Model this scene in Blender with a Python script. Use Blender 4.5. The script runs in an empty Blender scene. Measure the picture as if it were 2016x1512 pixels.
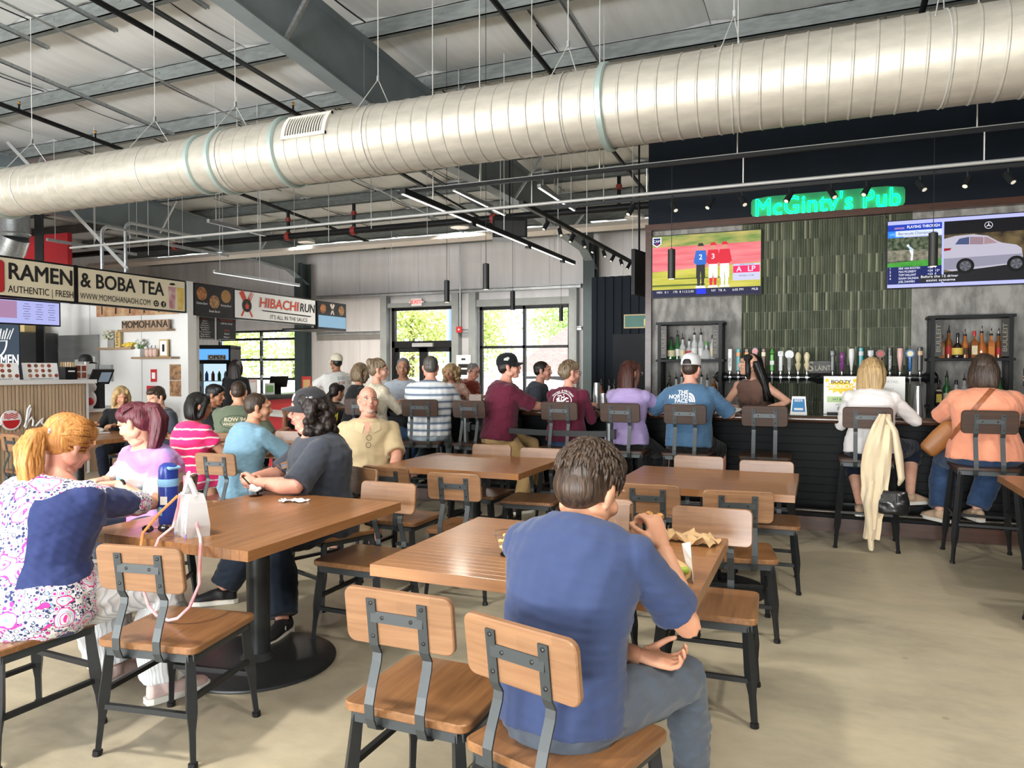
import bpy, bmesh, math, random
import numpy as np
from mathutils import Vector, Matrix
from mathutils.bvhtree import BVHTree

# ------------------------------------------------------------------ camera, sky, sun, light, exposure
scene = bpy.context.scene
COL = scene.collection
random.seed(7)
R = math.radians

cam_data = bpy.data.cameras.new('camera')
cam_data.sensor_width = 36.0
cam_data.lens = 1434.0 / 2016.0 * 36.0
cam_data.clip_start = 0.05
cam_data.clip_end = 400
cam = bpy.data.objects.new('camera', cam_data)
COL.objects.link(cam)
cam.location = (0, 0, 1.5)
cam.rotation_euler = (R(90 - 1.2), 0, R(22.8))
scene.camera = cam

world = bpy.data.worlds.new('sky')
scene.world = world
world.use_nodes = True
_n = world.node_tree.nodes
_bg = _n['Background']
_sky = _n.new('ShaderNodeTexSky')
_sky.sky_type = 'HOSEK_WILKIE'
_sky.turbidity = 5.0
_sky.sun_direction = Vector((-0.25, -0.55, 0.8)).normalized()
_mixs = _n.new('ShaderNodeMix'); _mixs.data_type = 'RGBA'
_mixs.inputs[0].default_value = 0.55
_mixs.inputs[7].default_value = (0.9, 0.96, 1.0, 1)
world.node_tree.links.new(_sky.outputs[0], _mixs.inputs[6])
world.node_tree.links.new(_mixs.outputs[2], _bg.inputs[0])
_bg.inputs[1].default_value = 6.0

_sun = bpy.data.lights.new('sun', 'SUN')
_sun.energy = 20.0
_sun.angle = R(0.6)
_sun.color = (1.0, 0.95, 0.86)
sun = bpy.data.objects.new('sun', _sun)
COL.objects.link(sun)
sun.rotation_euler = Vector((0.25, 0.55, -0.8)).to_track_quat('-Z', 'Y').to_euler()

def area_light(name, loc, target, sx, sy, power, color=(1, 1, 1)):
    l = bpy.data.lights.new(name, 'AREA')
    l.shape = 'RECTANGLE'; l.size = sx; l.size_y = sy; l.energy = power; l.color = color
    o = bpy.data.objects.new(name, l); COL.objects.link(o)
    o.location = loc
    o.rotation_euler = (Vector(target) - Vector(loc)).to_track_quat('-Z', 'Y').to_euler()
    return o
# daylight through the open glazed doors in the wall behind the camera and in the side wall
for k, x in enumerate((-13.2, -7.0, -0.8)):
    area_light('daylight_door', (x, -8.4, 2.0), (x, 0, 1.6), 4.2, 3.4, 560, (0.93, 0.97, 1.0))
# added fill lamps low at those doors, aimed up to brighten the roof
for k, x in enumerate((-13.2, -7.0, -0.8)):
    area_light('roof_fill_lamp', (x, -8.3, .5), (x, 3, 6.0), 4.2, .9, 560, (1.0, 0.98, 0.94))
# daylight through the far windows comes from the sky; these portals only guide its sampling
for nm, loc, sx, sy in (('far_window_portal', (-6.98, 17.5, 1.85), 2.5, 2.5), ('far_door_portal', (-9.95, 17.5, 1.7), 1.9, 3.0), ('garage_portal', (-15.6, 17.5, 1.4), 3.2, 2.5)):
    o = area_light(nm, loc, (loc[0], 0, loc[2]), sx, sy, 10)
    o.data.cycles.is_portal = True

scene.view_settings.view_transform = 'Standard'
scene.view_settings.look = 'None'
scene.view_settings.exposure = 0.06
scene.view_settings.gamma = 1.0
scene.view_settings.use_curve_mapping = False
scene.cycles.max_bounces = 6
scene.cycles.transparent_max_bounces = 8
scene.cycles.adaptive_threshold = 0.06

# ------------------------------------------------------------------ helpers
MATS = {}
def mat(name, col=(.8, .8, .8), rough=.5, metal=0., spec=.5, noise=0., nscale=8., bump=0., bscale=60., stretch=(1, 1, 1),
        emit=None, estr=0., alpha=1., trans=0., ior=1.45, rand=0., col2=None, coat=0., sheen=0.):
    """procedural principled material: base colour with a noise-mixed second tone, optional bump"""
    if name in MATS: return MATS[name]
    m = bpy.data.materials.new(name); m.use_nodes = True
    nt = m.node_tree; N = nt.nodes; L = nt.links
    b = N['Principled BSDF']
    b.inputs['Base Color'].default_value = (*col, 1)
    b.inputs['Roughness'].default_value = rough
    b.inputs['Metallic'].default_value = metal
    b.inputs['Specular IOR Level'].default_value = spec
    b.inputs['IOR'].default_value = ior
    b.inputs['Transmission Weight'].default_value = trans
    b.inputs['Alpha'].default_value = alpha
    b.inputs['Coat Weight'].default_value = coat
    b.inputs['Coat Roughness'].default_value = .12
    b.inputs['Sheen Weight'].default_value = sheen
    if emit:
        b.inputs['Emission Color'].default_value = (*emit, 1)
        b.inputs['Emission Strength'].default_value = estr
    tc = mp = None
    if noise or bump:
        tc = N.new('ShaderNodeTexCoord'); mp = N.new('ShaderNodeMapping')
        mp.inputs['Scale'].default_value = stretch
        L.new(tc.outputs['Object'], mp.inputs[0])
    if noise:
        t = N.new('ShaderNodeTexNoise'); t.inputs['Scale'].default_value = nscale; t.inputs['Detail'].default_value = 4
        L.new(mp.outputs[0], t.inputs['Vector'])
        mx = N.new('ShaderNodeMix'); mx.data_type = 'RGBA'
        c2 = col2 or tuple(max(0, c * (1 - noise)) for c in col)
        mx.inputs[6].default_value = (*col, 1); mx.inputs[7].default_value = (*c2, 1)
        rp = N.new('ShaderNodeMapRange'); rp.inputs[1].default_value = .35; rp.inputs[2].default_value = .65
        L.new(t.outputs[0], rp.inputs[0]); L.new(rp.outputs[0], mx.inputs[0])
        L.new(mx.outputs[2], b.inputs['Base Color'])
        src = mx.outputs[2]
    else:
        src = None
    if rand:
        oi = N.new('ShaderNodeObjectInfo'); hs = N.new('ShaderNodeHueSaturation')
        mr = N.new('ShaderNodeMapRange'); mr.inputs[3].default_value = 1 - rand; mr.inputs[4].default_value = 1 + rand
        L.new(oi.outputs['Random'], mr.inputs[0]); L.new(mr.outputs[0], hs.inputs['Value'])
        if src: L.new(src, hs.inputs['Color'])
        else: hs.inputs['Color'].default_value = (*col, 1)
        L.new(hs.outputs[0], b.inputs['Base Color'])
    if bump:
        t = N.new('ShaderNodeTexNoise'); t.inputs['Scale'].default_value = bscale; t.inputs['Detail'].default_value = 3
        L.new(mp.outputs[0], t.inputs['Vector'])
        bp = N.new('ShaderNodeBump'); bp.inputs['Strength'].default_value = bump; bp.inputs['Distance'].default_value = .01
        L.new(t.outputs[0], bp.inputs['Height']); L.new(bp.outputs[0], b.inputs['Normal'])
    MATS[name] = m
    return m

def nodes_of(m):
    nt = m.node_tree
    return nt, nt.nodes, nt.links, nt.nodes['Principled BSDF']

class MB:
    """collects simple shapes into one mesh"""
    def __init__(s): s.v = []; s.f = []; s.m = []; s.mi = 0
    def add(s, verts, faces, M=None):
        o = len(s.v)
        if M is not None: verts = [M @ Vector(v) for v in verts]
        s.v += [tuple(v) for v in verts]
        s.f += [tuple(i + o for i in f) for f in faces]
        s.m += [s.mi] * len(faces)
        return s
    def box(s, c, d, rz=0, M=None):
        x, y, z = (k / 2 for k in d)
        vs = [(a * x, b * y, e * z) for a in (-1, 1) for b in (-1, 1) for e in (-1, 1)]
        fs = [(0, 1, 3, 2), (4, 6, 7, 5), (0, 4, 5, 1), (2, 3, 7, 6), (0, 2, 6, 4), (1, 5, 7, 3)]
        T = Matrix.Translation(c) @ Matrix.Rotation(rz, 4, 'Z')
        return s.add(vs, fs, (M @ T) if M is not None else T)
    def bx(s, x0, x1, y0, y1, z0, z1): return s.box(((x0 + x1) / 2, (y0 + y1) / 2, (z0 + z1) / 2), (abs(x1 - x0), abs(y1 - y0), abs(z1 - z0)))
    def tube(s, pts, r, seg=8, cap=True, flat=None):
        """tube along points; r number or list; flat=(sx,sy) squashes the section"""
        pts = [Vector(p) for p in pts]; n = len(pts)
        rs = r if isinstance(r, (list, tuple)) else [r] * n
        vs = []; fs = []
        t0 = (pts[1] - pts[0]).normalized()
        up = Vector((0, 0, 1)) if abs(t0.z) < .9 else Vector((1, 0, 0))
        a = t0.cross(up).normalized(); b = a.cross(t0).normalized()
        for i, p in enumerate(pts):
            t = (pts[min(i + 1, n - 1)] - pts[max(i - 1, 0)])
            t = t.normalized() if t.length > 1e-9 else t0
            a = (a - t * a.dot(t)).normalized(); b = t.cross(a).normalized()
            for k in range(seg):
                an = 2 * math.pi * k / seg
                ca, sa = math.cos(an), math.sin(an)
                if flat: ca *= flat[0]; sa *= flat[1]
                vs.append(p + (a * ca + b * sa) * rs[i])
        for i in range(n - 1):
            for k in range(seg):
                k2 = (k + 1) % seg
                fs.append((i * seg + k, i * seg + k2, (i + 1) * seg + k2, (i + 1) * seg + k))
        if cap:
            fs.append(tuple(range(seg))[::-1]); fs.append(tuple((n - 1) * seg + k for k in range(seg)))
        return s.add(vs, fs)
    def bar(s, p0, p1, w, h, up=(0, 0, 1)):
        """rectangular bar between two points"""
        p0, p1 = Vector(p0), Vector(p1); t = (p1 - p0).normalized(); u = Vector(up)
        if abs(t.dot(u)) > .98: u = Vector((1, 0, 0))
        a = t.cross(u).normalized() * w / 2; b = a.cross(t).normalized() * h / 2
        vs = [p + sa * a + sb * b for p in (p0, p1) for sa, sb in ((-1, -1), (1, -1), (1, 1), (-1, 1))]
        return s.add(vs, [(0, 1, 2, 3), (7, 6, 5, 4), (0, 4, 5, 1), (1, 5, 6, 2), (2, 6, 7, 3), (3, 7, 4, 0)])
    def lathe(s, prof, seg=16, c=(0, 0, 0), M=None):
        vs = []; fs = []; n = len(prof)
        for r, z in prof:
            for k in range(seg):
                an = 2 * math.pi * k / seg
                vs.append((c[0] + r * math.cos(an), c[1] + r * math.sin(an), c[2] + z))
        for i in range(n - 1):
            for k in range(seg):
                k2 = (k + 1) % seg
                fs.append((i * seg + k, i * seg + k2, (i + 1) * seg + k2, (i + 1) * seg + k))
        if prof[0][0] > 1e-6: fs.append(tuple(range(seg))[::-1])
        if prof[-1][0] > 1e-6: fs.append(tuple((n - 1) * seg + k for k in range(seg)))
        return s.add(vs, fs, M)
    def ell(s, c, r, seg=14, rings=9, M=None):
        prof = [(max(1e-7, math.sin(math.pi * i / rings)), -math.cos(math.pi * i / rings)) for i in range(rings + 1)]
        T = Matrix.Translation(c) @ Matrix.Diagonal((*r, 1))
        return s.lathe(prof, seg, M=(M @ T) if M is not None else T)
    def prism(s, poly, t, M=None):
        """polygon in XY extruded to z=t"""
        n = len(poly)
        vs = [(x, y, 0) for x, y in poly] + [(x, y, t) for x, y in poly]
        fs = [tuple(range(n))[::-1], tuple(range(n, 2 * n))] + [(i, (i + 1) % n, n + (i + 1) % n, n + i) for i in range(n)]
        return s.add(vs, fs, M)
    def slab(s, w, d, t, r=.03, ch=.004, M=None, seg=5):
        """rounded-corner slab with chamfered edges, bottom at z=0, centred"""
        rings = []
        for inset, z in ((ch, 0), (0, ch), (0, t - ch), (ch, t)):
            ring = []
            for cx, cy, a0 in ((1, 1, 0), (-1, 1, 90), (-1, -1, 180), (1, -1, 270)):
                for k in range(seg + 1):
                    a = R(a0 + 90 * k / seg)
                    ring.append((cx * (w / 2 - r) + (r - inset) * math.cos(a), cy * (d / 2 - r) + (r - inset) * math.sin(a), z))
            rings.append(ring)
        n = len(rings[0]); vs = [p for q in rings for p in q]; fs = [tuple(range(n))[::-1], tuple(3 * n + k for k in range(n))]
        for i in range(3):
            for k in range(n): fs.append((i * n + k, i * n + (k + 1) % n, (i + 1) * n + (k + 1) % n, (i + 1) * n + k))
        return s.add(vs, fs, M)
    def mesh(s, name, mats=None, smooth=False):
        me = bpy.data.meshes.new(name); me.from_pydata(s.v, [], s.f)
        for m in (mats if isinstance(mats, (list, tuple)) else [mats] if mats else []): me.materials.append(m)
        if any(s.m): me.polygons.foreach_set('material_index', s.m)
        if smooth:
            me.polygons.foreach_set('use_smooth', [True] * len(me.polygons))
            try: me.set_sharp_from_angle(angle=R(38))
            except Exception: pass
        me.update()
        return me
    def build(s, name, mats=None, parent=None, smooth=False, loc=None, rz=None):
        return obj(name, s.mesh(name, mats, smooth), parent, loc, rz)

def obj(name, me, parent=None, loc=None, rz=None):
    o = bpy.data.objects.new(name, me); COL.objects.link(o)
    if parent is not None: o.parent = parent
    if loc is not None: o.location = loc
    if rz is not None: o.rotation_euler = (0, 0, rz)
    return o
def tag(o, label=None, cat=None, group=None, kind=None):
    if label: o['label'] = label
    if cat: o['category'] = cat
    if group: o['group'] = group
    if kind: o['kind'] = kind
    return o
def thing(name, label, cat, loc=(0, 0, 0), rz=0, group=None):
    return tag(obj(name, None, None, loc, rz), label, cat, group)
def struct(name, mb, m, label=None, smooth=False):
    o = mb.build(name, m, smooth=smooth); o['kind'] = 'structure'
    if label: o['label'] = label
    return o
def copy_tree(o, parent=None):
    c = o.copy(); COL.objects.link(c)
    if parent is not None: c.parent = parent
    for ch in list(o.children): copy_tree(ch, c)
    return c

# a scratch scene for evaluating text, curves and remeshes
SCR = bpy.data.scenes.new('scratch')
def evaluated(o):
    SCR.collection.objects.link(o)
    vl = SCR.view_layers[0]; vl.update()
    dg = vl.depsgraph
    me = bpy.data.meshes.new_from_object(o.evaluated_get(dg), depsgraph=dg)
    SCR.collection.objects.unlink(o); d = o.data
    bpy.data.objects.remove(o)
    return me
_TXT = {}
def text_mesh(s, size=1., ext=.0, bold=0., align='CENTER', spacing=1., shear=0., bevel=0., outline=False):
    key = (s, size, ext, bold, align, spacing, shear, bevel, outline)
    if key in _TXT: return _TXT[key].copy()
    c = bpy.data.curves.new('lettering', 'FONT')
    c.body = s; c.size = size; c.extrude = ext; c.offset = 0.; c.align_x = align; c.align_y = 'CENTER'
    c.space_character = spacing; c.shear = shear; c.resolution_u = 3
    if outline:
        c.fill_mode = 'NONE'; c.bevel_depth = bevel; c.bevel_resolution = 1
    me = evaluated(bpy.data.objects.new('t', c))
    bpy.data.curves.remove(c)
    if bold > .003 and not outline:      # heavier strokes: overlaid copies, so that M and N keep their counters
        ms = []
        for k, (dx, dy) in enumerate(((0, 0), (-1, 0), (1, 0), (0, .7), (0, -.7), (.7, .5), (-.7, -.5), (.7, -.5), (-.7, .5)) if bold > .012 else ((0, 0), (-1, 0), (1, 0), (0, .8), (0, -.8))):
            q = me.copy(); q.transform(Matrix.Translation((dx * bold * size, dy * bold * size, -.00025 * k))); ms.append(q)
        me = join_meshes(ms); me.polygons.foreach_set('use_smooth', [False] * len(me.polygons))
    me.name = 'lettering'
    me.materials.clear()
    _TXT[key] = me
    return me.copy()
def basis(loc, xdir, ydir):
    x = Vector(xdir).normalized(); y = Vector(ydir).normalized(); z = x.cross(y).normalized()
    M = Matrix.Identity(4)
    for i in range(3): M[i][0] = x[i]; M[i][1] = y[i]; M[i][2] = z[i]; M[i][3] = loc[i]
    return M
def text(s, M, size, m, parent=None, name='lettering', **k):
    fit = k.pop('fit', None)
    me = text_mesh(s, size, **k)
    if fit and len(me.vertices):
        xs = [v.co.x for v in me.vertices]; w = max(xs) - min(xs); kx = fit / w
        for v in me.vertices: v.co.x *= kx
    me.transform(M); me.materials.append(m)
    return obj(name, me, parent)
FACE_X = ((0, 1, 0), (0, 0, 1))      # sign whose front looks towards +X  (reading direction +Y)
FACE_NY = ((1, 0, 0), (0, 0, 1))     # sign whose front looks towards -Y  (reading direction +X)
def decal_rect(mb, M, x0, x1, y0, y1, z=0):
    mb.add([(x0, y0, z), (x1, y0, z), (x1, y1, z), (x0, y1, z)], [(0, 1, 2, 3)], M)
def disc(mb, M, cx, cy, r, z=0, seg=20, ry=None):
    mb.add([(cx + r * math.cos(2 * math.pi * k / seg), cy + (ry or r) * math.sin(2 * math.pi * k / seg), z) for k in range(seg)], [tuple(range(seg))], M)
def poly(mb, M, pts, z=0):
    mb.add([(x, y, z) for x, y in pts], [tuple(range(len(pts)))], M)

def remesh(me, voxel, smooth=2, factor=.5):
    o = bpy.data.objects.new('r', me)
    md = o.modifiers.new('r', 'REMESH'); md.mode = 'VOXEL'; md.voxel_size = voxel; md.use_smooth_shade = True
    if smooth:
        ms = o.modifiers.new('s', 'SMOOTH'); ms.iterations = smooth; ms.factor = factor
    out = evaluated(o)
    return out
def join_meshes(ms):
    v = []; f = []; mi = []; mats = []
    for me in ms:
        o = len(v)
        co = np.empty(len(me.vertices) * 3); me.vertices.foreach_get('co', co)
        v += co.reshape(-1, 3).tolist()
        base = len(mats); mats += list(me.materials) or [None]
        for p in me.polygons:
            f.append([i + o for i in p.vertices]); mi.append(base + p.material_index)
    out = bpy.data.meshes.new('joined'); out.from_pydata(v, [], f)
    for m in mats:
        if m: out.materials.append(m)
    out.polygons.foreach_set('use_smooth', [True] * len(f))
    return out

# ------------------------------------------------------------------ materials
def wood_mat(name, c1, c2, rough=.35, along='x', scale=1., coat=.25, block=None):
    if name in MATS: return MATS[name]
    m = mat(name, c1, rough, coat=coat)
    nt, N, L, b = nodes_of(m)
    tc = N.new('ShaderNodeTexCoord'); oi = N.new('ShaderNodeObjectInfo')
    ad = N.new('ShaderNodeVectorMath'); ad.operation = 'ADD'
    sc = N.new('ShaderNodeVectorMath'); sc.operation = 'SCALE'; sc.inputs['Scale'].default_value = 37.
    cb = N.new('ShaderNodeCombineXYZ')
    for i in range(3): L.new(oi.outputs['Random'], cb.inputs[i])
    L.new(cb.outputs[0], sc.inputs[0]); L.new(tc.outputs['Object'], ad.inputs[0]); L.new(sc.outputs[0], ad.inputs[1])
    mp = N.new('ShaderNodeMapping')
    mp.inputs['Scale'].default_value = {'x': (1.5 * scale, 22 * scale, 22 * scale), 'y': (22 * scale, 1.5 * scale, 22 * scale), 'z': (22 * scale, 22 * scale, 1.5 * scale)}[along]
    L.new(ad.outputs[0], mp.inputs[0])
    t = N.new('ShaderNodeTexNoise'); t.inputs['Scale'].default_value = 2.2; t.inputs['Detail'].default_value = 6; t.inputs['Distortion'].default_value = .6
    L.new(mp.outputs[0], t.inputs['Vector'])
    mx = N.new('ShaderNodeMix'); mx.data_type = 'RGBA'; mx.inputs[6].default_value = (*c1, 1); mx.inputs[7].default_value = (*c2, 1)
    mr = N.new('ShaderNodeMapRange'); mr.inputs[1].default_value = .3; mr.inputs[2].default_value = .72
    L.new(t.outputs[0], mr.inputs[0]); L.new(mr.outputs[0], mx.inputs[0])
    hs = N.new('ShaderNodeHueSaturation'); mr2 = N.new('ShaderNodeMapRange'); mr2.inputs[3].default_value = .9; mr2.inputs[4].default_value = 1.1
    L.new(mx.outputs[2], hs.inputs['Color'])
    if block:
        # glued blocks of slightly different tone: brick pattern in object space
        mp2 = N.new('ShaderNodeMapping'); mp2.inputs['Rotation'].default_value = (0, 0, R(90)) if block == 'y' else ((R(90), 0, 0) if block == 'xz' else (0, 0, 0))
        L.new(tc.outputs['Object'], mp2.inputs[0])
        br = N.new('ShaderNodeTexBrick'); br.inputs['Scale'].default_value = 1.; br.inputs['Brick Width'].default_value = .23; br.inputs['Row Height'].default_value = .062
        br.inputs['Mortar Size'].default_value = .0006; br.inputs['Color1'].default_value = (.0, .0, .0, 1); br.inputs['Color2'].default_value = (1, 1, 1, 1); br.inputs['Mortar'].default_value = (.2, .2, .2, 1)
        br.inputs['Bias'].default_value = 0.
        L.new(mp2.outputs[0], br.inputs['Vector']); L.new(br.outputs['Color'], mr2.inputs[0])
    else:
        L.new(oi.outputs['Random'], mr2.inputs[0])
    L.new(mr2.outputs[0], hs.inputs['Value']); L.new(hs.outputs[0], b.inputs['Base Color'])
    bp = N.new('ShaderNodeBump'); bp.inputs['Strength'].default_value = .08; bp.inputs['Distance'].default_value = .004
    L.new(t.outputs[0], bp.inputs['Height']); L.new(bp.outputs[0], b.inputs['Normal'])
    return m

W_TABLE = wood_mat('oiled table wood', (.335, .155, .06), (.25, .108, .04), .28, 'x')
W_TABLE_Y = wood_mat('oiled table wood lengthwise', (.335, .155, .06), (.25, .108, .04), .28, 'y')
W_SEAT = wood_mat('oiled chair seat wood', (.27, .13, .052), (.165, .072, .028), .32, 'y', block='y')
W_BACK = wood_mat('oiled chair back wood', (.275, .146, .074), (.195, .096, .046), .36, 'x', block='xz')
W_DARK = wood_mat('dark stained stool wood', (.05, .023, .012), (.028, .0125, .0065), .45, 'x', coat=0.)
W_TRIM = wood_mat('dark red brown trim wood', (.075, .026, .012), (.04, .014, .007), .35, 'x')
W_SHELF = wood_mat('light shelf wood', (.36, .24, .14), (.27, .17, .09), .5, 'x')
BLACKM = mat('black powder coated steel', (.008, .009, .01), .5, .0, .3, bump=.03, bscale=300)
GREYM = mat('dark grey powder coated steel', (.045, .052, .055), .42, .3, .5, bump=.03, bscale=300)
GALV = mat('galvanised steel', (.55, .58, .6), .38, .85, noise=.25, nscale=30, bump=.03, bscale=40)
GALVD = mat('weathered galvanised purlin steel', (.2, .22, .215), .55, .1, noise=.3, nscale=6, stretch=(1, 4, 4))
RAFT = mat('grey green painted rafter steel', (.22, .26, .28), .5, noise=.12, nscale=3)
RAFTD = mat('dark green grey painted column steel', (.045, .065, .07), .5, noise=.15, nscale=3)
CHROME = mat('polished chrome', (.8, .8, .82), .12, 1.)
BRASS = mat('brass', (.6, .38, .12), .25, 1.)
BLACKP = mat('black plastic', (.008, .008, .009), .4, spec=.3)
WHITEP = mat('white plastic', (.8, .8, .8), .4)
PAPER = mat('white paper', (.85, .85, .84), .7)
KRAFT = mat('brown kraft paper', (.62, .42, .22), .8, noise=.15, nscale=20)
REDP = mat('red paint', (.55, .02, .025), .5)
INK = mat('black ink', (.008, .008, .009), .6)
WINK = mat('white ink', (.85, .85, .85), .6)
GLASS = mat('clear glass', (1, 1, 1), .02, trans=1., ior=1.45)
PLASTIC = mat('clear plastic', (1, 1, 1), .06, trans=1., ior=1.2)

# ------------------------------------------------------------------ the hall
def zroof(Y): return 5.44 - .052 * (Y - 6.87)          # top of rafters = underside of purlins
YF, YB, XL, XR = 17.4, -9.0, -20.0, 6.6

# floor: ground slab with saw-cut concrete bays
CONC = mat('polished concrete', (.56, .5, .385), .3, spec=.45)
nt, N, L, b = nodes_of(CONC)
tc = N.new('ShaderNodeTexCoord'); geo = N.new('ShaderNodeNewGeometry')
t1 = N.new('ShaderNodeTexNoise'); t1.inputs['Scale'].default_value = .7; t1.inputs['Detail'].default_value = 10; t1.inputs['Roughness'].default_value = .68
mp = N.new('ShaderNodeMapping'); mp.inputs['Scale'].default_value = (1, 1.7, 1)
L.new(geo.outputs['Position'], mp.inputs[0]); L.new(mp.outputs[0], t1.inputs['Vector'])
cr = N.new('ShaderNodeValToRGB'); e = cr.color_ramp.elements
e[0].position = .3; e[0].color = (.26, .235, .18, 1); e[1].position = .72; e[1].color = (.5, .44, .315, 1)
k = cr.color_ramp.elements.new(.5); k.color = (.4, .355, .262, 1)
L.new(t1.outputs[0], cr.inputs[0])
t2 = N.new('ShaderNodeTexNoise'); t2.inputs['Scale'].default_value = 9; t2.inputs['Detail'].default_value = 6
L.new(mp.outputs[0], t2.inputs['Vector'])
mx = N.new('ShaderNodeMix'); mx.data_type = 'RGBA'; mx.blend_type = 'MULTIPLY'; mx.inputs[0].default_value = .6
cr2 = N.new('ShaderNodeValToRGB'); cr2.color_ramp.elements[0].position = .3; cr2.color_ramp.elements[0].color = (.8, .79, .77, 1); cr2.color_ramp.elements[1].position = .66; cr2.color_ramp.elements[1].color = (1, 1, 1, 1)
L.new(t2.outputs[0], cr2.inputs[0]); L.new(cr.outputs[0], mx.inputs[6]); L.new(cr2.outputs[0], mx.inputs[7])
# small dark stains
vo = N.new('ShaderNodeTexVoronoi'); vo.inputs['Scale'].default_value = 2.6
L.new(geo.outputs['Position'], vo.inputs['Vector'])
cr3 = N.new('ShaderNodeValToRGB'); cr3.color_ramp.elements[0].position = .02; cr3.color_ramp.elements[0].color = (.42, .38, .34, 1); cr3.color_ramp.elements[1].position = .055; cr3.color_ramp.elements[1].color = (1, 1, 1, 1)
L.new(vo.outputs['Distance'], cr3.inputs[0])
mx2 = N.new('ShaderNodeMix'); mx2.data_type = 'RGBA'; mx2.blend_type = 'MULTIPLY'; mx2.inputs[0].default_value = .5
L.new(mx.outputs[2], mx2.inputs[6]); L.new(cr3.outputs[0], mx2.inputs[7]); L.new(mx2.outputs[2], b.inputs['Base Color'])
mr = N.new('ShaderNodeMapRange'); mr.inputs[3].default_value = .34; mr.inputs[4].default_value = .58
L.new(t2.outputs[0], mr.inputs[0]); L.new(mr.outputs[0], b.inputs['Roughness'])
JOINT = mat('dark joint filler', (.2, .18, .15), .8)
fl = struct('floor', MB().bx(XL, XR, YB, YF + .2, -.3, -.012), JOINT, 'pale polished concrete floor cut into large bays')
xs = [XL, -16.4, -12.6, -8.8, -5.0, -1.2, 2.6, XR]; ys = [YB, -5.4, -2.0, 1.42, 4.75, 8.1, 11.4, 14.7, YF + .2]
for i in range(len(xs) - 1):
    for j in range(len(ys) - 1):
        MB().bx(xs[i] + .003, xs[i + 1] - .003, ys[j] + .003, ys[j + 1] - .003, -.012, 0).build('concrete_bay', CONC, fl)

# walls
LINER = mat('pale metal wall liner', (.72, .7, .71), .42, .05, noise=.1, nscale=2, stretch=(3, 3, .3), bump=.12, bscale=9)
nt, N, L, b = nodes_of(LINER)
NAVY = mat('navy painted panel', (.0045, .009, .016), .6, spec=.2, noise=.2, nscale=4)
GREYW = mat('mottled grey plaster wallpaper', (.36, .345, .32), .75, noise=.5, nscale=7, col2=(.17, .162, .15), bump=.15, bscale=22, stretch=(1.6, 1.6, .7))
WHITEW = mat('white painted stall panel', (.74, .74, .73), .45, noise=.04, nscale=3)
GX0, GX1, DX0, DX1, WX0, WX1 = -17.25, -13.98, -10.95, -8.95, -8.25, -5.72
wf = MB()
for x0, x1, z0, z1 in ((XL, GX0, 0, 5.1), (GX0, GX1, 2.66, 5.1), (GX1, DX0, 0, 5.1), (DX0, DX1, 3.2, 5.1), (DX1, WX0, 0, 5.1), (WX0, WX1, 3.12, 5.1), (WX0, WX1, 0, .55), (WX1, XR, 0, 5.1)):
    wf.bx(x0, x1, YF, YF + .22, z0, z1)
wall_far = struct('wall_far', wf, LINER, 'pale metal liner wall with windows and exit door at the far end')
# standing seams of the liner sheets
for k in range(28):
    x = -19.6 + k * .95
    for z0, z1 in ((2.58, 3.48), (3.64, 4.8), (.0, 2.42)):
        if any(a - .1 < x < c + .1 and z0 < t for a, c, t in ((GX0, GX1, 2.66), (DX0, DX1, 3.2), (WX0, WX1, 3.12))): continue
        MB().bx(x - .012, x + .012, YF - .018, YF, z0, z1).build('liner_seam', LINER, wall_far)
GIRT = mat('galvanised girt', (.5, .52, .53), .4, .7, noise=.2, nscale=5)
def girt(x0, x1, z, lab=None):
    g = MB(); g.bx(x0, x1, YF - .2, YF - .002, z - .05, z - .035); g.bx(x0, x1, YF - .2, YF - .185, z - .05, z + .05); g.bx(x0, x1, YF - .2, YF - .002, z + .035, z + .05)
    g.bx(x0, x1, YF - .2, YF - .185, z + .012, z + .026)
    return g.build('girt', GIRT, wall_far)
girt(-13.35, -5.4, 3.55); girt(-13.35, -11.1, 2.5); girt(-8.75, -8.4, 2.5); girt(-5.6, -5.38, 2.5); girt(-19.9, -14, 3.55)
# framed opening posts and headers
FRAMEG = mat('grey primed steel framing', (.3, .32, .32), .5, noise=.12, nscale=4)
for x in (-11.08, -8.86, -8.36, -5.6):
    MB().bx(x - .1, x + .1, YF - .22, YF - .002, 0, 3.5).build('jamb_post', FRAMEG, wall_far)
MB().bx(-10.98, -8.96, YF - .16, YF - .002, 3.18, 3.3).build('header', FRAMEG, wall_far)
MB().bx(-8.26, -5.7, YF - .16, YF - .002, 3.12, 3.3).build('header', FRAMEG, wall_far)

struct('wall_left', MB().bx(XL - .2, XL, YB, YF + .2, 0, 6.5), LINER)
struct('wall_right', MB().bx(XR, XR + .2, YB, YF + .2, 0, 6.5), NAVY)
wb = MB(); ox = (-15.3, -11.1, -9.1, -4.9, -2.9, 1.3)
prev = XL
for k in range(0, 6, 2):
    wb.bx(prev, ox[k], YB - .2, YB, 0, 6.5); wb.bx(ox[k], ox[k + 1], YB - .2, YB, 3.8, 6.5); prev = ox[k + 1]
wb.bx(prev, XR, YB - .2, YB, 0, 6.5)
struct('wall_back', wb, LINER)
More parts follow.
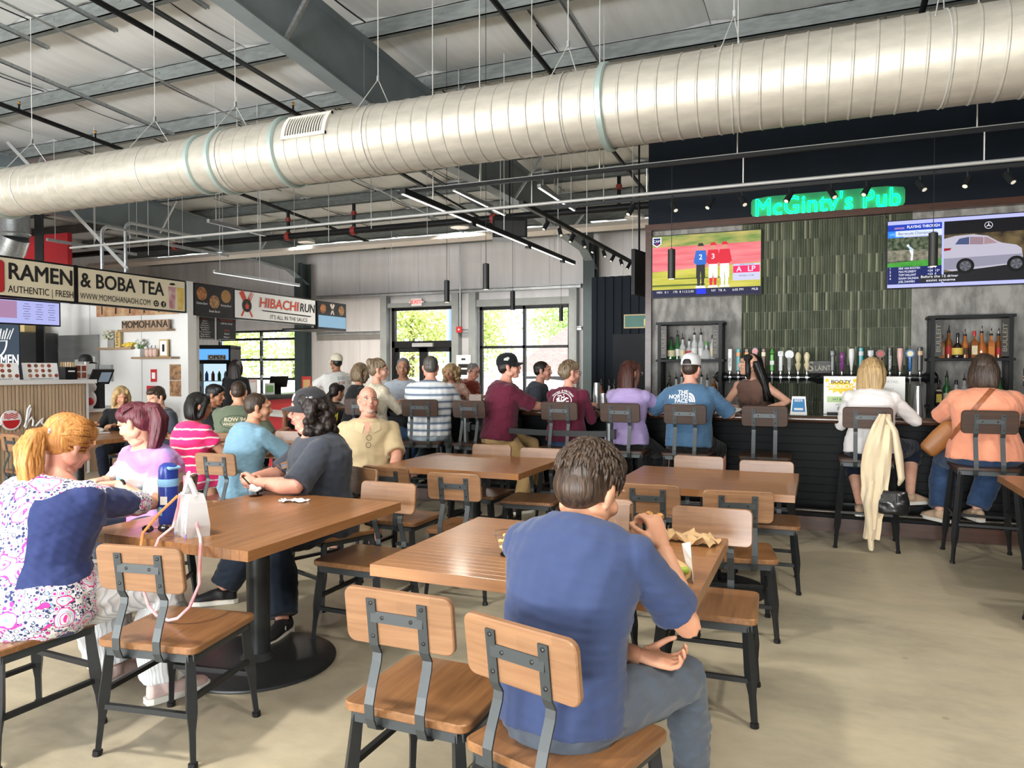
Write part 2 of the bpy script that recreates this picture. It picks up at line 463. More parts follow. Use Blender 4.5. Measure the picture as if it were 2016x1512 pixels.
# low room walls: navy corrugated service block, red stall gable
nv = MB(); nv.bx(-3.72, -2.03, 12.5, 12.7, 0, 3.12)
wall_navy = struct('wall_navy', nv, NAVY, 'dark navy corrugated panel wall beside the bar')
for k in range(11):
    x = -3.65 + k * .15
    MB().bx(x - .03, x + .03, 12.47, 12.5, 0, 3.12).build('corrugation_rib', NAVY, wall_navy)
MB().bx(-3.3, -2.3, 12.38, 12.47, 0, 2.1).build('door_leaf', mat('black door', (.006, .008, .012), .5, spec=.2), wall_navy)
wr = MB(); wr.bx(XL, -14.5, 10.5, 10.6, 2.6, 4.35); wr.bx(XL, -13.4, 9.3, 9.36, 4.5, 4.95)
struct('wall_red', wr, mat('red painted wall', (.52, .02, .03), .5, noise=.1, nscale=3), 'red painted gable wall above the left food stalls')

# roof insulation panels sagging between the purlins
INSUL = mat('silver white insulation facing', (.82, .84, .86), .4, .0, noise=.08, nscale=2, stretch=(5, .4, 1), bump=.25, bscale=5)
SEAMB = mat('black seam gap', (.01, .01, .01), .8)
purY = [-7.55 + 1.5 * k for k in range(17)]
ceil = struct('ceiling', MB().bx(XL, XR, YB, YF + .2, 6.9, 7.0), INSUL, 'pale foil insulation roof lining between steel purlins')
ceil.rotation_euler = (0, 0, 0)
rnd = random.Random(3)
edgeY = [YB] + purY + [YF + .1]
xe = [-20.05] + [-1.22 - 1.91 * k for k in range(9, -1, -1)] + [-1.22 + 1.91 * k for k in range(1, 4)] + [XR]
for j in range(len(edgeY) - 1):
    y0, y1 = edgeY[j], edgeY[j + 1]
    for i in range(len(xe) - 1):
        x0, x1 = xe[i], xe[i + 1]
        sag = .05 + rnd.random() * .05; nx, ny = 6, 8; vs = []; fs = []
        ph = rnd.random() * 6
        for a in range(nx + 1):
            for c in range(ny + 1):
                u, v = a / nx, c / ny; x = x0 + .006 + (x1 - x0 - .012) * u; y = y0 + (y1 - y0) * v
                z = zroof(y) + .25 - sag * math.sin(math.pi * v) * (1 - .5 * abs(2 * u - 1) ** 4) + .008 * math.sin(u * 19 + ph + 2 * v)
                if a in (0, nx): z += .05
                vs.append((x, y, z))
        for a in range(nx):
            for c in range(ny):
                p = a * (ny + 1) + c; fs.append((p, p + 1, p + ny + 2, p + ny + 1))
        pn = MB().add(vs, fs).build('insulation_panel', INSUL, ceil, smooth=True)
        if i and j > 7 and rnd.random() < .7:
            q = MB(); v0, v1 = rnd.choice(((1, 4), (4, 8), (2, 7), (0, 8)))
            for c in range(v0, v1): q.bar(Vector(vs[c]) - Vector((.006, 0, .05)), Vector(vs[c + 1]) - Vector((.006, 0, .05)), .016, .01)
            q.build('seam_gap', SEAMB, pn)
struct('roof_deck', MB().add([(XL - .3, YB - .3, zroof(YB) + .3), (XR + .3, YB - .3, zroof(YB) + .3), (XR + .3, YF + .4, zroof(YF) + .3), (XL - .3, YF + .4, zroof(YF) + .3),
                            (XL - .3, YB - .3, zroof(YB) + .4), (XR + .3, YB - .3, zroof(YB) + .4), (XR + .3, YF + .4, zroof(YF) + .4), (XL - .3, YF + .4, zroof(YF) + .4)],
                           [(0, 1, 2, 3), (7, 6, 5, 4), (0, 4, 5, 1), (1, 5, 6, 2), (2, 6, 7, 3), (3, 7, 4, 0)]), INSUL)
# gable closures above the side and back walls are part of the wall meshes; purlins
for k, y in enumerate(purY):
    z = zroof(y); m = MB()
    for xa, xb in ((XL, -13.6), (-13.6, -5.05), (-5.05, 3.45), (3.45, XR)):
        m.bx(xa, xb, y - .006, y + .006, z + .006, z + .24)
        m.bx(xa, xb, y - .075, y + .006, z, z + .012)
        m.bx(xa, xb, y - .006, y + .07, z + .23, z + .24)
        m.bx(xa, xb, y - .075, y - .065, z, z + .03)
    for q in range(24):
        x = XL + .6 + q * 1.1
        m.bx(x - .012, x + .012, y - .012, y - .004, z + .15, z + .17)
    p = m.build('purlin', GALVD); tag(p, kind='structure')
# rafters and columns
def rafter(x, name='rafter'):
    st = [(-9, .65), (5.2, .66), (9.5, .84), (12.4, .66), (16.3, .7), (17.1, 1.0)]
    w = MB(); top = [(y, zroof(y)) for y, d in st]; bot = [(y, zroof(y) - d) for y, d in st]
    for i in range(len(st) - 1):
        (ya, za), (yb, zb) = top[i], top[i + 1]; (_, ba), (_, bb) = bot[i], bot[i + 1]
        w.add([(x - .006, ya, ba), (x + .006, ya, ba), (x + .006, yb, bb), (x - .006, yb, bb), (x - .006, ya, za), (x + .006, ya, za), (x + .006, yb, zb), (x - .006, yb, zb)],
              [(0, 3, 2, 1), (4, 5, 6, 7), (0, 1, 5, 4), (1, 2, 6, 5), (2, 3, 7, 6), (3, 0, 4, 7)])
    r = w.build(name, RAFT); tag(r, kind='structure')
    for pts, s_ in ((top, -1), (bot, 1)):
        m = MB()
        for i in range(len(pts) - 1):
            (ya, za), (yb, zb) = pts[i], pts[i + 1]
            m.bar((x, ya, za + s_ * .007), (x, yb, zb + s_ * .007), .21, .014)
        m.build('flange', RAFT, r)
    for y in (5.95, 8.95, 11.95, 14.95):          # fly braces from purlin to bottom flange
        for sx in (-1, 1):
            d = np.interp(y, [s[0] for s in st], [s[1] for s in st])
            MB().bar((x + sx * .08, y, zroof(y) - d + .03), (x + sx * .62, y, zroof(y) + .05), .04, .04).build('fly_brace', GALV, r)
    MB().bx(x - .012, x + .012, 7.42, 7.5, zroof(7.5) - .75, zroof(7.5)).build('stiffener', RAFT, r)
    return r
for x in (-13.6, -5.05, 3.45): rafter(x)
for x in (-13.6, -5.05):
    c = MB(); c.bx(x - .14, x + .14, 16.72, 16.74, 0, 4.5); c.bx(x - .14, x + .14, 17.1, 17.12, 0, 4.5); c.bx(x - .008, x + .008, 16.74, 17.1, 0, 4.5)
    o = c.build('column', RAFTD); tag(o, 'dark steel column against the far wall ' + ('left of the exit door' if x < -10 else 'right of the big window'), 'column')
    o['kind'] = 'structure'
# eave trim along the far wall
tag(MB().bx(XL, XR, YF - .3, YF - .05, 4.82, 4.9).build('eave_strut', GALVD), kind='structure')

# windows and doors
FRAMEB = mat('black aluminium frame', (.008, .009, .01), .4)
PANE = mat('window glass', (.96, .98, .98), .0, trans=1., ior=1.01, spec=.3)
def glass(parent, x0, x1, y, z0, z1):
    return MB().bx(x0, x1, y - .004, y + .004, z0, z1).build('pane', PANE, parent)
w1 = MB(); y = YF + .06
for x0, x1, z0, z1 in ((WX0, WX1, .55, .63), (WX0, WX1, 3.04, 3.12), (WX0, WX0 + .08, .55, 3.12), (WX1 - .08, WX1, .55, 3.12), (-7.02, -6.95, .55, 3.12), (WX0, WX1, 2.03, 2.1)):
    w1.bx(x0, x1, y - .05, y + .05, z0, z1)
window_1 = struct('window_1', w1, FRAMEB, 'large black framed four pane window in the far wall')
for x0, x1 in ((WX0 + .08, -7.02), (-6.95, WX1 - .08)):
    for z0, z1 in ((.63, 2.03), (2.1, 3.04)): glass(window_1, x0, x1, y, z0, z1)
d1 = MB()
for x0, x1, z0, z1 in ((DX0, DX1, 3.1, 3.2), (DX0, DX0 + .1, 0, 3.2), (DX1 - .08, DX1, 0, 3.2), (DX0, DX1, 2.08, 2.26)): d1.bx(x0, x1, y - .06, y + .06, z0, z1)
door_1 = struct('door_1', d1, FRAMEB, 'black framed double glass exit door with transom window')
glass(door_1, DX0 + .1, DX1 - .08, y, 2.26, 3.1)
for x0, x1 in ((DX0 + .1, -9.96), (-9.94, DX1 - .08)):
    lf = MB()
    for a, c, z0, z1 in ((x0, x0 + .12, .02, 2.08), (x1 - .12, x1, .02, 2.08), (x0, x1, .02, .25), (x0, x1, 1.96, 2.08)): lf.bx(a, c, y - .04, y + .02, z0, z1)
    dl = lf.build('door_leaf', FRAMEB, door_1)
    glass(dl, x0 + .12, x1 - .12, y - .01, .25, 1.96)
    MB().bx(x0 + .2, x1 - .2, y - .1, y - .05, .98, 1.04).build('push_bar', GALV, dl)
MB().bx(-10.25, -9.62, y - .14, y - .05, 2.1, 2.2).build('door_operator', mat('grey operator housing', (.4, .4, .42), .5), door_1)
# glazed sectional door on the left
gd = MB()
ncol = 2
for x in (GX0, -15.62, GX1 - .06): gd.bx(x, x + .06, y - .04, y + .04, 0, 2.66)
for z in (0, .6, 1.16, 1.74, 2.36, 2.6): gd.bx(GX0, GX1, y - .04, y + .04, z, z + .07)
window_2 = struct('window_2', gd, FRAMEB, 'glazed sectional garage door with black rails behind the left stall')
for x0, x1 in ((GX0 + .06, -15.62), (-15.56, GX1 - .06)):
    for z0, z1 in ((.67, 1.16), (1.23, 1.74), (1.81, 2.36), (2.43, 2.6), (.07, .6)): glass(window_2, x0, x1, y, z0, z1)
    for z in (.6, 1.2, 1.78, 2.38):
        MB().bx(x0 - .02, x0 + .05, y - .07, y - .04, z - .05, z + .1).build('hinge', GALV, window_2)
# exit sign, fire alarm, conduit on the far wall
es = thing('exit_sign', 'small lit red EXIT sign above the glass double door', 'exit sign', (-10.02, YF - .2, 3.3))
MB().box((0, 0, 0), (.31, .05, .2)).build('housing', WHITEP, es)
text('EXIT', basis((0, -.027, 0), *FACE_NY), .15, mat('lit red letters', (.7, .01, .01), .5, emit=(1, .04, .05), estr=1.6), es, bold=.012, ext=.002)
for sx in (-1, 1):
    MB().ell((sx * .2, -.03, .0), (.04, .04, .03)).build('lamp_head', WHITEP, es, smooth=True)
fa = thing('fire_alarm', 'small red fire alarm strobe between door and window', 'alarm', (-8.72, YF - .24, 2.53))
MB().box((0, 0, 0), (.15, .06, .15)).build('housing', REDP, fa)
MB().ell((.0, -.035, -.0), (.025, .015, .025)).build('strobe', WHITEP, fa, smooth=True)
cd = MB().tube([(-8.7, YF - .23, 4.8), (-8.7, YF - .23, 2.62)], .018).build('wall_conduit', GALV)
tag(cd, 'thin grey conduit running down to the red fire alarm', 'conduit')
nt_ = thing('wall_notice', 'white paper notice on the liner wall between door and window', 'notice', (-8.6, YF - .235, 1.55))
MB().box((0, 0, 0), (.42, .006, .62)).build('sheet', PAPER, nt_)
for k, (z, w) in enumerate(((.2, .12), (.05, .3), (0., .26), (-.14, .22))):
    MB().box((0, -.005, z), (w, .003, .05 if k != 3 else .14)).build('print', INK, nt_)

# ------------------------------------------------------------------ the bar
bw = MB(); bw.bx(-2.02, XR, 9.4, 9.6, 0, 5.28)
bar_wall = struct('wall_bar', bw, GREYW, 'tall bar back wall in mottled grey with navy top')
MB().bx(-2.03, XR, 9.36, 9.4, 3.34, 5.26).build('navy_panel', NAVY, bar_wall)
MB().bx(-2.06, XR, 9.3, 9.4, 3.265, 3.34).build('wood_band', W_TRIM, bar_wall)
MB().bx(-2.06, -1.985, 9.33, 9.41, 0, 3.265).build('wood_edge', W_TRIM, bar_wall)
# green kit-kat tiles, too narrow to pick apart
GT = mat('glazed dark green tile', (.085, .105, .06), .22, spec=.5)
nt, N, L, b = nodes_of(GT)
at = N.new('ShaderNodeAttribute'); at.attribute_name = 'tone'
crt = N.new('ShaderNodeValToRGB'); el = crt.color_ramp.elements
el[0].color = (.055, .07, .04, 1); el[1].color = (.3, .31, .2, 1); k = el.new(.6); k.color = (.095, .112, .066, 1)
L.new(at.outputs['Fac'], crt.inputs[0]); L.new(crt.outputs[0], b.inputs['Base Color'])
tl = MB(); tones = []; rnd = random.Random(5)
ncol, nrow = 70, 11; x0, x1, z0, z1 = -.88, .97, .9, 3.262
wv = (x1 - x0) / ncol; hv = (z1 - z0) / nrow
for i in range(ncol):
    for j in range(nrow):
        d = .012 + rnd.random() * .008; xa = x0 + i * wv + .0015; xb = x0 + (i + 1) * wv - .0015; za = z0 + j * hv + .0015; zb = z0 + (j + 1) * hv - .0015; xm = (xa + xb) / 2
        tl.add([(xa, 9.4, za), (xa + .003, 9.4 - d, za), (xm, 9.394 - d, za), (xb - .003, 9.4 - d, za), (xb, 9.4, za), (xa, 9.4, zb), (xa + .003, 9.4 - d, zb), (xm, 9.394 - d, zb), (xb - .003, 9.4 - d, zb), (xb, 9.4, zb)],
               [(0, 1, 6, 5), (1, 2, 7, 6), (2, 3, 8, 7), (3, 4, 9, 8), (5, 6, 7, 8, 9), (0, 4, 3, 2, 1)])
        tones += [min(1, max(0, rnd.gauss(.45, .28)))] * 6
o = tl.build('green_tile', GT, bar_wall); o['kind'] = 'stuff'; o['label'] = 'narrow vertical dark green glazed tiles'
a = o.data.attributes.new('tone', 'FLOAT', 'FACE'); a.data.foreach_set('value', tones)

# bar counter
BARB = mat('black painted shiplap', (.005, .006, .007), .5, spec=.15, noise=.2, nscale=6, stretch=(1, 5, 5))
BARTOP = mat('lacquered dark bar top', (.02, .011, .008), .14, coat=.6, noise=.3, nscale=5, stretch=(1, 8, 1))
bar = thing('bar_counter', 'long black shiplap bar counter with lacquered dark top', 'bar counter', (0, 0, 0))
MB().bx(-5.25, 6.3, 7.34, 7.72, .0, 1.02).build('body', BARB, bar)
for k in range(12):
    MB().bx(-5.27, 6.3, 7.318, 7.342, .135 + k * .074, .135 + k * .074 + .068).build('shiplap_board', BARB, bar)
MB().bx(-5.28, 6.3, 7.305, 7.36, 0, .125).build('plinth', W_TRIM, bar)
tp = MB(); tp.bx(-5.35, 6.35, 7.1, 7.85, 1.025, 1.065); tp.build('top', BARTOP, bar)
MB().tube([(-5.36, 7.09, 1.045), (6.35, 7.09, 1.045)], .034, 12).build('bullnose_rail', mat('dark polished bar rail', (.05, .022, .012), .16, coat=.7), bar, smooth=True)
MB().tube([(-5.2, 7.1, .22), (6.2, 7.1, .22)], .025, 10).build('foot_rail', mat('dark bronze rail', (.04, .035, .03), .25, .8), bar, smooth=True)
for k in range(7):
    x = -4.9 + k * 1.75
    MB().tube([(x, 7.1, .22), (x, 7.32, .22)], .012, 6).build('rail_bracket', BLACKM, bar)
# return of the bar closing its left end behind the counter
rt = thing('bar_return', 'black bar return counter running back beside the shakers', 'bar counter', (0, 0, 0))
MB().bx(-2.75, -2.3, 7.86, 9.3, 0, 1.0).build('body', BARB, rt)
MB().bx(-2.8, -2.25, 7.86, 9.35, 1.0, 1.04).build('top', BARTOP, rt)
bb = thing('back_bar', 'low black back bar cabinet below the beer taps', 'cabinet', (0, 0, 0))
MB().bx(-1.95, 6.2, 8.8, 9.36, 0, .88).build('body', BARB, bb)
MB().bx(-1.97, 6.2, 8.76, 9.38, .88, .92).build('top', mat('steel back bar top', (.12, .13, .13), .3, .6), bb)
for k in range(8):
    x = -1.9 + k
    d = MB().bx(x, x + .96, 8.775, 8.8, .08, .84).build('door', mat('black cooler door', (.015, .017, .02), .25), bb)
    MB().bx(x + .86, x + .88, 8.75, 8.775, .3, .7).build('handle', GALV, d)

# televisions
def em(name, col, s=1.):
    return mat('screen ' + name, (.004, .004, .004), .4, spec=.12, emit=col, estr=s * 1.35)
def television(label, x0, x1, z0, z1):
    tv = thing('television', label, 'television', ((x0 + x1) / 2, 9.3, (z0 + z1) / 2), 0, 'wall televisions above the bar')
    w, h = x1 - x0, z1 - z0
    f = MB(); f.box((0, .03, 0), (w, .045, h)); f.build('case', BLACKP, tv)
    MB().box((0, .075, 0), (.5, .05, .4)).build('wall_mount', BLACKM, tv)
    return tv, w, h
class Screen:
    def __init__(s, parent, w, h, y): s.p = parent; s.w = w; s.h = h; s.y = y; s.k = 0
    def M(s):
        s.k += 1
        return basis((-s.w / 2, s.y - .0004 * s.k, s.h / 2), *FACE_NY)
    def pt(s, u, v): return (u * s.w, -v * s.h)
    def rect(s, u0, u1, v0, v1, m, name='picture'):
        mb = MB(); poly(mb, s.M(), [s.pt(u0, v1), s.pt(u1, v1), s.pt(u1, v0), s.pt(u0, v0)]); return mb.build(name, m, s.p)
    def poly(s, pts, m, name='picture'):
        mb = MB(); q = [s.pt(*p) for p in pts]
        ar = sum(q[i][0] * q[(i + 1) % len(q)][1] - q[(i + 1) % len(q)][0] * q[i][1] for i in range(len(q)))
        poly(mb, s.M(), q if ar > 0 else q[::-1]); return mb.build(name, m, s.p)
    def disc(s, u, v, r, m, name='picture', ry=None):
        mb = MB(); x, y = s.pt(u, v); disc(mb, s.M(), x, y, r, ry=ry); return mb.build(name, m, s.p)
    def text(s, t, u, v, size, m, align='LEFT', bold=0., fit=None, **k):
        x, y = s.pt(u, v); return text(t, s.M() @ Matrix.Translation((x, y, 0)), size, m, s.p, align=align, bold=bold, fit=fit, **k)
def em_tex(name, c1, c2, scale, st, stretch=(1, 1, 1)):
    key = 'screen ' + name
    if key in MATS: return MATS[key]
    m = mat(key, (.004, .004, .004), .4, spec=.12, emit=c1, estr=st * 1.35)
    nt, N, L, b = nodes_of(m)
    tc = N.new('ShaderNodeTexCoord'); mp = N.new('ShaderNodeMapping'); mp.inputs['Scale'].default_value = stretch
    t = N.new('ShaderNodeTexNoise'); t.inputs['Scale'].default_value = scale; t.inputs['Detail'].default_value = 5
    r_ = N.new('ShaderNodeValToRGB'); r_.color_ramp.elements[0].position = .36; r_.color_ramp.elements[1].position = .64
    r_.color_ramp.elements[0].color = (*c1, 1); r_.color_ramp.elements[1].color = (*c2, 1)
    L.new(tc.outputs['Object'], mp.inputs[0]); L.new(mp.outputs[0], t.inputs['Vector']); L.new(t.outputs[0], r_.inputs[0]); L.new(r_.outputs[0], b.inputs['Emission Color'])
    return m
tv1, w, h = television('wall television left of the green tiles showing three baseball players', -1.975, -.641, 2.4, 3.19)
S = Screen(tv1, w - .02, h - .02, .0065)
S.rect(0, 1, 0, .2, em_tex('outfield grass', (.14, .25, .06), (.5, .42, .13), 3, .9, (1, 1, 5)))
S.rect(0, 1, .18, .585, em_tex('infield dirt', (.72, .13, .16), (.85, .24, .25), 3, .9, (.6, 1, 6)))
S.poly([(0, .585), (1, .5), (1, .88), (0, .88)], em_tex('infield grass', (.42, .42, .04), (.62, .56, .1), 3, .9, (.6, 1, 6)))
S.rect(0, .5, .8, .83, em('shadow', (.12, .16, .02), .8)); S.rect(.2, .7, .7, .72, em('shadow', (.12, .16, .02), .8))
S.rect(0, 1, .88, 1, em('ticker', (.012, .012, .05), .9))
S.rect(.42, .51, .885, .97, em('ticker blue', (.01, .03, .75), .9))
for u, t_ in ((.07, 'MIN'), (.14, '0 1'), (.22, '170'), (.3, '8 11:2'), (.37, '3.50'), (.58, 'NY'), (.64, 'TB'), (.68, 'A'), (.8, '6:05 PM'), (.95, 'MLB')):
    S.text(t_, u, .925, .04, em('caption white', (.75, .75, .8)), 'CENTER')
WH, SK = em('white', (.85, .85, .95)), em('skin', (.55, .25, .17))
def player(u, top, shirt, pants, socks, num, cap):
    S.poly([(u - .035, .7), (u + .0, .7), (u - .008, .84), (u - .03, .84)], socks); S.poly([(u + .005, .7), (u + .035, .7), (u + .03, .84), (u + .008, .84)], socks)
    S.poly([(u - .04, .5), (u + .04, .5), (u + .042, .72), (u + .006, .72), (u, .6), (u - .006, .72), (u - .042, .72)], pants)
    S.poly([(u - .045, .27), (u + .045, .27), (u + .05, .5), (u - .05, .5)], shirt)
    S.poly([(u - .045, .28), (u - .035, .28), (u - .05, .48), (u - .066, .46)], shirt); S.poly([(u + .045, .28), (u + .035, .28), (u + .05, .48), (u + .066, .46)], shirt)
    S.disc(u - .055, .5, .014, SK); S.disc(u + .057, .5, .014, SK)
    S.disc(u, .22, .03, SK, ry=.036); S.poly([(u - .028, .2), (u - .02, .155), (u + .015, .15), (u + .03, .19), (u + .04, .2)], cap)
    S.poly([(u - .038, .84), (u, .84), (u, .875), (u - .05, .875)], WH); S.poly([(u + .005, .84), (u + .035, .84), (u + .05, .875), (u + .005, .875)], WH)
    if num: S.text(num, u, .38, .09, WH, 'CENTER', bold=.01)
RD = em('jersey red', (.6, .02, .04))
player(.46, .2, em('jersey blue', (.03, .13, .5)), INK, INK, '2', INK)
player(.575, .25, RD, WH, RD, '3', RD); player(.68, .2, RD, WH, WH, '', RD)
S.rect(.755, .995, .52, .78, em('graphic grey', (.5, .5, .7))); S.rect(.757, .993, .55, .66, em('graphic red', (.7, .02, .12)))
S.text('A', .81, .607, .09, WH, 'CENTER', bold=.01); S.text('LP', .92, .607, .09, WH, 'CENTER', bold=.01)
S.text('ANGELS VS PHILLIES', .875, .535, .018, INK, 'CENTER'); S.text('OHTANI 1-3 HR', .875, .71, .025, INK, 'CENTER')
S.poly([(.005, .02), (.09, .02), (.09, .13), (.048, .18), (.005, .13)], WH); S.poly([(.014, .033), (.081, .033), (.081, .125), (.048, .163), (.014, .125)], em('logo navy', (.01, .015, .1)))
S.text('CAM', .048, .085, .045, WH, 'CENTER', bold=.01); S.disc(.048, .13, .01, RD)

tv2, w, h = television('wall television right of the green tiles showing golf beside a silver car advert', .705, 2.045, 2.405, 3.175)
S = Screen(tv2, w - .02, h - .02, .0065); LAV = em('lavender', (.45, .47, .95), .9)
S.rect(0, 1, 0, 1, LAV)
S.rect(0, .405, .055, .15, em('title blue', (.01, .04, .38))); S.rect(0, .12, .15, .25, em('tag blue', (.02, .2, .75))); S.rect(.06, .405, .15, .235, em('title pale', (.55, .62, .85)))
S.text('comcast', .05, .105, .04, em('pale red', (.8, .4, .45)), fit=.1); S.text('PLAYING THROUGH', .145, .1, .045, WH, bold=.012, fit=.32)
S.text('Barracuda Championship', .08, .195, .042, INK, fit=.38); S.text('LIVE', .015, .2, .04, em('caption blue', (.3, .6, 1)), fit=.05)
S.rect(0, .405, .25, .68, em_tex('golf trees', (.012, .03, .012), (.13, .15, .09), 22, .9)); S.rect(0, .405, .44, .6, em_tex('golf bank', (.1, .11, .07), (.28, .25, .19), 18, .9))
S.poly([(0, .63), (.405, .585), (.405, .69), (0, .69)], em_tex('putting green', (.04, .24, .025), (.07, .36, .05), 9, .9))
S.poly([(.17, .43), (.195, .46), (.19, .6), (.175, .6), (.18, .52), (.165, .45)], WH); S.poly([(.15, .39), (.165, .38), (.2, .44), (.18, .46)], em('shirt blue', (.45, .55, .65))); S.disc(.155, .375, .013, WH)
S.rect(0, .405, .69, .95, em('board navy', (.008, .015, .1)))
for k, (p_, n_, s_) in enumerate((('1', 'ERIK VAN ROOYEN', '+26  F'), ('2', 'MAX MCGREEVY', '+24  12*'), ('3', 'TOM VAILLANT', '+23  F'), ('4', 'ISAIAH SALINDA', ''), ('', 'JOEL DAHMEN', ''))):
    v = .715 + k * .05
    S.text(p_, .015, v, .034, WH); S.text(n_, .085, v, .034, WH, fit=.012 * len(n_) + .03)
    if s_: S.text(s_, .3, v, .034, WH)
S.rect(.42, 1, .055, .95, em_tex('ad backdrop', (.015, .011, .008), (.17, .12, .055), 6, .8)); S.rect(.42, 1, .055, .25, em('ad dark', (.006, .006, .008)))
S.poly([(.42, .8), (1, .72), (1, .95), (.42, .95)], em('road', (.012, .012, .014)))
SUV = [(.42, .31), (.5, .275), (.63, .265), (.73, .3), (.8, .385), (.83, .41), (.93, .45), (.965, .5), (.975, .62), (.96, .7), (.86, .73), (.7, .76), (.6, .775), (.48, .79), (.42, .76)]
S.poly(SUV, em('car silver', (.45, .43, .52), .9)); S.poly([(.42, .6), (.97, .58), (.96, .7), (.42, .77)], em('car silver shade', (.26, .25, .33), .9))
S.poly([(.5, .4), (.53, .32), (.6, .3), (.6, .41)], em('car window', (.05, .07, .16))); S.poly([(.605, .41), (.605, .3), (.7, .315), (.7, .42)], em('car window rear', (.25, .17, .2))); S.poly([(.705, .42), (.705, .315), (.73, .32), (.8, .41)], em('car window front', (.3, .2, .22)))
S.poly([(.42, .45), (.475, .45), (.465, .48), (.42, .49)], em('tail lamp', (.25, .01, .01)))
for u in (.575, .93):
    S.disc(u, .72, .085, em('tyre', (.006, .006, .007))); S.disc(u, .72, .055, em('rim', (.07, .07, .085)))
    for q in range(5):
        an = q * 1.2566; S.poly([(u, .72), (u + .04 * math.cos(an), .72 + .07 * math.sin(an)), (u + .04 * math.cos(an + .35), .72 + .07 * math.sin(an + .35))], em('spoke', (.14, .14, .16)))
u, v, r_ = .735, .15, .038
ring = MB(); Mx = S.M(); cx, cy = S.pt(u, v)
ring.add([(cx + rr * math.cos(k * .2618), cy + rr * math.sin(k * .2618), 0) for k in range(24) for rr in (r_, r_ * .9)], [(2 * k, (2 * k + 2) % 48, (2 * k + 3) % 48, 2 * k + 1) for k in range(24)], Mx)
for q in range(3):
    an = math.pi / 2 + q * 2.0944; ring.add([(cx + r_ * .93 * math.cos(an), cy + r_ * .93 * math.sin(an), 0), (cx + .006 * math.cos(an + 1.05), cy + .006 * math.sin(an + 1.05), 0), (cx + .006 * math.cos(an - 1.05), cy + .006 * math.sin(an - 1.05), 0)], [(0, 2, 1)], Mx)
ring.build('emblem', WH, tv2)
S.rect(.24, .5, .83, .94, INK); S.text('Before the 12 driver', .25, .855, .038, WH, fit=.36); S.text('assist systems', .29, .91, .038, WH, fit=.28)

# neon sign
neon = thing('neon_sign', 'glowing green neon pub name sign on the navy wall', 'neon sign', (.06, 9.345, 3.435))
NG = mat('green neon tube', (.0, .3, .15), .3, emit=(.0, 1.0, .42), estr=6.)
me = text_mesh("McGinty's Pub", .29, outline=True, bevel=.0048, spacing=1.06)
xsn = [v.co.x for v in me.vertices]; wn = max(xsn) - min(xsn)
for v_ in me.vertices: v_.co.x *= 1.56 / wn; v_.co.y *= 1.05
me.transform(basis((0, -.022, 0), *FACE_NY)); me.materials.append(NG); obj('neon_tubing', me, neon)
bp_ = MB(); pts = []
for k in range(28):
    an = 2 * math.pi * k / 28; pts.append((.83 * max(-1, min(1, 1.25 * math.cos(an))), .125 * max(-1, min(1, 1.3 * math.sin(an))) + .02))
bp_.prism(pts, .006, basis((0, .006, 0), *FACE_NY)); bp_.build('backing', mat('green acrylic backing', (.02, .3, .13), .4), neon)
MB().tube([(.55, .005, -.09), (.6, .0, -.14), (.62, -.03, -.17), (.66, -.035, -.24)], .004, 6).build('cable', BLACKP, neon)
for sx in (-.72, -.2, .3, .75): MB().tube([(sx, -.005, -.1), (sx, .016, -.1)], .007, 6).build('standoff', CHROME, neon)

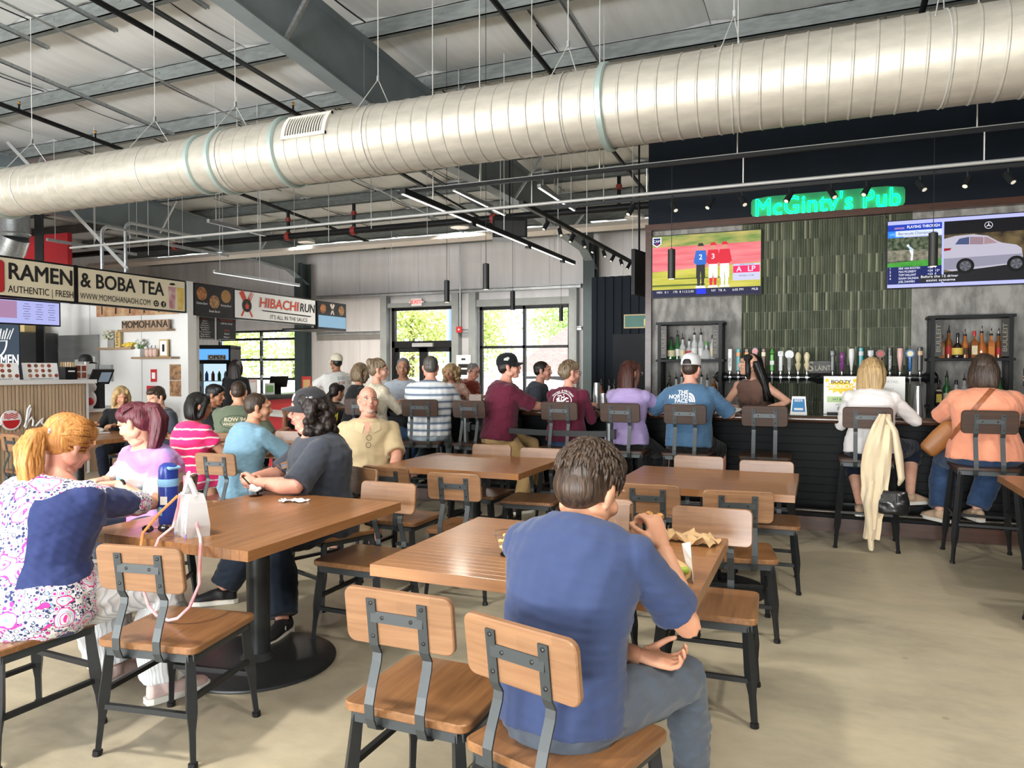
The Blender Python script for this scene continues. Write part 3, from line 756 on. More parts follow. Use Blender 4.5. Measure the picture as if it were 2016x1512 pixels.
# beer towers
HCOL = dict(white=(.8, .8, .78), teal=(.02, .28, .3), orange=(.6, .22, .03), red=(.5, .03, .03), silver=(.55, .56, .58), brown=(.1, .045, .02), green=(.1, .42, .06), cream=(.75, .66, .42), pink=(.72, .45, .42), blue=(.03, .12, .3), black=(.012, .012, .013), tan=(.5, .33, .18), yellow=(.75, .55, .1), purple=(.2, .06, .2))
def hm(c): return mat('tap handle ' + c, HCOL[c], .35, coat=.3)
def tower(label, x0, x1, handles, wallside):
    z, y = 1.4, 9.12
    t_ = thing('beer_tower', label, 'beer taps', (x0, y, z), 0, 'beer towers on the bar back wall')
    w = x1 - x0
    MB().tube([(0, 0, 0), (w, 0, 0)], .042, 14).build('pipe', mat('black tower pipe', (.01, .011, .012), .25, coat=.5), t_, smooth=True)
    for x in (0, w):
        s = -1 if x == 0 else 1
        MB().tube([(x, 0, 0), (x + s * .06, .01, 0), (x + s * .1, .05, 0), (x + s * .115, .15, 0), (x + s * .115, .275, 0)], [.044, .047, .047, .045, .045], 14).build('elbow', MATS['black tower pipe'], t_, smooth=True)
        MB().lathe([(.08, 0), (.08, .012), (.05, .03)], 18, M=Matrix.Translation((x + s * .115, .275, 0)) @ Matrix.Rotation(R(90), 4, 'X')).build('wall_flange', MATS['black tower pipe'], t_, smooth=True)
    n = len(handles)
    for k, (shape, c1, c2, txt) in enumerate(handles):
        x = .03 + (w - .06) * k / (n - 1)
        f = MB(); f.tube([(x, -.03, 0), (x, -.1, .0)], .014, 8); f.tube([(x, -.09, .0), (x, -.125, -.075)], .011, 8); f.lathe([(.012, 0), (.018, .02), (.014, .05), (.016, .065)], 10, (x, -.1, .01))
        fo = f.build('faucet', CHROME, t_, smooth=True)
        h_ = MB(); zb = .075; yy = -.1
        if shape == 'paddle': h_.slab(.048, .03, .26, .012, .004, Matrix.Translation((x, yy, zb)))
        elif shape == 'oval': h_.lathe([(.012, 0), (.024, .06), (.02, .14), (.028, .2)], 12, (x, yy, zb)); h_.ell((x, yy, zb + .23), (.036, .018, .042))
        elif shape == 'round': h_.lathe([(.012, 0), (.02, .03), (.022, .15)], 12, (x, yy, zb)); h_.lathe([(.048, 0), (.052, .01), (.048, .026)], 20, M=Matrix.Translation((x, yy + .013, zb + .19)) @ Matrix.Rotation(R(90), 4, 'X'))
        elif shape == 'bulb': h_.lathe([(.012, 0), (.022, .03), (.034, .07), (.02, .1), (.03, .14), (.034, .17), (.024, .2), (.012, .215)], 14, (x, yy, zb))
        elif shape == 'taper': h_.lathe([(.01, 0), (.016, .05), (.032, .16), (.03, .24), (.026, .25)], 12, (x, yy, zb))
        elif shape == 'block': h_.slab(.04, .03, .17, .006, .003, Matrix.Translation((x, yy, zb))); h_.slab(.06, .02, .06, .006, .003, Matrix.Translation((x, yy, zb + .17)))
        elif shape == 'spade': h_.slab(.042, .032, .19, .014, .004, Matrix.Translation((x, yy, zb))); h_.lathe([(.004, 0), (.026, .025), (.014, .055), (.001, .085)], 10, (x, yy, zb + .185))
        ho = h_.build('handle', hm(c1), fo, smooth=True)
        hz = {'paddle': .2, 'oval': .23, 'round': .19, 'bulb': .17, 'taper': .2, 'block': .2, 'spade': .1}[shape]
        if shape == 'round' or shape == 'oval':
            mb = MB(); disc(mb, basis((x, yy - .0195 if shape == 'oval' else yy - .015, zb + hz), *FACE_NY), 0, 0, .03, ry=.03); mb.build('badge', hm(c2), fo)
        else:
            MB().slab(.05 if shape != 'block' else .062, .034, .05, .012, .003, Matrix.Translation((x, yy, zb + hz - .03))).build('badge', hm(c2), fo, smooth=True)
        if txt:
            text(txt, basis((x, yy - .0215, zb + .1 if len(txt) > 2 else zb + hz), *(FACE_NY if len(txt) < 3 else ((0, 0, 1), (-1, 0, 0)))), .034 if len(txt) > 2 else .04, INK if c1 in ('white', 'silver', 'cream') or len(txt) < 3 else WINK, fo, bold=.01)
    return t_
tower('left black beer tap tower with nine handles behind the bartender', -1.0, -.09, [('paddle', 'white', 'white', 'ULTRA'), ('paddle', 'teal', 'orange', ''), ('paddle', 'brown', 'orange', ''), ('oval', 'silver', 'red', ''), ('paddle', 'brown', 'cream', ''), ('spade', 'green', 'white', ''), ('block', 'silver', 'white', 'C'), ('round', 'silver', 'silver', 'COORS'), ('bulb', 'cream', 'pink', ''), ('bulb', 'cream', 'yellow', '')], 0)
tower('right black beer tap tower behind the blonde woman in white', .12, 1.05, [('block', 'black', 'black', ''), ('bulb', 'purple', 'blue', ''), ('taper', 'white', 'black', ''), ('paddle', 'teal', 'silver', ''), ('block', 'silver', 'silver', ''), ('round', 'brown', 'red', ''), ('paddle', 'black', 'black', 'MODELO'), ('taper', 'pink', 'cream', ''), ('round', 'blue', 'cream', ''), ('paddle', 'black', 'tan', '')], 1)
sl = thing('slainte_plaque', 'dark carved plaque reading Sláinte between the beer towers', 'plaque', (.035, 9.37, 1.52))
MB().slab(.3, .15, .02, .03, .003, basis((0, 0, 0), *FACE_NY)).build('board', mat('dark bronze plaque', (.03, .028, .02), .4), sl, smooth=True)
text('S', basis((-.12, -.022, .0), *FACE_NY), .16, mat('plaque lettering', (.5, .47, .36), .4), sl, bold=.012)
text('LÁINTE', basis((.03, -.022, -.015), *FACE_NY), .085, MATS['plaque lettering'], sl, bold=.006, fit=.2)

# bottle shelves
def shelf_unit(label, x0, x1, txt):
    y0, y1, zt, zm, zl = 9.06, 9.385, 2.06, 1.6, 1.08
    s = thing('bottle_shelf', label, 'shelf', (x0, 0, 0), 0, 'black bottle shelf units')
    w = x1 - x0
    for x in (.02, w - .02):
        for y in (y0 + .02, y1 - .02): MB().bx(x - .02, x + .02, y - .02, y + .02, .92, zt).build('post', BLACKM, s)
        sp = MB().bx(x - .008, x + .008, y0 + .05, y1 - .05, .95, zt).build('side_panel', mat('smoked side panel', (.03, .03, .03), .4), s)
    for z in (zt, zm, zl): MB().bx(-.02, w + .02, y0 - .01, y1, z - .015, z + .015).build('shelf_board', BLACKM, s)
    for x, e in ((.075, 0), (w - .075, 0)): MB().bx(x - .035, x + .035, y0 + .005, y0 + .012, zm + .03, zt - .03).build('brand_strip', mat('dark strip', (.025, .022, .018), .4), s)
    for x in (.075, w - .075): text(txt, basis((x, y0 + .003, (zm + zt) / 2), (0, 0, 1), (-1, 0, 0)), .06, mat('faded lettering', (.25, .22, .16), .6), s, bold=.005, fit=.3)
    return (y0, y1, zt, zm, zl)
shelf_unit('black bottle shelf unit under the baseball television', -1.845, -1.07, 'BULLEIT')
shelf_unit('black bottle shelf unit under the golf television', 1.124, 1.883, 'BULLEIT')
GCOL = dict(clear=(.93, .95, .94), green=(.02, .12, .03), amber=(.24, .07, .015), dark=(.02, .012, .01), whiskey=(.42, .13, .03), blue=(.05, .1, .3))
def gm(c):
    if c == 'clear': return mat('clear bottle glass', (.9, .92, .92), .05, spec=.6, alpha=.35)
    return mat(c + ' bottle glass', GCOL[c], .08, spec=.7, coat=.5)
def bottle(label, x, y, z, kind, col, lab, cap, h=.28):
    b_ = thing('liquor_bottle', label, 'bottle', (x, y, z), 0, 'liquor bottles on the bar shelves')
    p = {'tall': [(.03, 0), (.036, .01), (.036, .56), (.03, .64), (.014, .72), (.013, .94)], 'round': [(.03, 0), (.046, .02), (.05, .3), (.042, .5), (.016, .62), (.014, .92)],
         'square': [(.036, 0), (.042, .01), (.042, .58), (.034, .66), (.014, .72), (.013, .93)], 'flask': [(.045, 0), (.055, .05), (.052, .35), (.035, .55), (.016, .63), (.015, .92)]}[kind]
    sg = 4 if kind == 'square' else 14
    Mr = Matrix.Rotation(R(45), 4, 'Z') if sg == 4 else None
    MB().lathe([(r, q * h) for r, q in p], sg, M=Mr).build('glass_body', gm(col), b_, smooth=sg > 4)
    if lab:
        rl = max(r for r, q in p) + .0015
        if sg == 4: MB().box((0, -.0305, h * .3), (.052, .002, h * .34)).build('paper_label', mat('label ' + lab, HCOL.get(lab, (.8, .78, .7)), .6, noise=.25, nscale=60), b_)
        else: MB().lathe([(rl, h * .14), (rl, h * .42)], 14).build('paper_label', mat('label ' + lab, HCOL.get(lab, (.8, .78, .7)), .6, noise=.25, nscale=60), b_, smooth=True)
    if cap == 'pour':
        c = MB().lathe([(.016, .92 * h), (.016, h)], 10).build('stopper', BLACKP, b_, smooth=True)
        MB().tube([(0, 0, h), (0, -.004, h + .03), (.0, -.02, h + .055)], [.006, .005, .004], 6).build('pour_spout', CHROME, c)
    else:
        MB().lathe([(.0165, .86 * h), (.0165, h), (.012, h + .012)], 10).build('stopper', hm(cap) if cap in HCOL else BLACKP, b_, smooth=True)
ORD = ['first', 'second', 'third', 'fourth', 'fifth', 'sixth', 'seventh', 'eighth', 'ninth', 'tenth']
def row(where, x0, x1, y, z, spec):
    for k, (kind, col, lab, cap, h) in enumerate(spec):
        x = x0 + (x1 - x0) * k / (len(spec) - 1)
        ds = {'green': 'green glass', 'clear': 'clear glass', 'amber': 'brown glass', 'dark': 'dark glass', 'whiskey': 'amber whiskey', 'blue': 'blue glass'}[col]
        bottle(ds + ' bottle, ' + ORD[k] + ' from left on ' + where, x, y + (.03 if k % 2 else -.02), z, kind, col, lab, cap, h)
Lh, Rh = 'shelf under the baseball television', 'shelf under the golf television'
row('the upper ' + Lh, -1.7, -1.2, 9.2, 1.616, [('round', 'green', 'cream', 'black', .27), ('tall', 'green', 'white', 'pour', .31), ('tall', 'clear', 'cream', 'pour', .27), ('flask', 'clear', 'red', 'pour', .25), ('tall', 'clear', 'white', 'pour', .33), ('tall', 'clear', 'white', 'pour', .33), ('flask', 'clear', None, 'green', .2), ('square', 'clear', 'cream', 'black', .29)])
row('the lower ' + Lh, -1.72, -1.18, 9.2, 1.096, [('tall', 'dark', 'white', 'pour', .32), ('round', 'clear', 'red', 'pour', .3), ('tall', 'clear', 'blue', 'pour', .33), ('square', 'clear', 'white', 'pour', .33), ('tall', 'dark', 'cream', 'red', .31), ('tall', 'clear', 'silver', 'pour', .33), ('round', 'clear', 'blue', 'pour', .29), ('tall', 'amber', 'orange', 'pour', .31)])
row('the upper ' + Rh, 1.24, 1.78, 9.2, 1.616, [('square', 'whiskey', 'tan', 'black', .25), ('tall', 'amber', 'red', 'pour', .3), ('flask', 'dark', 'yellow', 'black', .26), ('tall', 'whiskey', 'brown', 'pour', .26), ('square', 'amber', 'cream', 'red', .28), ('flask', 'whiskey', None, 'pour', .29), ('square', 'whiskey', 'orange', 'pour', .26), ('tall', 'amber', 'red', 'pour', .26)])
row('the lower ' + Rh, 1.22, 1.8, 9.2, 1.096, [('square', 'dark', 'yellow', 'black', .27), ('tall', 'green', 'cream', 'pour', .33), ('round', 'clear', 'white', 'black', .27), ('tall', 'clear', 'tan', 'pour', .3), ('tall', 'whiskey', 'white', 'pour', .32), ('tall', 'clear', 'blue', 'pour', .3), ('square', 'whiskey', 'cream', 'black', .27), ('tall', 'green', 'white', 'pour', .31)])
for k in range(7):
    bottle('slim well bottle, ' + ORD[k] + ' from left on the bar return behind the purple shirt', -2.52 + k * .085, 8.9 + .06 * (k % 2), 1.04 if k < 4 else 1.04, 'tall', ('amber', 'clear', 'dark', 'whiskey')[k % 4], ('red', 'white', 'cream')[k % 3], 'pour', .27) if k < 4 else None
# bar shakers, glasses and cards on the counter
STEEL = mat('brushed steel shaker', (.6, .61, .62), .25, .9)
def shaker(label, x, y, z, r0, r1, h, n=1):
    s = thing('cocktail_shaker', label, 'shaker', (x, y, z), 0, 'steel shakers on the bar')
    for k in range(n):
        MB().lathe([(r0, k * .06), (r1, k * .06 + h), (r1 + .003, k * .06 + h), (r1 + .003, k * .06 + h + .004), (r1 - .004, k * .06 + h)], 16).build('cup', STEEL, s, smooth=True)
shaker('tall stack of steel shakers on the bar beside the navy wall', -2.2, 7.6, 1.065, .045, .032, .16, 3)
shaker('single steel shaker in front of the tall shaker stack', -2.28, 7.45, 1.065, .046, .034, .16)
shaker('steel shaker right of the tall shaker stack', -2.1, 7.5, 1.065, .046, .034, .17)
shaker('steel cup left of the tall shaker stack', -2.42, 7.55, 1.065, .046, .03, .15)
shaker('large steel shaker on the bar left of the woman in orange', .86, 7.72, 1.065, .058, .03, .27)
mt = thing('bar_mat', 'black ribbed bar mat under the steel shakers', 'mat', (-2.22, 7.55, 1.065))
MB().box((0, 0, .006), (.62, .3, .012)).build('rubber', BLACKP, mt)
def glassware(label, x, y, z, r, h, liquid=None, group='drinking glasses'):
    g = thing('drinking_glass', label, 'glass', (x, y, z), 0, group)
    MB().lathe([(r * .8, 0), (r * .82, .008), (r, h), (r - .003, h), (r * .78, .012), (.0005, .012)], 18).build('glass_wall', mat('thin drinking glass', (.97, .98, .98), .0, trans=1., ior=1.12), g, smooth=True)
    if liquid: MB().lathe([(r * .77, .013), (r * .9, h * .8), (.0005, h * .8)], 16).build('drink', mat('drink ' + liquid, {'beer': (.6, .32, .05), 'water': (.75, .8, .8), 'cola': (.05, .015, .008)}[liquid], .05, alpha=.9), g, smooth=True)
glassware('clear upright glass on the bar right of the blue tent card', -.05, 7.65, 1.065, .04, .15); glassware('clear glass beside the boozy brunch card', .03, 7.72, 1.065, .036, .16)
glassware('beer glass on the bar in front of the maroon shirt man', -3.0, 7.45, 1.065, .04, .15, 'beer')
glassware('water glass in front of the man in white polo', -4.45, 7.5, 1.065, .04, .13, 'water')
tc_ = thing('tent_card', 'small blue and white tent card standing on the bar', 'card', (-.17, 7.5, 1.065))
MB().add([(-.075, -.04, 0), (.075, -.04, 0), (.06, -.005, .17), (-.06, -.005, .17), (-.075, .04, 0), (.075, .04, 0), (.06, .0, .17), (-.06, .0, .17)], [(0, 1, 2, 3), (5, 4, 7, 6), (0, 3, 7, 4), (1, 5, 6, 2), (3, 2, 6, 7)]).build('card', PAPER, tc_)
MB().add([(-.06, -.0385, .025), (.06, -.0385, .025), (.05, -.0075, .15), (-.05, -.0075, .15)], [(0, 1, 2, 3)], Matrix.Translation((0, -.0015, 0))).build('blue_print', mat('blue print', (.02, .2, .45), .5), tc_)
text('BEER', basis((0, -.022, .13), (1, 0, 0), (0, .22, 1)), .035, WINK, tc_, bold=.01); MB().box((0, -.036, .05), (.08, .003, .02)).build('print', WINK, tc_)
def card(label, x, y, w, h, build):
    c = thing('menu_card', label, 'menu card', (x, y, 1.068), 0, 'standing menu cards on the bar')
    MB().box((0, 0, h / 2), (w, .008, h)).build('board', PAPER, c)
    MB().box((0, .03, .008), (w * .8, .07, .016)).build('foot', BLACKP, c)
    build(c, w, h)
def brunch(c, w, h):
    M0 = basis((0, -.006, h), *FACE_NY)
    star = MB(); poly(star, M0, [((.1 if k % 2 else .135) * math.cos(k * math.pi / 12), -.1 + (.042 if k % 2 else .07) * math.sin(k * math.pi / 12)) for k in range(24)]); star.build('burst', mat('burst yellow', (.85, .55, .02), .5), c)
    text('BOOZY', M0 @ Matrix.Translation((0, -.055, .001)), .05, INK, c, bold=.02); text('BRUNCH', M0 @ Matrix.Translation((0, -.1, .001)), .055, WINK, c, bold=.02, fit=.19)
    MB().box((0, -.006, .14), (w * .8, .003, .055)).build('green_box', mat('pale green print', (.45, .6, .3), .6), c)
    text('SAT & SUN', basis((0, -.009, .14), *FACE_NY), .03, INK, c); text('UNTIL 2 PM', basis((0, -.006, .09), *FACE_NY), .018, INK, c)
    r = MB(); disc(r, basis((0, -.006, .05), *FACE_NY), 0, 0, .03); r.build('seal', mat('grey print', (.35, .36, .36), .6), c)
    for sx in (-.12, .12):
        r = MB(); disc(r, basis((sx, -.006, h - .04), *FACE_NY), 0, 0, .018); r.build('flower', MATS['burst yellow'], c)
card('boozy brunch menu card with yellow burst standing on the bar', .2, 7.62, .3, .36, brunch)
def events(c, w, h):
    for k, (t_, s_) in enumerate((('COCKTAIL', .035), ('MENU', .035), ('FRIDAY', .03), ('6 PM - 9 PM', .022))):
        text(t_, basis((0, -.006, h - .05 - k * .07), *FACE_NY), s_, mat('grey print', (.35, .36, .36), .6), c)
    for k in range(3): MB().box((-.07 + .07 * k, -.006, .06), (.03, .003, .07)).build('drawing', mat('blue grey print', (.3, .38, .45), .6), c)
    MB().box((0, -.006, .12), (.2, .003, .03)).build('drawing', mat('pale orange print', (.8, .6, .4), .6), c)
card('white drinks menu card behind the arm of the blonde woman', .6, 7.6, .28, .36, events)
# back bar clutter
for k, x in enumerate((-.45, -.3, .42, .5)):
    glassware('stacked pint glass, ' + ORD[k] + ' from left along the back bar top', x, 8.95, .92, .042, .15)
st = thing('stanchion', 'grey crowd barrier post with retractable belt near the bald man', 'stanchion', (-3.35, 6.75, 0), 0, 'belt barrier posts')
st2 = thing('stanchion', 'grey crowd barrier post in front of the woman in purple', 'stanchion', (-1.76, 6.5, 0), 0, 'belt barrier posts')
for s in (st, st2):
    MB().lathe([(.16, 0), (.16, .012), (.15, .022), (.03, .03)], 24).build('base', BLACKM, s, smooth=True)
    MB().lathe([(.032, .02), (.032, .97), (.034, .97), (.034, 1.0), (.03, 1.005)], 16).build('post', mat('dark steel post', (.1, .11, .115), .3, .7), s, smooth=True)
    MB().box((.03, -.0, .9), (.05, .06, .09)).build('belt_head', BLACKP, s)
bel = MB(); n = 12
for k in range(n):
    u0, u1 = k / n, (k + 1) / n; z = lambda u: .9 - .02 * math.sin(math.pi * u)
    a, c = (1.56 * u0 + .03, -.25 * u0, z(u0)), (1.56 * u1 + .03, -.25 * u1, z(u1))
    bel.bar(a, c, .004, .055)
bel.build('belt', mat('black webbing', (.02, .022, .023), .6), st)

# ------------------------------------------------------------------ duct, pipes and lights under the roof
DUCT = mat('spiral duct steel', (.56, .53, .465), .46, .45, noise=.16, nscale=5, stretch=(1, 3, 3), bump=.05, bscale=20)
DY, DZ = 5.7, 3.585
duct = thing('spiral_duct', 'huge round spiral air duct crossing the hall under the roof', 'air duct', (0, DY, DZ))
def rotX(M0=None): return Matrix.Rotation(R(90), 4, 'Y')
def duct_section(xa, xb, r, r2=None):
    prof = []; n = max(2, int((xb - xa) / .145)); step = (xb - xa) / n
    for k in range(n + 1):
        x = xa + k * step; rr = r + ((r2 or r) - r) * k / n
        if k in (0, n): prof += [(rr, x)]
        else: prof += [(rr, x - .011), (rr + .006, x - .004), (rr + .006, x + .004), (rr, x + .011)]
    m = MB(); m.lathe([(a, b_) for a, b_ in prof], 40, M=Matrix.Shear('XZ', 4, (0, 0)) @ Matrix.Rotation(R(90), 4, 'Y'))
    # tilt the seams slightly: shear along the axis with height
    m.v = [(x + .12 * z_ * 0.35, y_, z_) for x, y_, z_ in m.v]
    return m.build('duct_section', DUCT, duct, smooth=True)
for xa, xb, r in ((-19.6, -8.9, .275), (-8.9, -5.76, .275), (-5.48, -4.7, .305), (-4.7, -1.56, .305), (-1.56, 6.5, .31)): duct_section(xa, xb, r)
MB().lathe([(.275, -5.76), (.283, -5.7), (.292, -5.62), (.3, -5.54), (.305, -5.48)], 40, M=rotX()).build('reducer', DUCT, duct, smooth=True)
FLG = mat('pale green galvanised flange', (.5, .62, .6), .35, .6)
for x, r in ((-8.9, .3), (-5.78, .3), (-5.48, .33), (-4.7, .335), (-1.56, .34)):
    MB().lathe([(r - .05, x - .03), (r - .012, x - .03), (r, x - .02), (r, x + .02), (r - .012, x + .03), (r - .05, x + .03)], 40, M=rotX()).build('flange', FLG, duct, smooth=True)
vt = MB(); a0, a1 = R(2), R(50)
def onduct(x, a, r): return (x, -r * math.cos(a), r * math.sin(a))
GRW = mat('off white vent grille', (.75, .72, .64), .5)
vg = MB()
x0, x1 = -4.56, -4.07
for (xa, xb, aa, ab) in ((x0, x1, a0, a0 + .09), (x0, x1, a1 - .09, a1), (x0, x0 + .04, a0, a1), (x1 - .04, x1, a0, a1)):
    n = 6
    for k in range(n):
        p = aa + (ab - aa) * k / n; q = aa + (ab - aa) * (k + 1) / n
        vg.add([onduct(xa, p, .33), onduct(xb, p, .33), onduct(xb, q, .33), onduct(xa, q, .33), onduct(xa, p, .3), onduct(xb, p, .3), onduct(xb, q, .3), onduct(xa, q, .3)], [(0, 1, 2, 3), (0, 4, 5, 1), (1, 5, 6, 2), (2, 6, 7, 3), (3, 7, 4, 0)])
gv = vg.build('vent_grille', GRW, duct)
for k in range(14):
    x = x0 + .06 + k * .0285
    MB().tube([onduct(x, a0 + .09 + (a1 - a0 - .18) * q / 5, .322) for q in range(6)], .006, 5).build('louver', GRW, gv)
bk = MB()
for q in range(5):
    p, p2 = a0 + (a1 - a0) * q / 5, a0 + (a1 - a0) * (q + 1) / 5
    bk.add([onduct(x0, p, .313), onduct(x1, p, .313), onduct(x1, p2, .313), onduct(x0, p2, .313)], [(0, 1, 2, 3)])
bk.build('grille_throat', mat('dark throat', (.12, .11, .1), .8), gv)
for x in (-8.45, -6.5, -5.4, -3.72, -1.9, -.6, .75, -10.5, -12.5, 2.6):
    zt = zroof(DY) + .1 - DZ; h = MB()
    h.tube([(x, 0, zt), (x, 0, .55)], .005, 5); h.tube([(x, 0, .55), (x - .07, -.25, .2)], .004, 5); h.tube([(x, 0, .55), (x + .06, .25, .2)], .004, 5)
    ho = h.build('hanger_cable', mat('hanger wire', (.62, .62, .6), .4, .4), duct)
    MB().box((x, 0, .56), (.02, .02, .05)).build('cable_grip', GALV, ho)
    rr = .28 if x < -5.8 else .315
    MB().tube([(x + .02 * math.sin(a), -rr * math.sin(a), rr * math.cos(a)) for a in [R(d) for d in range(0, 361, 15)]], .005, 5, cap=False).build('hanger_loop', MATS['hanger wire'], duct)

def pipe(name, label, pts, r, m, cat='pipe', seg=10):
    return tag(MB().tube(pts, r, seg).build(name, m, smooth=True), label, cat)
def run_y(name, label, x, y0, y1, dz, r, m, cat='pipe'):
    """pipe following the roof slope"""
    return pipe(name, label, [(x, y, zroof(y) - dz) for y in np.linspace(y0, y1, 8)], r, m, cat)
SPK = {}
SPK[-6.9] = run_y('sprinkler_pipe', 'black sprinkler pipe under the roof left of the big grey rafter', -6.9, -8, 16.6, .22, .034, BLACKM)
SPK[-10.65] = run_y('sprinkler_pipe', 'black sprinkler pipe under the roof above the ramen sign', -10.65, -8, 16.6, .22, .034, BLACKM)
run_y('sprinkler_pipe', 'black sprinkler pipe under the roof right of the big grey rafter', -3.07, -8, 16.6, .2, .032, BLACKM)
run_y('sprinkler_pipe', 'black sprinkler pipe high above the golf television', .95, -8, 9.2, .2, .032, BLACKM)
run_y('conduit', 'thin dark conduit beside the black pipe left of the rafter', -6.62, -8, 16.6, .12, .02, GREYM, 'conduit')
run_y('conduit', 'second thin dark conduit beside the black pipe left of the rafter', -6.7, 3, 16.6, .1, .014, GREYM, 'conduit')
run_y('conduit', 'thin grey conduit high over the left stalls', -8.0, -8, 16, .14, .014, GALV, 'conduit')
for k, (x, y) in enumerate(((-6.9, 4.95), (-6.9, 8.4), (-10.65, 7.0), (-10.65, 8.2))):
    sp = MB().tube([(x, y, zroof(y) - .2), (x, y, zroof(y) - .13)], .014, 8).build('sprinkler_head', BLACKM, SPK[x]); MB().lathe([(.02, .07), (.025, .075), (.008, .1), (.028, .115)], 10, (x, y, zroof(y) - .2)).build('deflector', BRASS, sp)
for k, (x, y1) in enumerate(((-7.36, 5.95), (-8.5, 5.95), (-6.0, 5.95), (-9.4, 8.6), (-2.45, 8.9))):
    m = MB(); z = lambda y: zroof(y) - .16
    for dx in (-.02, .02): m.bar((x + dx, -8, z(-8)), (x + dx, y1, z(y1)), .004, .041)
    m.bar((x, -8, z(-8) + .02), (x, y1, z(y1) + .02), .041, .004)
    o = m.build('strut_channel', GALV); tag(o, ['galvanised strut channel ending at the near purlin, centre one', 'galvanised strut channel ending at the near purlin, leftmost one', 'galvanised strut channel ending beside the grey rafter', 'galvanised strut channel above the stall sign end', 'galvanised strut channel over the bar'][k], 'strut')
# cross main with red couplings, pale cross pipe further back
cm = thing('cross_main_pipe', 'thick black sprinkler main crossing under the roof at the back', 'pipe', (0, 0, 0))
MB().tube([(-19.5, 12, 4.2), (6, 12, 4.2)], .065, 12).build('pipe_run', BLACKM, cm, smooth=True)
REDC = mat('red grooved coupling', (.25, .03, .025), .5)
for x in (-13.1, -10.0, -8.4, -5.4, -1.9): MB().tube([(x - .05, 12, 4.2), (x + .05, 12, 4.2)], .085, 12).build('coupling', REDC, cm, smooth=True)
for x in (-10.0, -8.4, -3.1):
    MB().tube([(x, 12, 4.25), (x, 12, 4.72)], .035, 8).build('riser', BLACKM, cm, smooth=True); MB().tube([(x, 12, 4.5), (x, 12, 4.58)], .05, 8).build('coupling', REDC, cm, smooth=True)
pipe('pale_cross_beam', 'long pale square beam crossing below the back rafters', [(-18.5, 14, 4.3), (6, 14, 4.3)], .085, mat('cream painted beam', (.68, .62, .56), .5), 'beam', 4)
LOWC = mat('grey conduit', (.36, .36, .35), .45, .3)
pipe('long_conduit', 'long pale conduit carrying spotlights in front of the bar wall', [(-9.2, 6.7, 3.11), (6.3, 6.7, 3.11)], .016, LOWC, 'conduit')
def track(name, label, p0, p1, w, h, m, lit=None):
    t_ = thing(name, label, 'light track', p0)
    v = Vector(p1) - Vector(p0)
    MB().bar((0, 0, 0), v, w, h).build('rail', m, t_)
    if lit: MB().bar((0, 0, -h / 2 - .004), v + Vector((0, 0, -h / 2 - .004)), w * .4, .006).build('led_strip', mat('led diffuser ' + str(lit), (.9, .9, .88), .4, emit=(1, .97, .92), estr=lit), t_)
    return t_
def rods(parent, pts, ztop):
    for x, y, z in pts:
        MB().tube([(x, y, z), (x, y, ztop)], .006, 5).build('hanger_rod', MATS['hanger wire'], parent)
tk = track('bar_track', 'upper black rail with grey top hanging in front of the bar', (-4.12, 6.7, 3.365), (6.3, 6.7, 3.365), .034, .034, BLACKM)
MB().bar((0, 0, .02), (10.4, 0, .02), .03, .008).build('top_conduit', LOWC, tk)
rods(tk, [(3.45, 0, 0), (5.25, 0, 0), (.95, 0, 0), (2.2, 0, 0), (7.6, 0, 0)], 2.2)
rods(tk, [(3.5, 0, -.25), (5.3, 0, -.25), (7.66, 0, -.25), (2.65, 0, -.25)], -.02)
lt = track('linear_light', 'long lit black linear light hanging beside the spotlight rail', (-3.68, 6.05, 3.2), (-3.63, 11.2, 3.2), .06, .055, BLACKM, 2.2)
rods(lt, [(0, .6, 0), (.02, 2.4, 0), (.04, 4.4, 0)], 2.25)
for yy in (1.5, 3.2, 4.6): MB().box((.01 * yy, yy, -.04), (.05, .1, .06)).build('driver_clip', BLACKP, lt)
st_ = track('spotlight_track', 'black track carrying a row of small spotlights', (-2.82, 6.95, 3.2), (-2.75, 12.1, 3.2), .05, .045, BLACKM)
rods(st_, [(0, .3, 0), (.03, 2.2, 0), (.06, 4.6, 0)], 2.25)
def spot(parent, x, y, z, tilt):
    s = MB().tube([(x, y, z), (x, y, z - .07)], .01, 6).build('spotlight_stem', BLACKM, parent)
    d = Vector((math.sin(tilt) * .5, -.5, -.8)).normalized() * .11
    c = Vector((x, y, z - .07))
    MB().tube([c - d * .4, c + d * .6], [.024, .027], 12).build('spotlight_head', BLACKM, s, smooth=True)
    MB().tube([c + d * .6, c + d * .62], .019, 12).build('spotlight_lens', mat('spot lens', (.7, .68, .6), .3, emit=(1, .9, .75), estr=.3), s)
for k in range(10): spot(st_, .01 * k, .75 + k * .44, -.02, .8 if k % 2 else -.6)
sb = track('bar_spotlight_rail', 'black rail of spotlights along the front of the bar wall', (-2.4, 6.74, 3.075), (6.2, 6.74, 3.075), .03, .03, BLACKM)
for k in range(12): spot(sb, .78 + k * .33 + (.06 if k % 3 else 0), 0, -.015, .9 if k % 2 else -.9)
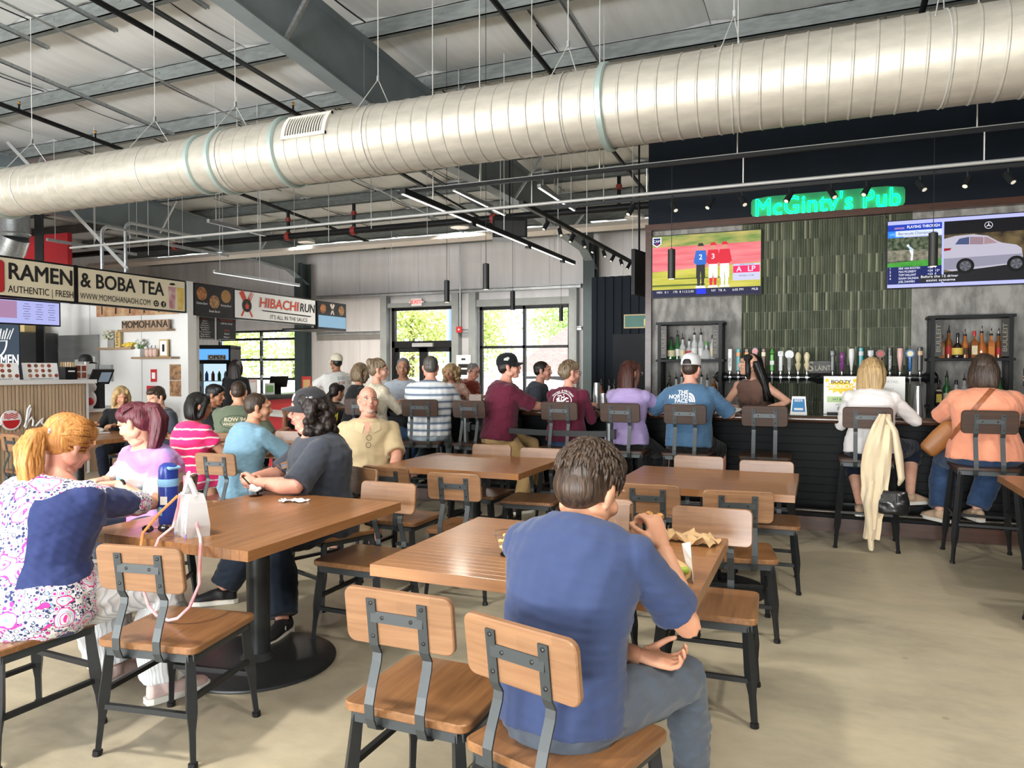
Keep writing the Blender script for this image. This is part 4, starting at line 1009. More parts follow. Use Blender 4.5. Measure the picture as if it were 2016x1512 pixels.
# further linear lights hung deeper in the hall
for k, (x, y0, y1, z) in enumerate(((-8.0, 7.9, 9.05, 3.6), (-4.5, 8.7, 10.4, 3.9), (-3.4, 9.0, 10.5, 3.9), (-10.3, 10.3, 12.7, 3.3), (-12.4, 8.6, 10.4, 3.75), (-11.6, 9.6, 12.0, 3.9))):
    l_ = track('linear_light', ['short grey linear light over the left aisle', 'linear light beside the big rafter behind the duct', 'linear light right of the big rafter behind the duct', 'lit linear light above the hibachi sign', 'pale linear light above the ramen stall', 'slim linear light behind the arched conduits', 'linear light far back above the hibachi stall'][k], (x, y0, z), (x, y1, z), .05, .05, GALV, 2.2 if k in (1, 2, 3) else None)
    rods(l_, [(0, .15, 0), (0, (y1 - y0) / 2, 0), (0, y1 - y0 - .15, 0)], zroof(y0) + .19 - z)
# thin wires and conduits further back
for k, (x, y) in enumerate(((-5.6, 8.4), (-7.2, 9.6), (-9.2, 10.3), (-6.2, 11), (-2.3, 8.2), (-4.6, 13), (-11.2, 8.6), (-12.3, 10.6), (-10.2, 9.2), (-8.3, 13.2))):
    pipe('hanger_rod', 'thin steel hanger rod number-plate free, ' + ['behind the duct centre', 'left of the duct reducer', 'above the hibachi sign corner', 'behind the vent grille', 'near the bar wall edge', 'far back near the window', 'above the ramen sign left half', 'beside the red wall', 'above the white stall post', 'near the high bay lamp'][k], [(x, y, zroof(y) + .19), (x, y, 3.4 + .12 * (k % 4))], .006, MATS['hanger wire'], 'rod', 5)
for o in [o for o in COL.objects if o.name.startswith('hanger_rod') and o.parent is None]: o['label'] = o['label'].replace(' number-plate free,', '')
# ramen sign braces and arched conduits
pipe('brace', 'pale diagonal brace from the roof to the ramen sign', [(-12.5, 8.02, 5.27), (-9.75, 8.02, 3.02)], .03, mat('pale steel brace', (.72, .74, .74), .4, .5), 'brace', 4)
for k, (y0, y1, zt) in enumerate(((7.63, 8.95, 3.62), (8.03, 9.5, 3.75))):
    pts = [(-9.8, y0, 2.97), (-9.8, y0, zt - .12)] + [(-9.8, y0 + .12 - .12 * math.cos(a), zt - .12 + .12 * math.sin(a)) for a in [R(d) for d in (20, 45, 70, 90)]] + [(-9.8, y1, zt)]
    pipe('arched_conduit', ['left galvanised arched conduit rising from the ramen sign', 'right galvanised arched conduit rising from the ramen sign'][k], pts, .025, GALV, 'conduit')
fl_ = thing('exhaust_flue', 'shiny steel exhaust flue bending above the ramen stall', 'flue', (-13.85, 9.0, 0))
MB().tube([(0, 0, 5.2), (0, 0, 3.95)], .24, 20).build('flue_pipe', GALV, fl_, smooth=True); MB().tube([(0, 0, 3.95), (-.1, 0, 3.75), (-.45, 0, 3.45)], .24, 20).build('flue_elbow', GALV, fl_, smooth=True)
for z in (4.9, 4.45, 4.0): MB().lathe([(.245, z), (.255, z + .015), (.245, z + .03)], 20).build('seam_ring', GALV, fl_, smooth=True)
pipe('stall_post', 'black square post standing behind the ramen sign', [(-12.6, 8.6, 0), (-12.6, 8.6, 4.6)], .085, BLACKM, 'post', 4)
# pendants
def pendant(label, x, y, z0, z1):
    p = thing('pendant_lamp', label, 'pendant lamp', (x, y, z0), 0, 'slim black cylinder pendants')
    MB().lathe([(.03, 0), (.034, .004), (.034, z1 - z0), (.006, z1 - z0 + .01)], 16).build('cylinder_shade', mat('matt black shade', (.015, .016, .016), .5), p, smooth=True)
    MB().lathe([(.0005, -.002), (.026, -.001)], 14).build('lens', mat('warm lamp lens', (.8, .7, .55), .4, emit=(1, .8, .55), estr=4), p)
    MB().tube([(0, 0, z1 - z0), (0, 0, zroof(y) + .19 - z0 if y > 6.75 else 3.36 - z0)], .003, 5).build('cord', BLACKP, p)
for lab, x, y in (('black cylinder pendant in front of the transom window', -4.23, 7.99), ('black cylinder pendant hanging highest between door and window', -3.18, 6.87), ('black cylinder pendant over the left pane of the big window', -3.95, 9.42), ('black cylinder pendant over the right pane of the big window', -4.1, 11.94), ('black cylinder pendant in front of the baseball television', -1.24, 6.7), ('black cylinder pendant in front of the golf television', .84, 6.7)):
    pendant(lab, x, y, 2.32, 2.585)
# high bay lamps: the one in view, and others added to light the hall
def highbay(label, x, y, power):
    z = zroof(y) - .55
    p = thing('high_bay_lamp', label, 'high bay lamp', (x, y, z), 0, 'round high bay lamps under the roof')
    MB().lathe([(.2, 0), (.205, .01), (.19, .06), (.09, .12), (.085, .2), (.02, .21)], 24).build('housing', mat('grey lamp housing', (.45, .45, .44), .4, .4), p, smooth=True)
    MB().lathe([(.0005, .003), (.19, .003)], 24).build('lens', mat('high bay lens', (.9, .9, .85), .4, emit=(1, .93, .8), estr=20), p)
    MB().tube([(0, 0, .2), (0, 0, .74)], .008, 6).build('hook', GALV, p)
    l = bpy.data.lights.new('high_bay', 'AREA'); l.shape = 'DISK'; l.size = .4; l.energy = power; l.color = (1, .93, .82); l.spread = R(150)
    lo = bpy.data.objects.new('high_bay_light', l); COL.objects.link(lo); lo.parent = p; lo.location = (0, 0, -.02)
highbay('round high bay lamp glowing below the roof near the far wall', -7.1, 14.0, 260)
for lab, x, y, p in (('added round high bay lamp far back on the left beyond the hibachi sign', -11.3, 14.2, 260), ('added round high bay lamp far back beyond the spotlight track', -3.4, 14.4, 220)): highbay(lab, x, y, p)  # extra pair put in to brighten the far wall
for lab, x, y in (('unseen high bay lamp above the left front of the hall', -9.5, .5), ('unseen high bay lamp above the camera', -3.2, .8), ('unseen high bay lamp above the right front of the hall', 2.6, .8), ('unseen high bay lamp over the right front tables', 3.4, 2.4), ('unseen high bay lamp behind the camera on the left', -6.5, -4.5), ('unseen high bay lamp behind the camera on the right', 0.2, -4.5)):
    highbay(lab, x, y, 170)

# ------------------------------------------------------------------ food stalls on the left
CREAM = mat('cream sign face', (.84, .76, .56), .5)
BLKF = mat('black sign frame', (.008, .008, .009), .4)
def sign_box(o, y0, y1, z0, z1, x, face, name='panel'):
    MB().bx(x - .1, x, y0, y1, z0, z1).build('frame', BLKF, o)
    return MB().bx(x, x + .004, y0 + .02, y1 - .02, z0 + .025, z1 - .025).build(name, face, o)
XS = -9.7
rs = thing('ramen_sign', 'cream ramen and boba tea sign with black lettering over the stall', 'sign', (0, 0, 0))
sign_box(rs, 4.3, 7.125, 2.425, 2.96, XS, CREAM); sign_box(rs, 7.155, 9.08, 2.425, 2.96, XS, CREAM)
MB().bx(XS - .1, XS + .01, 7.12, 7.16, 2.42, 2.965).build('divider', BLKF, rs)
FX = lambda y, z, dx=.007: basis((XS + dx, y, z), *FACE_X)
DIST = mat('distressed black lettering', (.012, .012, .012), .6, noise=.9, nscale=40, col2=(.03, .03, .028))
text('RAMEN', FX(6.645, 2.76), .3, DIST, rs, bold=.028, fit=.88); text('& BOBA TEA', FX(7.92, 2.76), .29, DIST, rs, bold=.026, fit=1.44)
text('AUTHENTIC | FRESH', FX(6.65, 2.535), .13, INK, rs, bold=.004, fit=.9); text('WWW.MOMOHANAOH.COM', FX(7.79, 2.535), .125, INK, rs, bold=.003, fit=1.18)
m = MB(); m.slab(.5, .42, .004, .05, .001, FX(5.9, 2.69)); m.build('red_badge', mat('sign red', (.5, .03, .035), .5), rs)
text('ら', FX(5.95, 2.75, .013), .2, WINK, rs) if False else None
m = MB(); disc(m, FX(5.98, 2.72, .013), 0, 0, .1, seg=24, ry=.07); m.build('bowl_print', WINK, rs)
for y in (8.49, 8.63):
    m = MB(); disc(m, FX(y, 2.535), 0, 0, .05); m.build('social_icon', INK, rs)
m = MB(); m.slab(.05, .05, .001, .014, .0002, FX(8.49, 2.535, .008)); m.build('icon_frame', CREAM, rs)
m = MB(); disc(m, FX(8.49, 2.535, .0105), 0, 0, .017); m.build('icon_lens', INK, rs)
text('f', FX(8.635, 2.53, .009), .1, CREAM, rs, bold=.02)
for y, c1, c2 in ((8.8, (.75, .62, .6), (.5, .2, .24)), (8.97, (.8, .62, .2), (.7, .45, .08))):
    m = MB(); poly(m, FX(y, 2.66), [(-.075, .17), (-.055, -.19), (.055, -.19), (.075, .17)]); m.build('cup_print', mat('cup print %.2f' % y, c1, .5, noise=.5, nscale=7, col2=c2), rs)
m = MB(); poly(m, FX(8.8, 2.86), [(-.06, 0), (-.03, .03), (.04, .035), (.07, .01), (.02, -.005)]); m.build('cup_print', INK, rs)
# stall partition with shelves
part = MB(); part.bx(-14.2, -9.76, 9.32, 9.42, 0, 2.96)
wp = struct('wall_stall', part, WHITEW, 'white partition wall between the two stalls')
for x in (-11.0, -12.3, -13.6): MB().bx(x - .006, x + .006, 9.31, 9.32, 0, 2.9).build('panel_joint', mat('grey joint strip', (.6, .6, .6), .5), wp)
struct('wall_stall_back', MB().bx(-16.6, -16.5, 4.0, 9.32, 0, 2.96), WHITEW)
tag(MB().bx(-9.86, -9.7, 9.12, 9.3, 0, 2.96).build('white_post', WHITEW), 'white square post between the ramen and hibachi signs', 'post')
ys = thing('japanese_poster', 'long tan poster strip under the ramen sign', 'poster', (-11.1, 9.3, 2.57))
MB().box((0, -.003, 0), (2.0, .006, .26)).build('sheet', mat('tan poster', (.55, .4, .22), .6, noise=.5, nscale=5, col2=(.35, .14, .07)), ys)
for k in range(5): MB().box((-.85 + k * .35, -.008, 0), (.03, .003, .18)).build('brush_stroke', INK, ys)
# letter shelf and two ledges
def ledge(label, x0, x1, z):
    s = MB().bx(x0, x1, 9.14, 9.32, z - .02, z + .015).build('wall_shelf', W_SHELF); tag(s, label, 'shelf', 'light wood wall shelves in the ramen stall')
ledge('light wood shelf carrying the letter tiles', -11.38, -10.2, 2.17); ledge('light wood shelf with yellow flowers', -11.92, -11.05, 1.86); ledge('light wood shelf with framed picture', -11.05, -10.1, 1.69)
for k, c in enumerate('MOMOHANA'):
    y = 9.22; x = -11.28 + k * .14
    t_ = thing('letter_tile', 'dark letter block reading ' + c + ', ' + ORD[k] + ' on the letter shelf', 'letter block', (x, y, 2.186), 0, 'letter blocks spelling the stall name')
    MB().box((0, 0, .08), (.13, .03, .16)).build('block', mat('walnut block', (.36, .25, .17), .5), t_)
    text(c, basis((0, -.018, .08), *FACE_NY), .17, mat('dark letter', (.03, .018, .012), .5), t_, bold=.02, ext=.002)
def plant(label, x, z, col, pot=(.75, .75, .73), n=26, r=.12, h=.16):
    p = thing('potted_plant', label, 'plant', (x, 9.22, z))
    MB().box((0, 0, .07), (.15, .13, .14)).build('pot', mat('white pot', pot, .5), p)
    fo = MB(); rn = random.Random(int(x * 100))
    for k in range(n):
        a = rn.random() * 6.283; q = rn.random() ** .5 * r; c = (q * math.cos(a), q * .5 * math.sin(a), .14 + rn.random() * h)
        fo.ell(c, (.028, .022, .022), 6, 4)
    fo.build('flowers', mat('flowers ' + str(col), col, .7), p); 
    st = MB()
    for k in range(8):
        a = k * .8; st.tube([(0, 0, .12), (.07 * math.cos(a), .03 * math.sin(a), .2), (.15 * math.cos(a), .05 * math.sin(a), .24)], [.006, .01, .002], 5)
    st.build('leaves', mat('plant leaf', (.08, .2, .05), .6), p)
plant('white flowers in a square pot on the upper ledge', -11.72, 1.875, (.75, .73, .6)); plant('white spray of flowers on the lower ledge', -10.92, 1.705, (.72, .75, .68))
yf = thing('flower_garland', 'small pile of yellow flowers on the upper ledge', 'flowers', (-11.2, 9.22, 1.875))
fo = MB(); rn = random.Random(2)
for k in range(30): fo.ell((rn.uniform(-.14, .14), rn.uniform(-.05, .05), .02 + rn.random() * .06), (.025, .025, .02), 6, 4)
fo.build('petals', mat('yellow petals', (.8, .6, .08), .7), yf)
pk = thing('snack_box', 'narrow yellow box with black writing leaning on the upper ledge', 'box', (-11.48, 9.24, 1.875), R(8))
MB().box((0, 0, .15), (.1, .04, .3)).build('carton', mat('yellow carton', (.7, .5, .2), .6), pk); text('RAMEN', basis((0, -.022, .15), (0, 0, 1), (-1, 0, 0)), .09, INK, pk, bold=.01, fit=.24)
for k in range(3):
    bc = thing('bear_cup', 'pale pink cup, ' + ORD[k] + ' on the lower ledge', 'cup', (-10.72 + k * .09, 9.2, 1.705)); MB().lathe([(.03, 0), (.045, .04), (.045, .12), (.02, .15)], 12).build('cup_body', mat('pink cup', (.62, .42, .36), .5), bc, smooth=True); MB().tube([(0, 0, .14), (.01, 0, .2)], .006, 6).build('straw', INK, bc)
pf = thing('framed_picture', 'small gold framed picture on the lower ledge', 'picture', (-10.4, 9.26, 1.705))
MB().box((0, 0, .15), (.2, .02, .3)).build('frame', mat('gold frame', (.55, .4, .18), .4), pf); MB().box((0, -.012, .15), (.15, .004, .25)).build('mat_board', PAPER, pf)
text('良', basis((0, -.016, .18), *FACE_NY), .08, INK, pf); MB().box((0, -.015, .15), (.05, .003, .12)).build('print', INK, pf)
po = thing('food_poster', 'dark brown food poster on the partition beside the post', 'poster', (-10.17, 9.315, 1.3))
for k, (z, c) in enumerate(((.14, (.1, .055, .035)), (-.14, (.16, .075, .04)))):
    MB().box((0, -.004, z), (.32, .006, .27)).build('sheet', mat('poster food %d' % k, c, .5, noise=.8, nscale=12, col2=(.45, .25, .12)), po)
sgn = thing('red_notice', 'small red and white safety notices beside the food poster', 'notice', (-10.75, 9.315, 1.1))
for z, h in ((.28, .22), (0, .2)): MB().box((.04 * (z > 0), -.003, z), (.14 + .12 * (z == 0), .006, h)).build('plate', REDP, sgn); MB().box((.04 * (z > 0), -.007, z), (.08, .003, h * .5)).build('print', WINK, sgn)
bx_ = thing('electrical_box', 'grey electrical box on the stall partition', 'box', (-11.86, 9.3, 1.42)); MB().box((0, 0, 0), (.3, .06, .3)).build('cover', mat('grey box', (.42, .44, .45), .5), bx_); MB().box((0, -.032, .0), (.14, .004, .015)).build('latch', WHITEP, bx_)
rf = thing('steel_refrigerator', 'tall stainless refrigerator in the ramen stall', 'refrigerator', (0, 0, 0))
STL = mat('stainless steel', (.42, .43, .43), .3, .7, noise=.2, nscale=3, stretch=(.4, .4, 3))
MB().bx(-13.85, -13.15, 8.6, 9.28, 0, 2.16).build('body', mat('dark steel', (.1, .1, .105), .3, .6), rf); MB().bx(-13.83, -13.17, 8.56, 8.6, .1, 1.75).build('door', MATS['dark steel'], rf); MB().bx(-13.83, -13.17, 8.56, 8.6, 1.78, 2.12).build('header', MATS['dark steel'], rf); MB().bx(-13.24, -13.21, 8.5, 8.56, .7, 1.6).build('handle', GALV, rf)
hd = thing('steel_wall_panel', 'brushed stainless wall panel right of the refrigerator', 'panel', (0, 0, 0)); MB().bx(-13.1, -12.05, 9.28, 9.318, .9, 2.12).build('sheet', STL, hd)
for k in range(3): MB().bx(-12.95 + k * .3, -12.72 + k * .3, 9.27, 9.28, 1.3 + .05 * k, 1.62 + .05 * k).build('paper_sheet', PAPER, hd)
cb = thing('carton_stack', 'yellow cartons on top of the refrigerator', 'carton', (-13.5, 8.9, 2.16)); MB().box((0, 0, .1), (.5, .3, .2)).build('carton', mat('tan carton', (.6, .45, .2), .7), cb)
bn = thing('ramen_banner', 'dark blue banner with white noodle bowl drawing at the left edge', 'banner', (-12.1, 7.6, 1.75))
MB().box((0, 0, .0), (.95, .02, 1.0)).build('cloth', mat('banner navy', (.02, .035, .06), .7), bn)
Mb = basis((0, -.012, 0), *FACE_NY)
m = MB(); poly(m, Mb, [(-.1 + .3 * math.cos(R(a)), .2 + .28 * math.sin(R(a))) for a in range(180, 361, 15)]); m.build('bowl_drawing', WINK, bn)
m = MB(); poly(m, Mb @ Matrix.Translation((0, 0, .001)), [(-.1 + .26 * math.cos(R(a)), .19 + .24 * math.sin(R(a))) for a in range(180, 361, 15)]); m.build('bowl_shade', MATS['banner navy'], bn)
for k in range(6): m = MB(); m.tube([Mb @ Vector((-.05 + k * .06, .22, .002)), Mb @ Vector((-.02 + k * .075, .36 + .03 * (k % 2), .002))], .01, 5); m.build('chopstick_drawing', WINK, bn)
text('RAMEN', Mb @ Matrix.Translation((.1, -.12, .001)), .24, WINK, bn, bold=.02, fit=.72); text('LOVER', Mb @ Matrix.Translation((.1, -.34, .001)), .24, WINK, bn, bold=.02, fit=.62)
mtv = thing('menu_screen', 'lavender lit menu screen hanging under the ramen sign', 'screen', (-10.4, 6.6, 2.3), R(-6))
MB().box((-.02, 0, 0), (.05, 1.5, .36)).build('case', BLACKP, mtv)
MB().box((.0075, 0, 0), (.004, 1.46, .32)).build('picture', em('menu lavender', (.38, .4, .72), .9), mtv); MB().box((.0105, -.1, .03), (.003, .5, .24)).build('picture', em('menu mauve', (.35, .2, .33), .9), mtv)
for k in range(7):
    for q in range(3): MB().box((.012, .28 + q * .17, .12 - k * .035), (.002, .1 if (k + q) % 3 else .06, .008)).build('menu_line', em('menu ink', (.1, .1, .2)), mtv)
# counter
ct = thing('ramen_counter', 'slatted light wood ramen counter with white top', 'counter', (0, 0, 0))
SLAT = wood_mat('light slat wood', (.55, .42, .29), (.46, .33, .21), .5, 'z')
MB().bx(-10.35, -9.73, 4.0, 7.28, 0, 1.29).build('body', SLAT, ct)
for k in range(66): MB().bx(-9.73, -9.708, 4.02 + k * .0493, 4.02 + k * .0493 + .037, .02, 1.28).build('slat', SLAT, ct)
MB().bx(-10.4, -9.66, 3.95, 7.42, 1.29, 1.345).build('top', WHITEP, ct); MB().bx(-10.35, -9.72, 7.29, 7.33, 0, 1.29).build('end_panel', WHITEP, ct)
lc = thing('low_counter', 'lower white side counter beside the ramen counter', 'counter', (0, 0, 0)); MB().bx(-10.9, -9.9, 7.36, 8.4, 0, .86).build('body', SLAT, lc); MB().bx(-10.95, -9.85, 7.34, 8.45, .86, .9).build('top', WHITEP, lc)
ls = thing('script_sign', 'white script stall name with red bowl on the slatted counter', 'sign', (-9.69, 6.0, .83))
Ms = basis((0, 0, 0), *FACE_X)
m = MB(); m.lathe([(.13, 0), (.13, .02)], 28, M=Ms @ Matrix.Translation((.2, 0, 0))); m.build('bowl_ring', WINK, ls, smooth=True)
m = MB(); poly(m, Ms @ Matrix.Translation((.2, 0, .021)), [(.11 * math.cos(R(a)), .11 * math.sin(R(a))) for a in range(180, 361, 12)]); m.build('bowl', REDP, ls)
for k in range(3): m = MB(); m.tube([Ms @ Vector((.1 + .02 * q + .003, .03 + .025 * k + .012 * math.sin(q * 1.6), .022)) for q in range(10)], .006, 5); m.build('noodle', REDP, ls)
h = [(.37, -.1), (.41, .0), (.46, .14), (.45, .18), (.42, .13), (.4, 0), (.39, -.11), (.42, -.03), (.47, .02), (.49, -.03), (.48, -.09), (.52, -.1), (.58, -.04), (.62, .0), (.6, -.06), (.64, -.1), (.72, -.04)]
m = MB(); m.tube([Ms @ Vector((x, z, .015)) for x, z in h], .014, 6); m.build('script', WINK, ls, smooth=True)
m = MB(); m.tube([Ms @ Vector((x, z, .015)) for x, z in ((-.35, -.1), (-.28, .03), (-.22, -.1), (-.14, .03), (-.08, -.1), (.0, -.08), (.08, -.04))], .014, 6); m.build('script', WINK, ls, smooth=True)
for k, (y, lab) in enumerate(((6.25, 'left laminated ramen menu with food photos on the counter'), (6.8, 'right laminated ramen menu with food photos on the counter'))):
    c = thing('counter_menu', lab, 'menu', (-9.95, y, 1.345), R(-8), 'laminated menus on the ramen counter')
    T = Matrix.Rotation(R(-12), 4, 'Y')
    mm = MB(); mm.box((0, 0, .12), (.006, .46, .24), M=T); mm.build('card', PAPER, c)
    for i in range(3):
        for j in range(4 if i < 2 else 5):
            q = MB(); disc(q, T @ basis((.0042, -.14 + j * .085, .2 - i * .07), *FACE_X), 0, 0, .026); s_ = q.build('food_photo', mat('food photo %d' % ((i + j) % 3), ((.3, .06, .04), (.2, .1, .06), (.45, .2, .12))[(i + j) % 3], .5), c)
    mm = MB(); mm.box((-.05, 0, .01), (.1, .3, .02)); mm.build('foot', BLACKP, c)
bxk = thing('napkin_box', 'black open box of wrapped straws on the ramen counter', 'box', (-9.95, 7.18, 1.345)); MB().box((0, 0, .09), (.16, .18, .18)).build('box_body', BLACKP, bxk)
for k in range(6): MB().box((-.04 + .016 * k, -.06 + .025 * k, .2), (.01, .02, .1)).build('wrapped_straw', KRAFT, bxk)
MB().box((.082, 0, .12), (.003, .1, .02)).build('print', WINK, bxk)
pc = thing('photo_card', 'white card of four food photos beside the black box', 'card', (-9.93, 7.37, 1.345)); MB().box((0, 0, .11), (.008, .19, .22)).build('card', PAPER, pc)
for i in (0, 1):
    for j in (0, 1): MB().box((.006, -.045 + .09 * i, .06 + .1 * j), (.003, .07, .08)).build('food_photo', mat('photo red', (.4, .1, .05), .5, noise=.6, nscale=30), pc)
def dome_cap(mb, c, r, brim_dir, brim=.085, M=None):
    mb.lathe([(r, 0), (r * 1.0, .02), (r * .95, .055), (r * .75, .09), (r * .4, .108), (.0005, .113)], 20, c, M)
pcap = thing('display_cap', 'black baseball cap on a stand at the counter end', 'cap', (-10.0, 7.5, 1.345)); m = MB(); dome_cap(m, (0, 0, .26), .095, 0); m.build('crown', INK, pcap, smooth=True)
m = MB(); m.add([(x_, y_, z_) for x_, y_, z_ in [(.06 * math.cos(a) * s_, .085 + s_ * .1 * math.sin(a), .262 - .03 * s_ + t_) for t_ in (0, .006) for s_ in (.2, 1) for a in [R(d) for d in range(0, 181, 20)]]], [(i, i + 1, i + 11, i + 10) for i in range(9)] + [(i + 20, i + 30, i + 31, i + 21) for i in range(9)]); m.build('brim', INK, pcap); MB().tube([(0, 0, 0), (0, 0, .3)], .02, 8).build('stand', WHITEP, pcap)
pos = thing('pos_terminal', 'black tablet register on the low ramen counter', 'register', (-10.05, 7.75, .9), R(10)); MB().box((0, 0, .2), (.1, .12, .4)).build('stand', BLACKP, pos)
T = Matrix.Translation((.04, 0, .48)) @ Matrix.Rotation(R(25), 4, 'Y'); m = MB(); m.box((0, 0, 0), (.03, .4, .24), M=T); m.build('tablet', BLACKP, pos); m = MB(); m.box((.017, .06, .0), (.003, .2, .16), M=T); m.build('tablet_screen', em('tablet', (.2, .25, .3), .6), pos)
m_ = thing('plush_toy', 'small white and red soft toy beside the register', 'toy', (-9.95, 7.52, .9)); MB().ell((0, 0, .15), (.09, .09, .13)).build('toy_body', WHITEP, m_, smooth=True); MB().ell((0.02, 0, .33), (.08, .08, .08)).build('toy_head', WHITEP, m_, smooth=True); MB().ell((.05, -.04, .12), (.06, .06, .06)).build('red_scarf', REDP, m_, smooth=True)

# hibachi stall
HB = mat('black menu panel', (.012, .013, .015), .35)
hs = thing('hibachi_sign', 'white hibachi sign with red lettering and crossed utensils', 'sign', (0, 0, 0))
sign_box(hs, 10.17, 12.48, 2.4, 2.945, XS, mat('white sign face', (.84, .85, .86), .35))
ORR = mat('hibachi orange red', (.62, .06, .02), .5)
text('HIBACHI', FX(11.36, 2.74), .27, mat('letter outline grey', (.5, .52, .54), .5), hs, bold=.05, fit=1.18, shear=.12); text('HIBACHI', FX(11.36, 2.74, .009), .25, ORR, hs, bold=.024, fit=1.12, shear=.12)
text('RUN', FX(12.2, 2.735, .009), .24, INK, hs, bold=.024, fit=.48, shear=.12); text("IT'S ALL IN THE SAUCE", FX(11.65, 2.49), .11, INK, hs, bold=.006, fit=1.1)
m = MB(); poly(m, FX(11.6, 2.59), [(-.75, .02), (.75, .0), (.68, -.025), (-.7, .0)]); m.build('swoosh', INK, hs)
for s_ in (-1, 1):
    A = FX(10.48, 2.68, .009) @ Matrix.Rotation(R(32 * s_), 4, 'Z')
    m = MB(); poly(m, A, [(-.02, -.26), (.02, -.26), (.015, .1), (-.015, .1)]); m.build('utensil_handle', ORR, hs)
    m = MB()
    if s_ > 0: poly(m, A, [(-.05, .1), (.05, .1), (.06, .27), (-.06, .27)])
    else:
        for q in (-.035, 0, .035): poly(m, A, [(q - .008, .12), (q + .008, .12), (q + .006, .27), (q - .006, .27)])
        poly(m, A, [(-.045, .1), (.045, .1), (.045, .13), (-.045, .13)])
    m.build('utensil_head', ORR, hs)
m = MB(); disc(m, FX(10.48, 2.66, .011), 0, 0, .12, seg=24); m.build('badge', INK, hs)
m = MB(); poly(m, FX(10.48, 2.63, .013), [(-.04, -.03), (.04, -.03), (.05, .03), (.03, .06), (.02, .03), (.0, .1), (-.02, .04), (-.04, .06)]); m.build('flame', ORR, hs)
FOOD = [mat('food bowl print %d' % k, c, .5, noise=.9, nscale=25, col2=d) for k, (c, d) in enumerate((((.5, .2, .06), (.15, .05, .02)), ((.45, .28, .12), (.2, .07, .03)), ((.5, .17, .06), (.25, .2, .05))))]
hp = thing('food_photo_sign', 'black sign with three food bowl photos left of the hibachi sign', 'sign', (0, 0, 0))
sign_box(hp, 9.24, 10.16, 2.4, 2.955, XS, HB)
for k, (y, z, t_) in enumerate(((9.42, 2.78, 'Chicken Bowl'), (9.7, 2.66, 'Steak Bowl'), (9.97, 2.78, 'Shrimp Bowl'))):
    m = MB(); disc(m, FX(y, z), 0, 0, .115, seg=24); m.build('bowl_photo', FOOD[k], hp); text(t_, FX(y, z - .165), .055, WINK, hp, fit=.24)
he = thing('food_screen', 'screen with food photos and blue lower half at the hibachi corner', 'screen', (0, 0, 0))
sign_box(he, 12.5, 13.5, 2.36, 2.93, XS + .03, HB)
m = MB(); decal_rect(m, FX(13.0, 2.5, .037), -.48, .48, -.12, .13); m.build('picture', em('pale blue', (.25, .42, .55), .8), he)
for k, y in enumerate((12.68, 13.32)): m = MB(); disc(m, FX(y, 2.77, .037), 0, 0, .1, seg=20); m.build('bowl_photo', FOOD[k], he)
for s_ in (-1, 1): m = MB(); A = FX(13.0, 2.77, .037) @ Matrix.Rotation(R(25 * s_), 4, 'Z'); poly(m, A, [(-.015, -.12), (.015, -.12), (.03, .13), (-.03, .13)]); m.build('utensil_print', mat('pale print', (.7, .6, .5), .5), he)
MB().bx(XS - .9, XS + .03, 12.5, 13.5, 2.33, 2.36).build('soffit', BLKF, he)
for k, (y0, y1, lines) in enumerate(((9.36, 9.8, ['Extras', 'Onion 1', 'Zucchini 1', 'Mushrooms 1', 'Bean Sprouts 1', 'Fried Rice 4', 'Yum Yum Sauce 1', 'Ginger Sauce 1', 'Egg Roll Sauce 2']), (9.86, 10.3, ['Hibachi Noodles', '2.50 Per Order', '', 'Drinks', 'Soda 2', 'Water 1']))):
    b_ = thing('menu_board', ['black extras menu board hanging beside the white post', 'black noodles and drinks menu board under the food photos'][k], 'menu board', (-9.8, (y0 + y1) / 2, 2.21), 0, 'hanging black hibachi menu boards')
    w_ = y1 - y0; MB().box((0, 0, 0), (.02, w_, .4)).build('board', HB, b_)
    for z in (.2, -.2): MB().box((.011, 0, z * .93), (.003, w_ * .9, .006)).build('border', GALV, b_)
    for i, t_ in enumerate(lines):
        if t_: text(t_, basis((.013, 0, .155 - i * (.038 if k == 0 else .06)), *FACE_X), .034 if k == 0 else .045, ORR if i == 0 or t_ == 'Drinks' else WINK, b_)
fr = thing('drinks_fridge', 'black drinks fridge with glowing blue header and glass door', 'fridge', (-11.55, 11.6, 0), R(28))
m = MB()
for d_ in ((-.4, -.36, -.4, .35, .05, 1.95), (.36, .4, -.4, .35, .05, 1.95), (-.4, .4, .31, .35, .05, 1.95), (-.4, .4, -.4, .35, .05, .15), (-.4, .4, -.4, .35, 1.9, 1.98)): m.bx(*d_)
m.bx(-.36, .36, -.36, .31, 0, .05); m.build('body', BLACKP, fr); MB().bx(-.36, .36, -.42, -.38, 1.68, 1.9).build('header', em('fridge header', (.1, .32, .8), 1.1), fr); MB().box((.14, -.43, 1.73), (.36, .01, .1)).build('open_card', PAPER, fr); text('OPEN', basis((.14, -.437, 1.73), *FACE_NY), .11, INK, fr, bold=.02, fit=.32)
MB().bx(-.35, .35, .28, .31, .15, 1.65).build('lit_back', em('fridge light', (.6, .78, .9), .8), fr)
for z in (.35, .65, .95, 1.25): MB().bx(-.35, .35, -.3, .28, z - .008, z).build('wire_shelf', WHITEP, fr)
df = MB()
for d_ in ((-.37, -.32, -.42, -.38, .12, 1.66), (.32, .37, -.42, -.38, .12, 1.66), (-.37, .37, -.42, -.38, 1.6, 1.66), (-.37, .37, -.42, -.38, .12, .18)): df.bx(*d_)
do_ = df.build('door', BLACKP, fr); MB().bx(-.32, .32, -.405, -.4, .18, 1.6).build('pane', PANE, do_); MB().bx(.3, .33, -.46, -.42, .6, 1.3).build('handle', GALV, do_)
rn = random.Random(9)
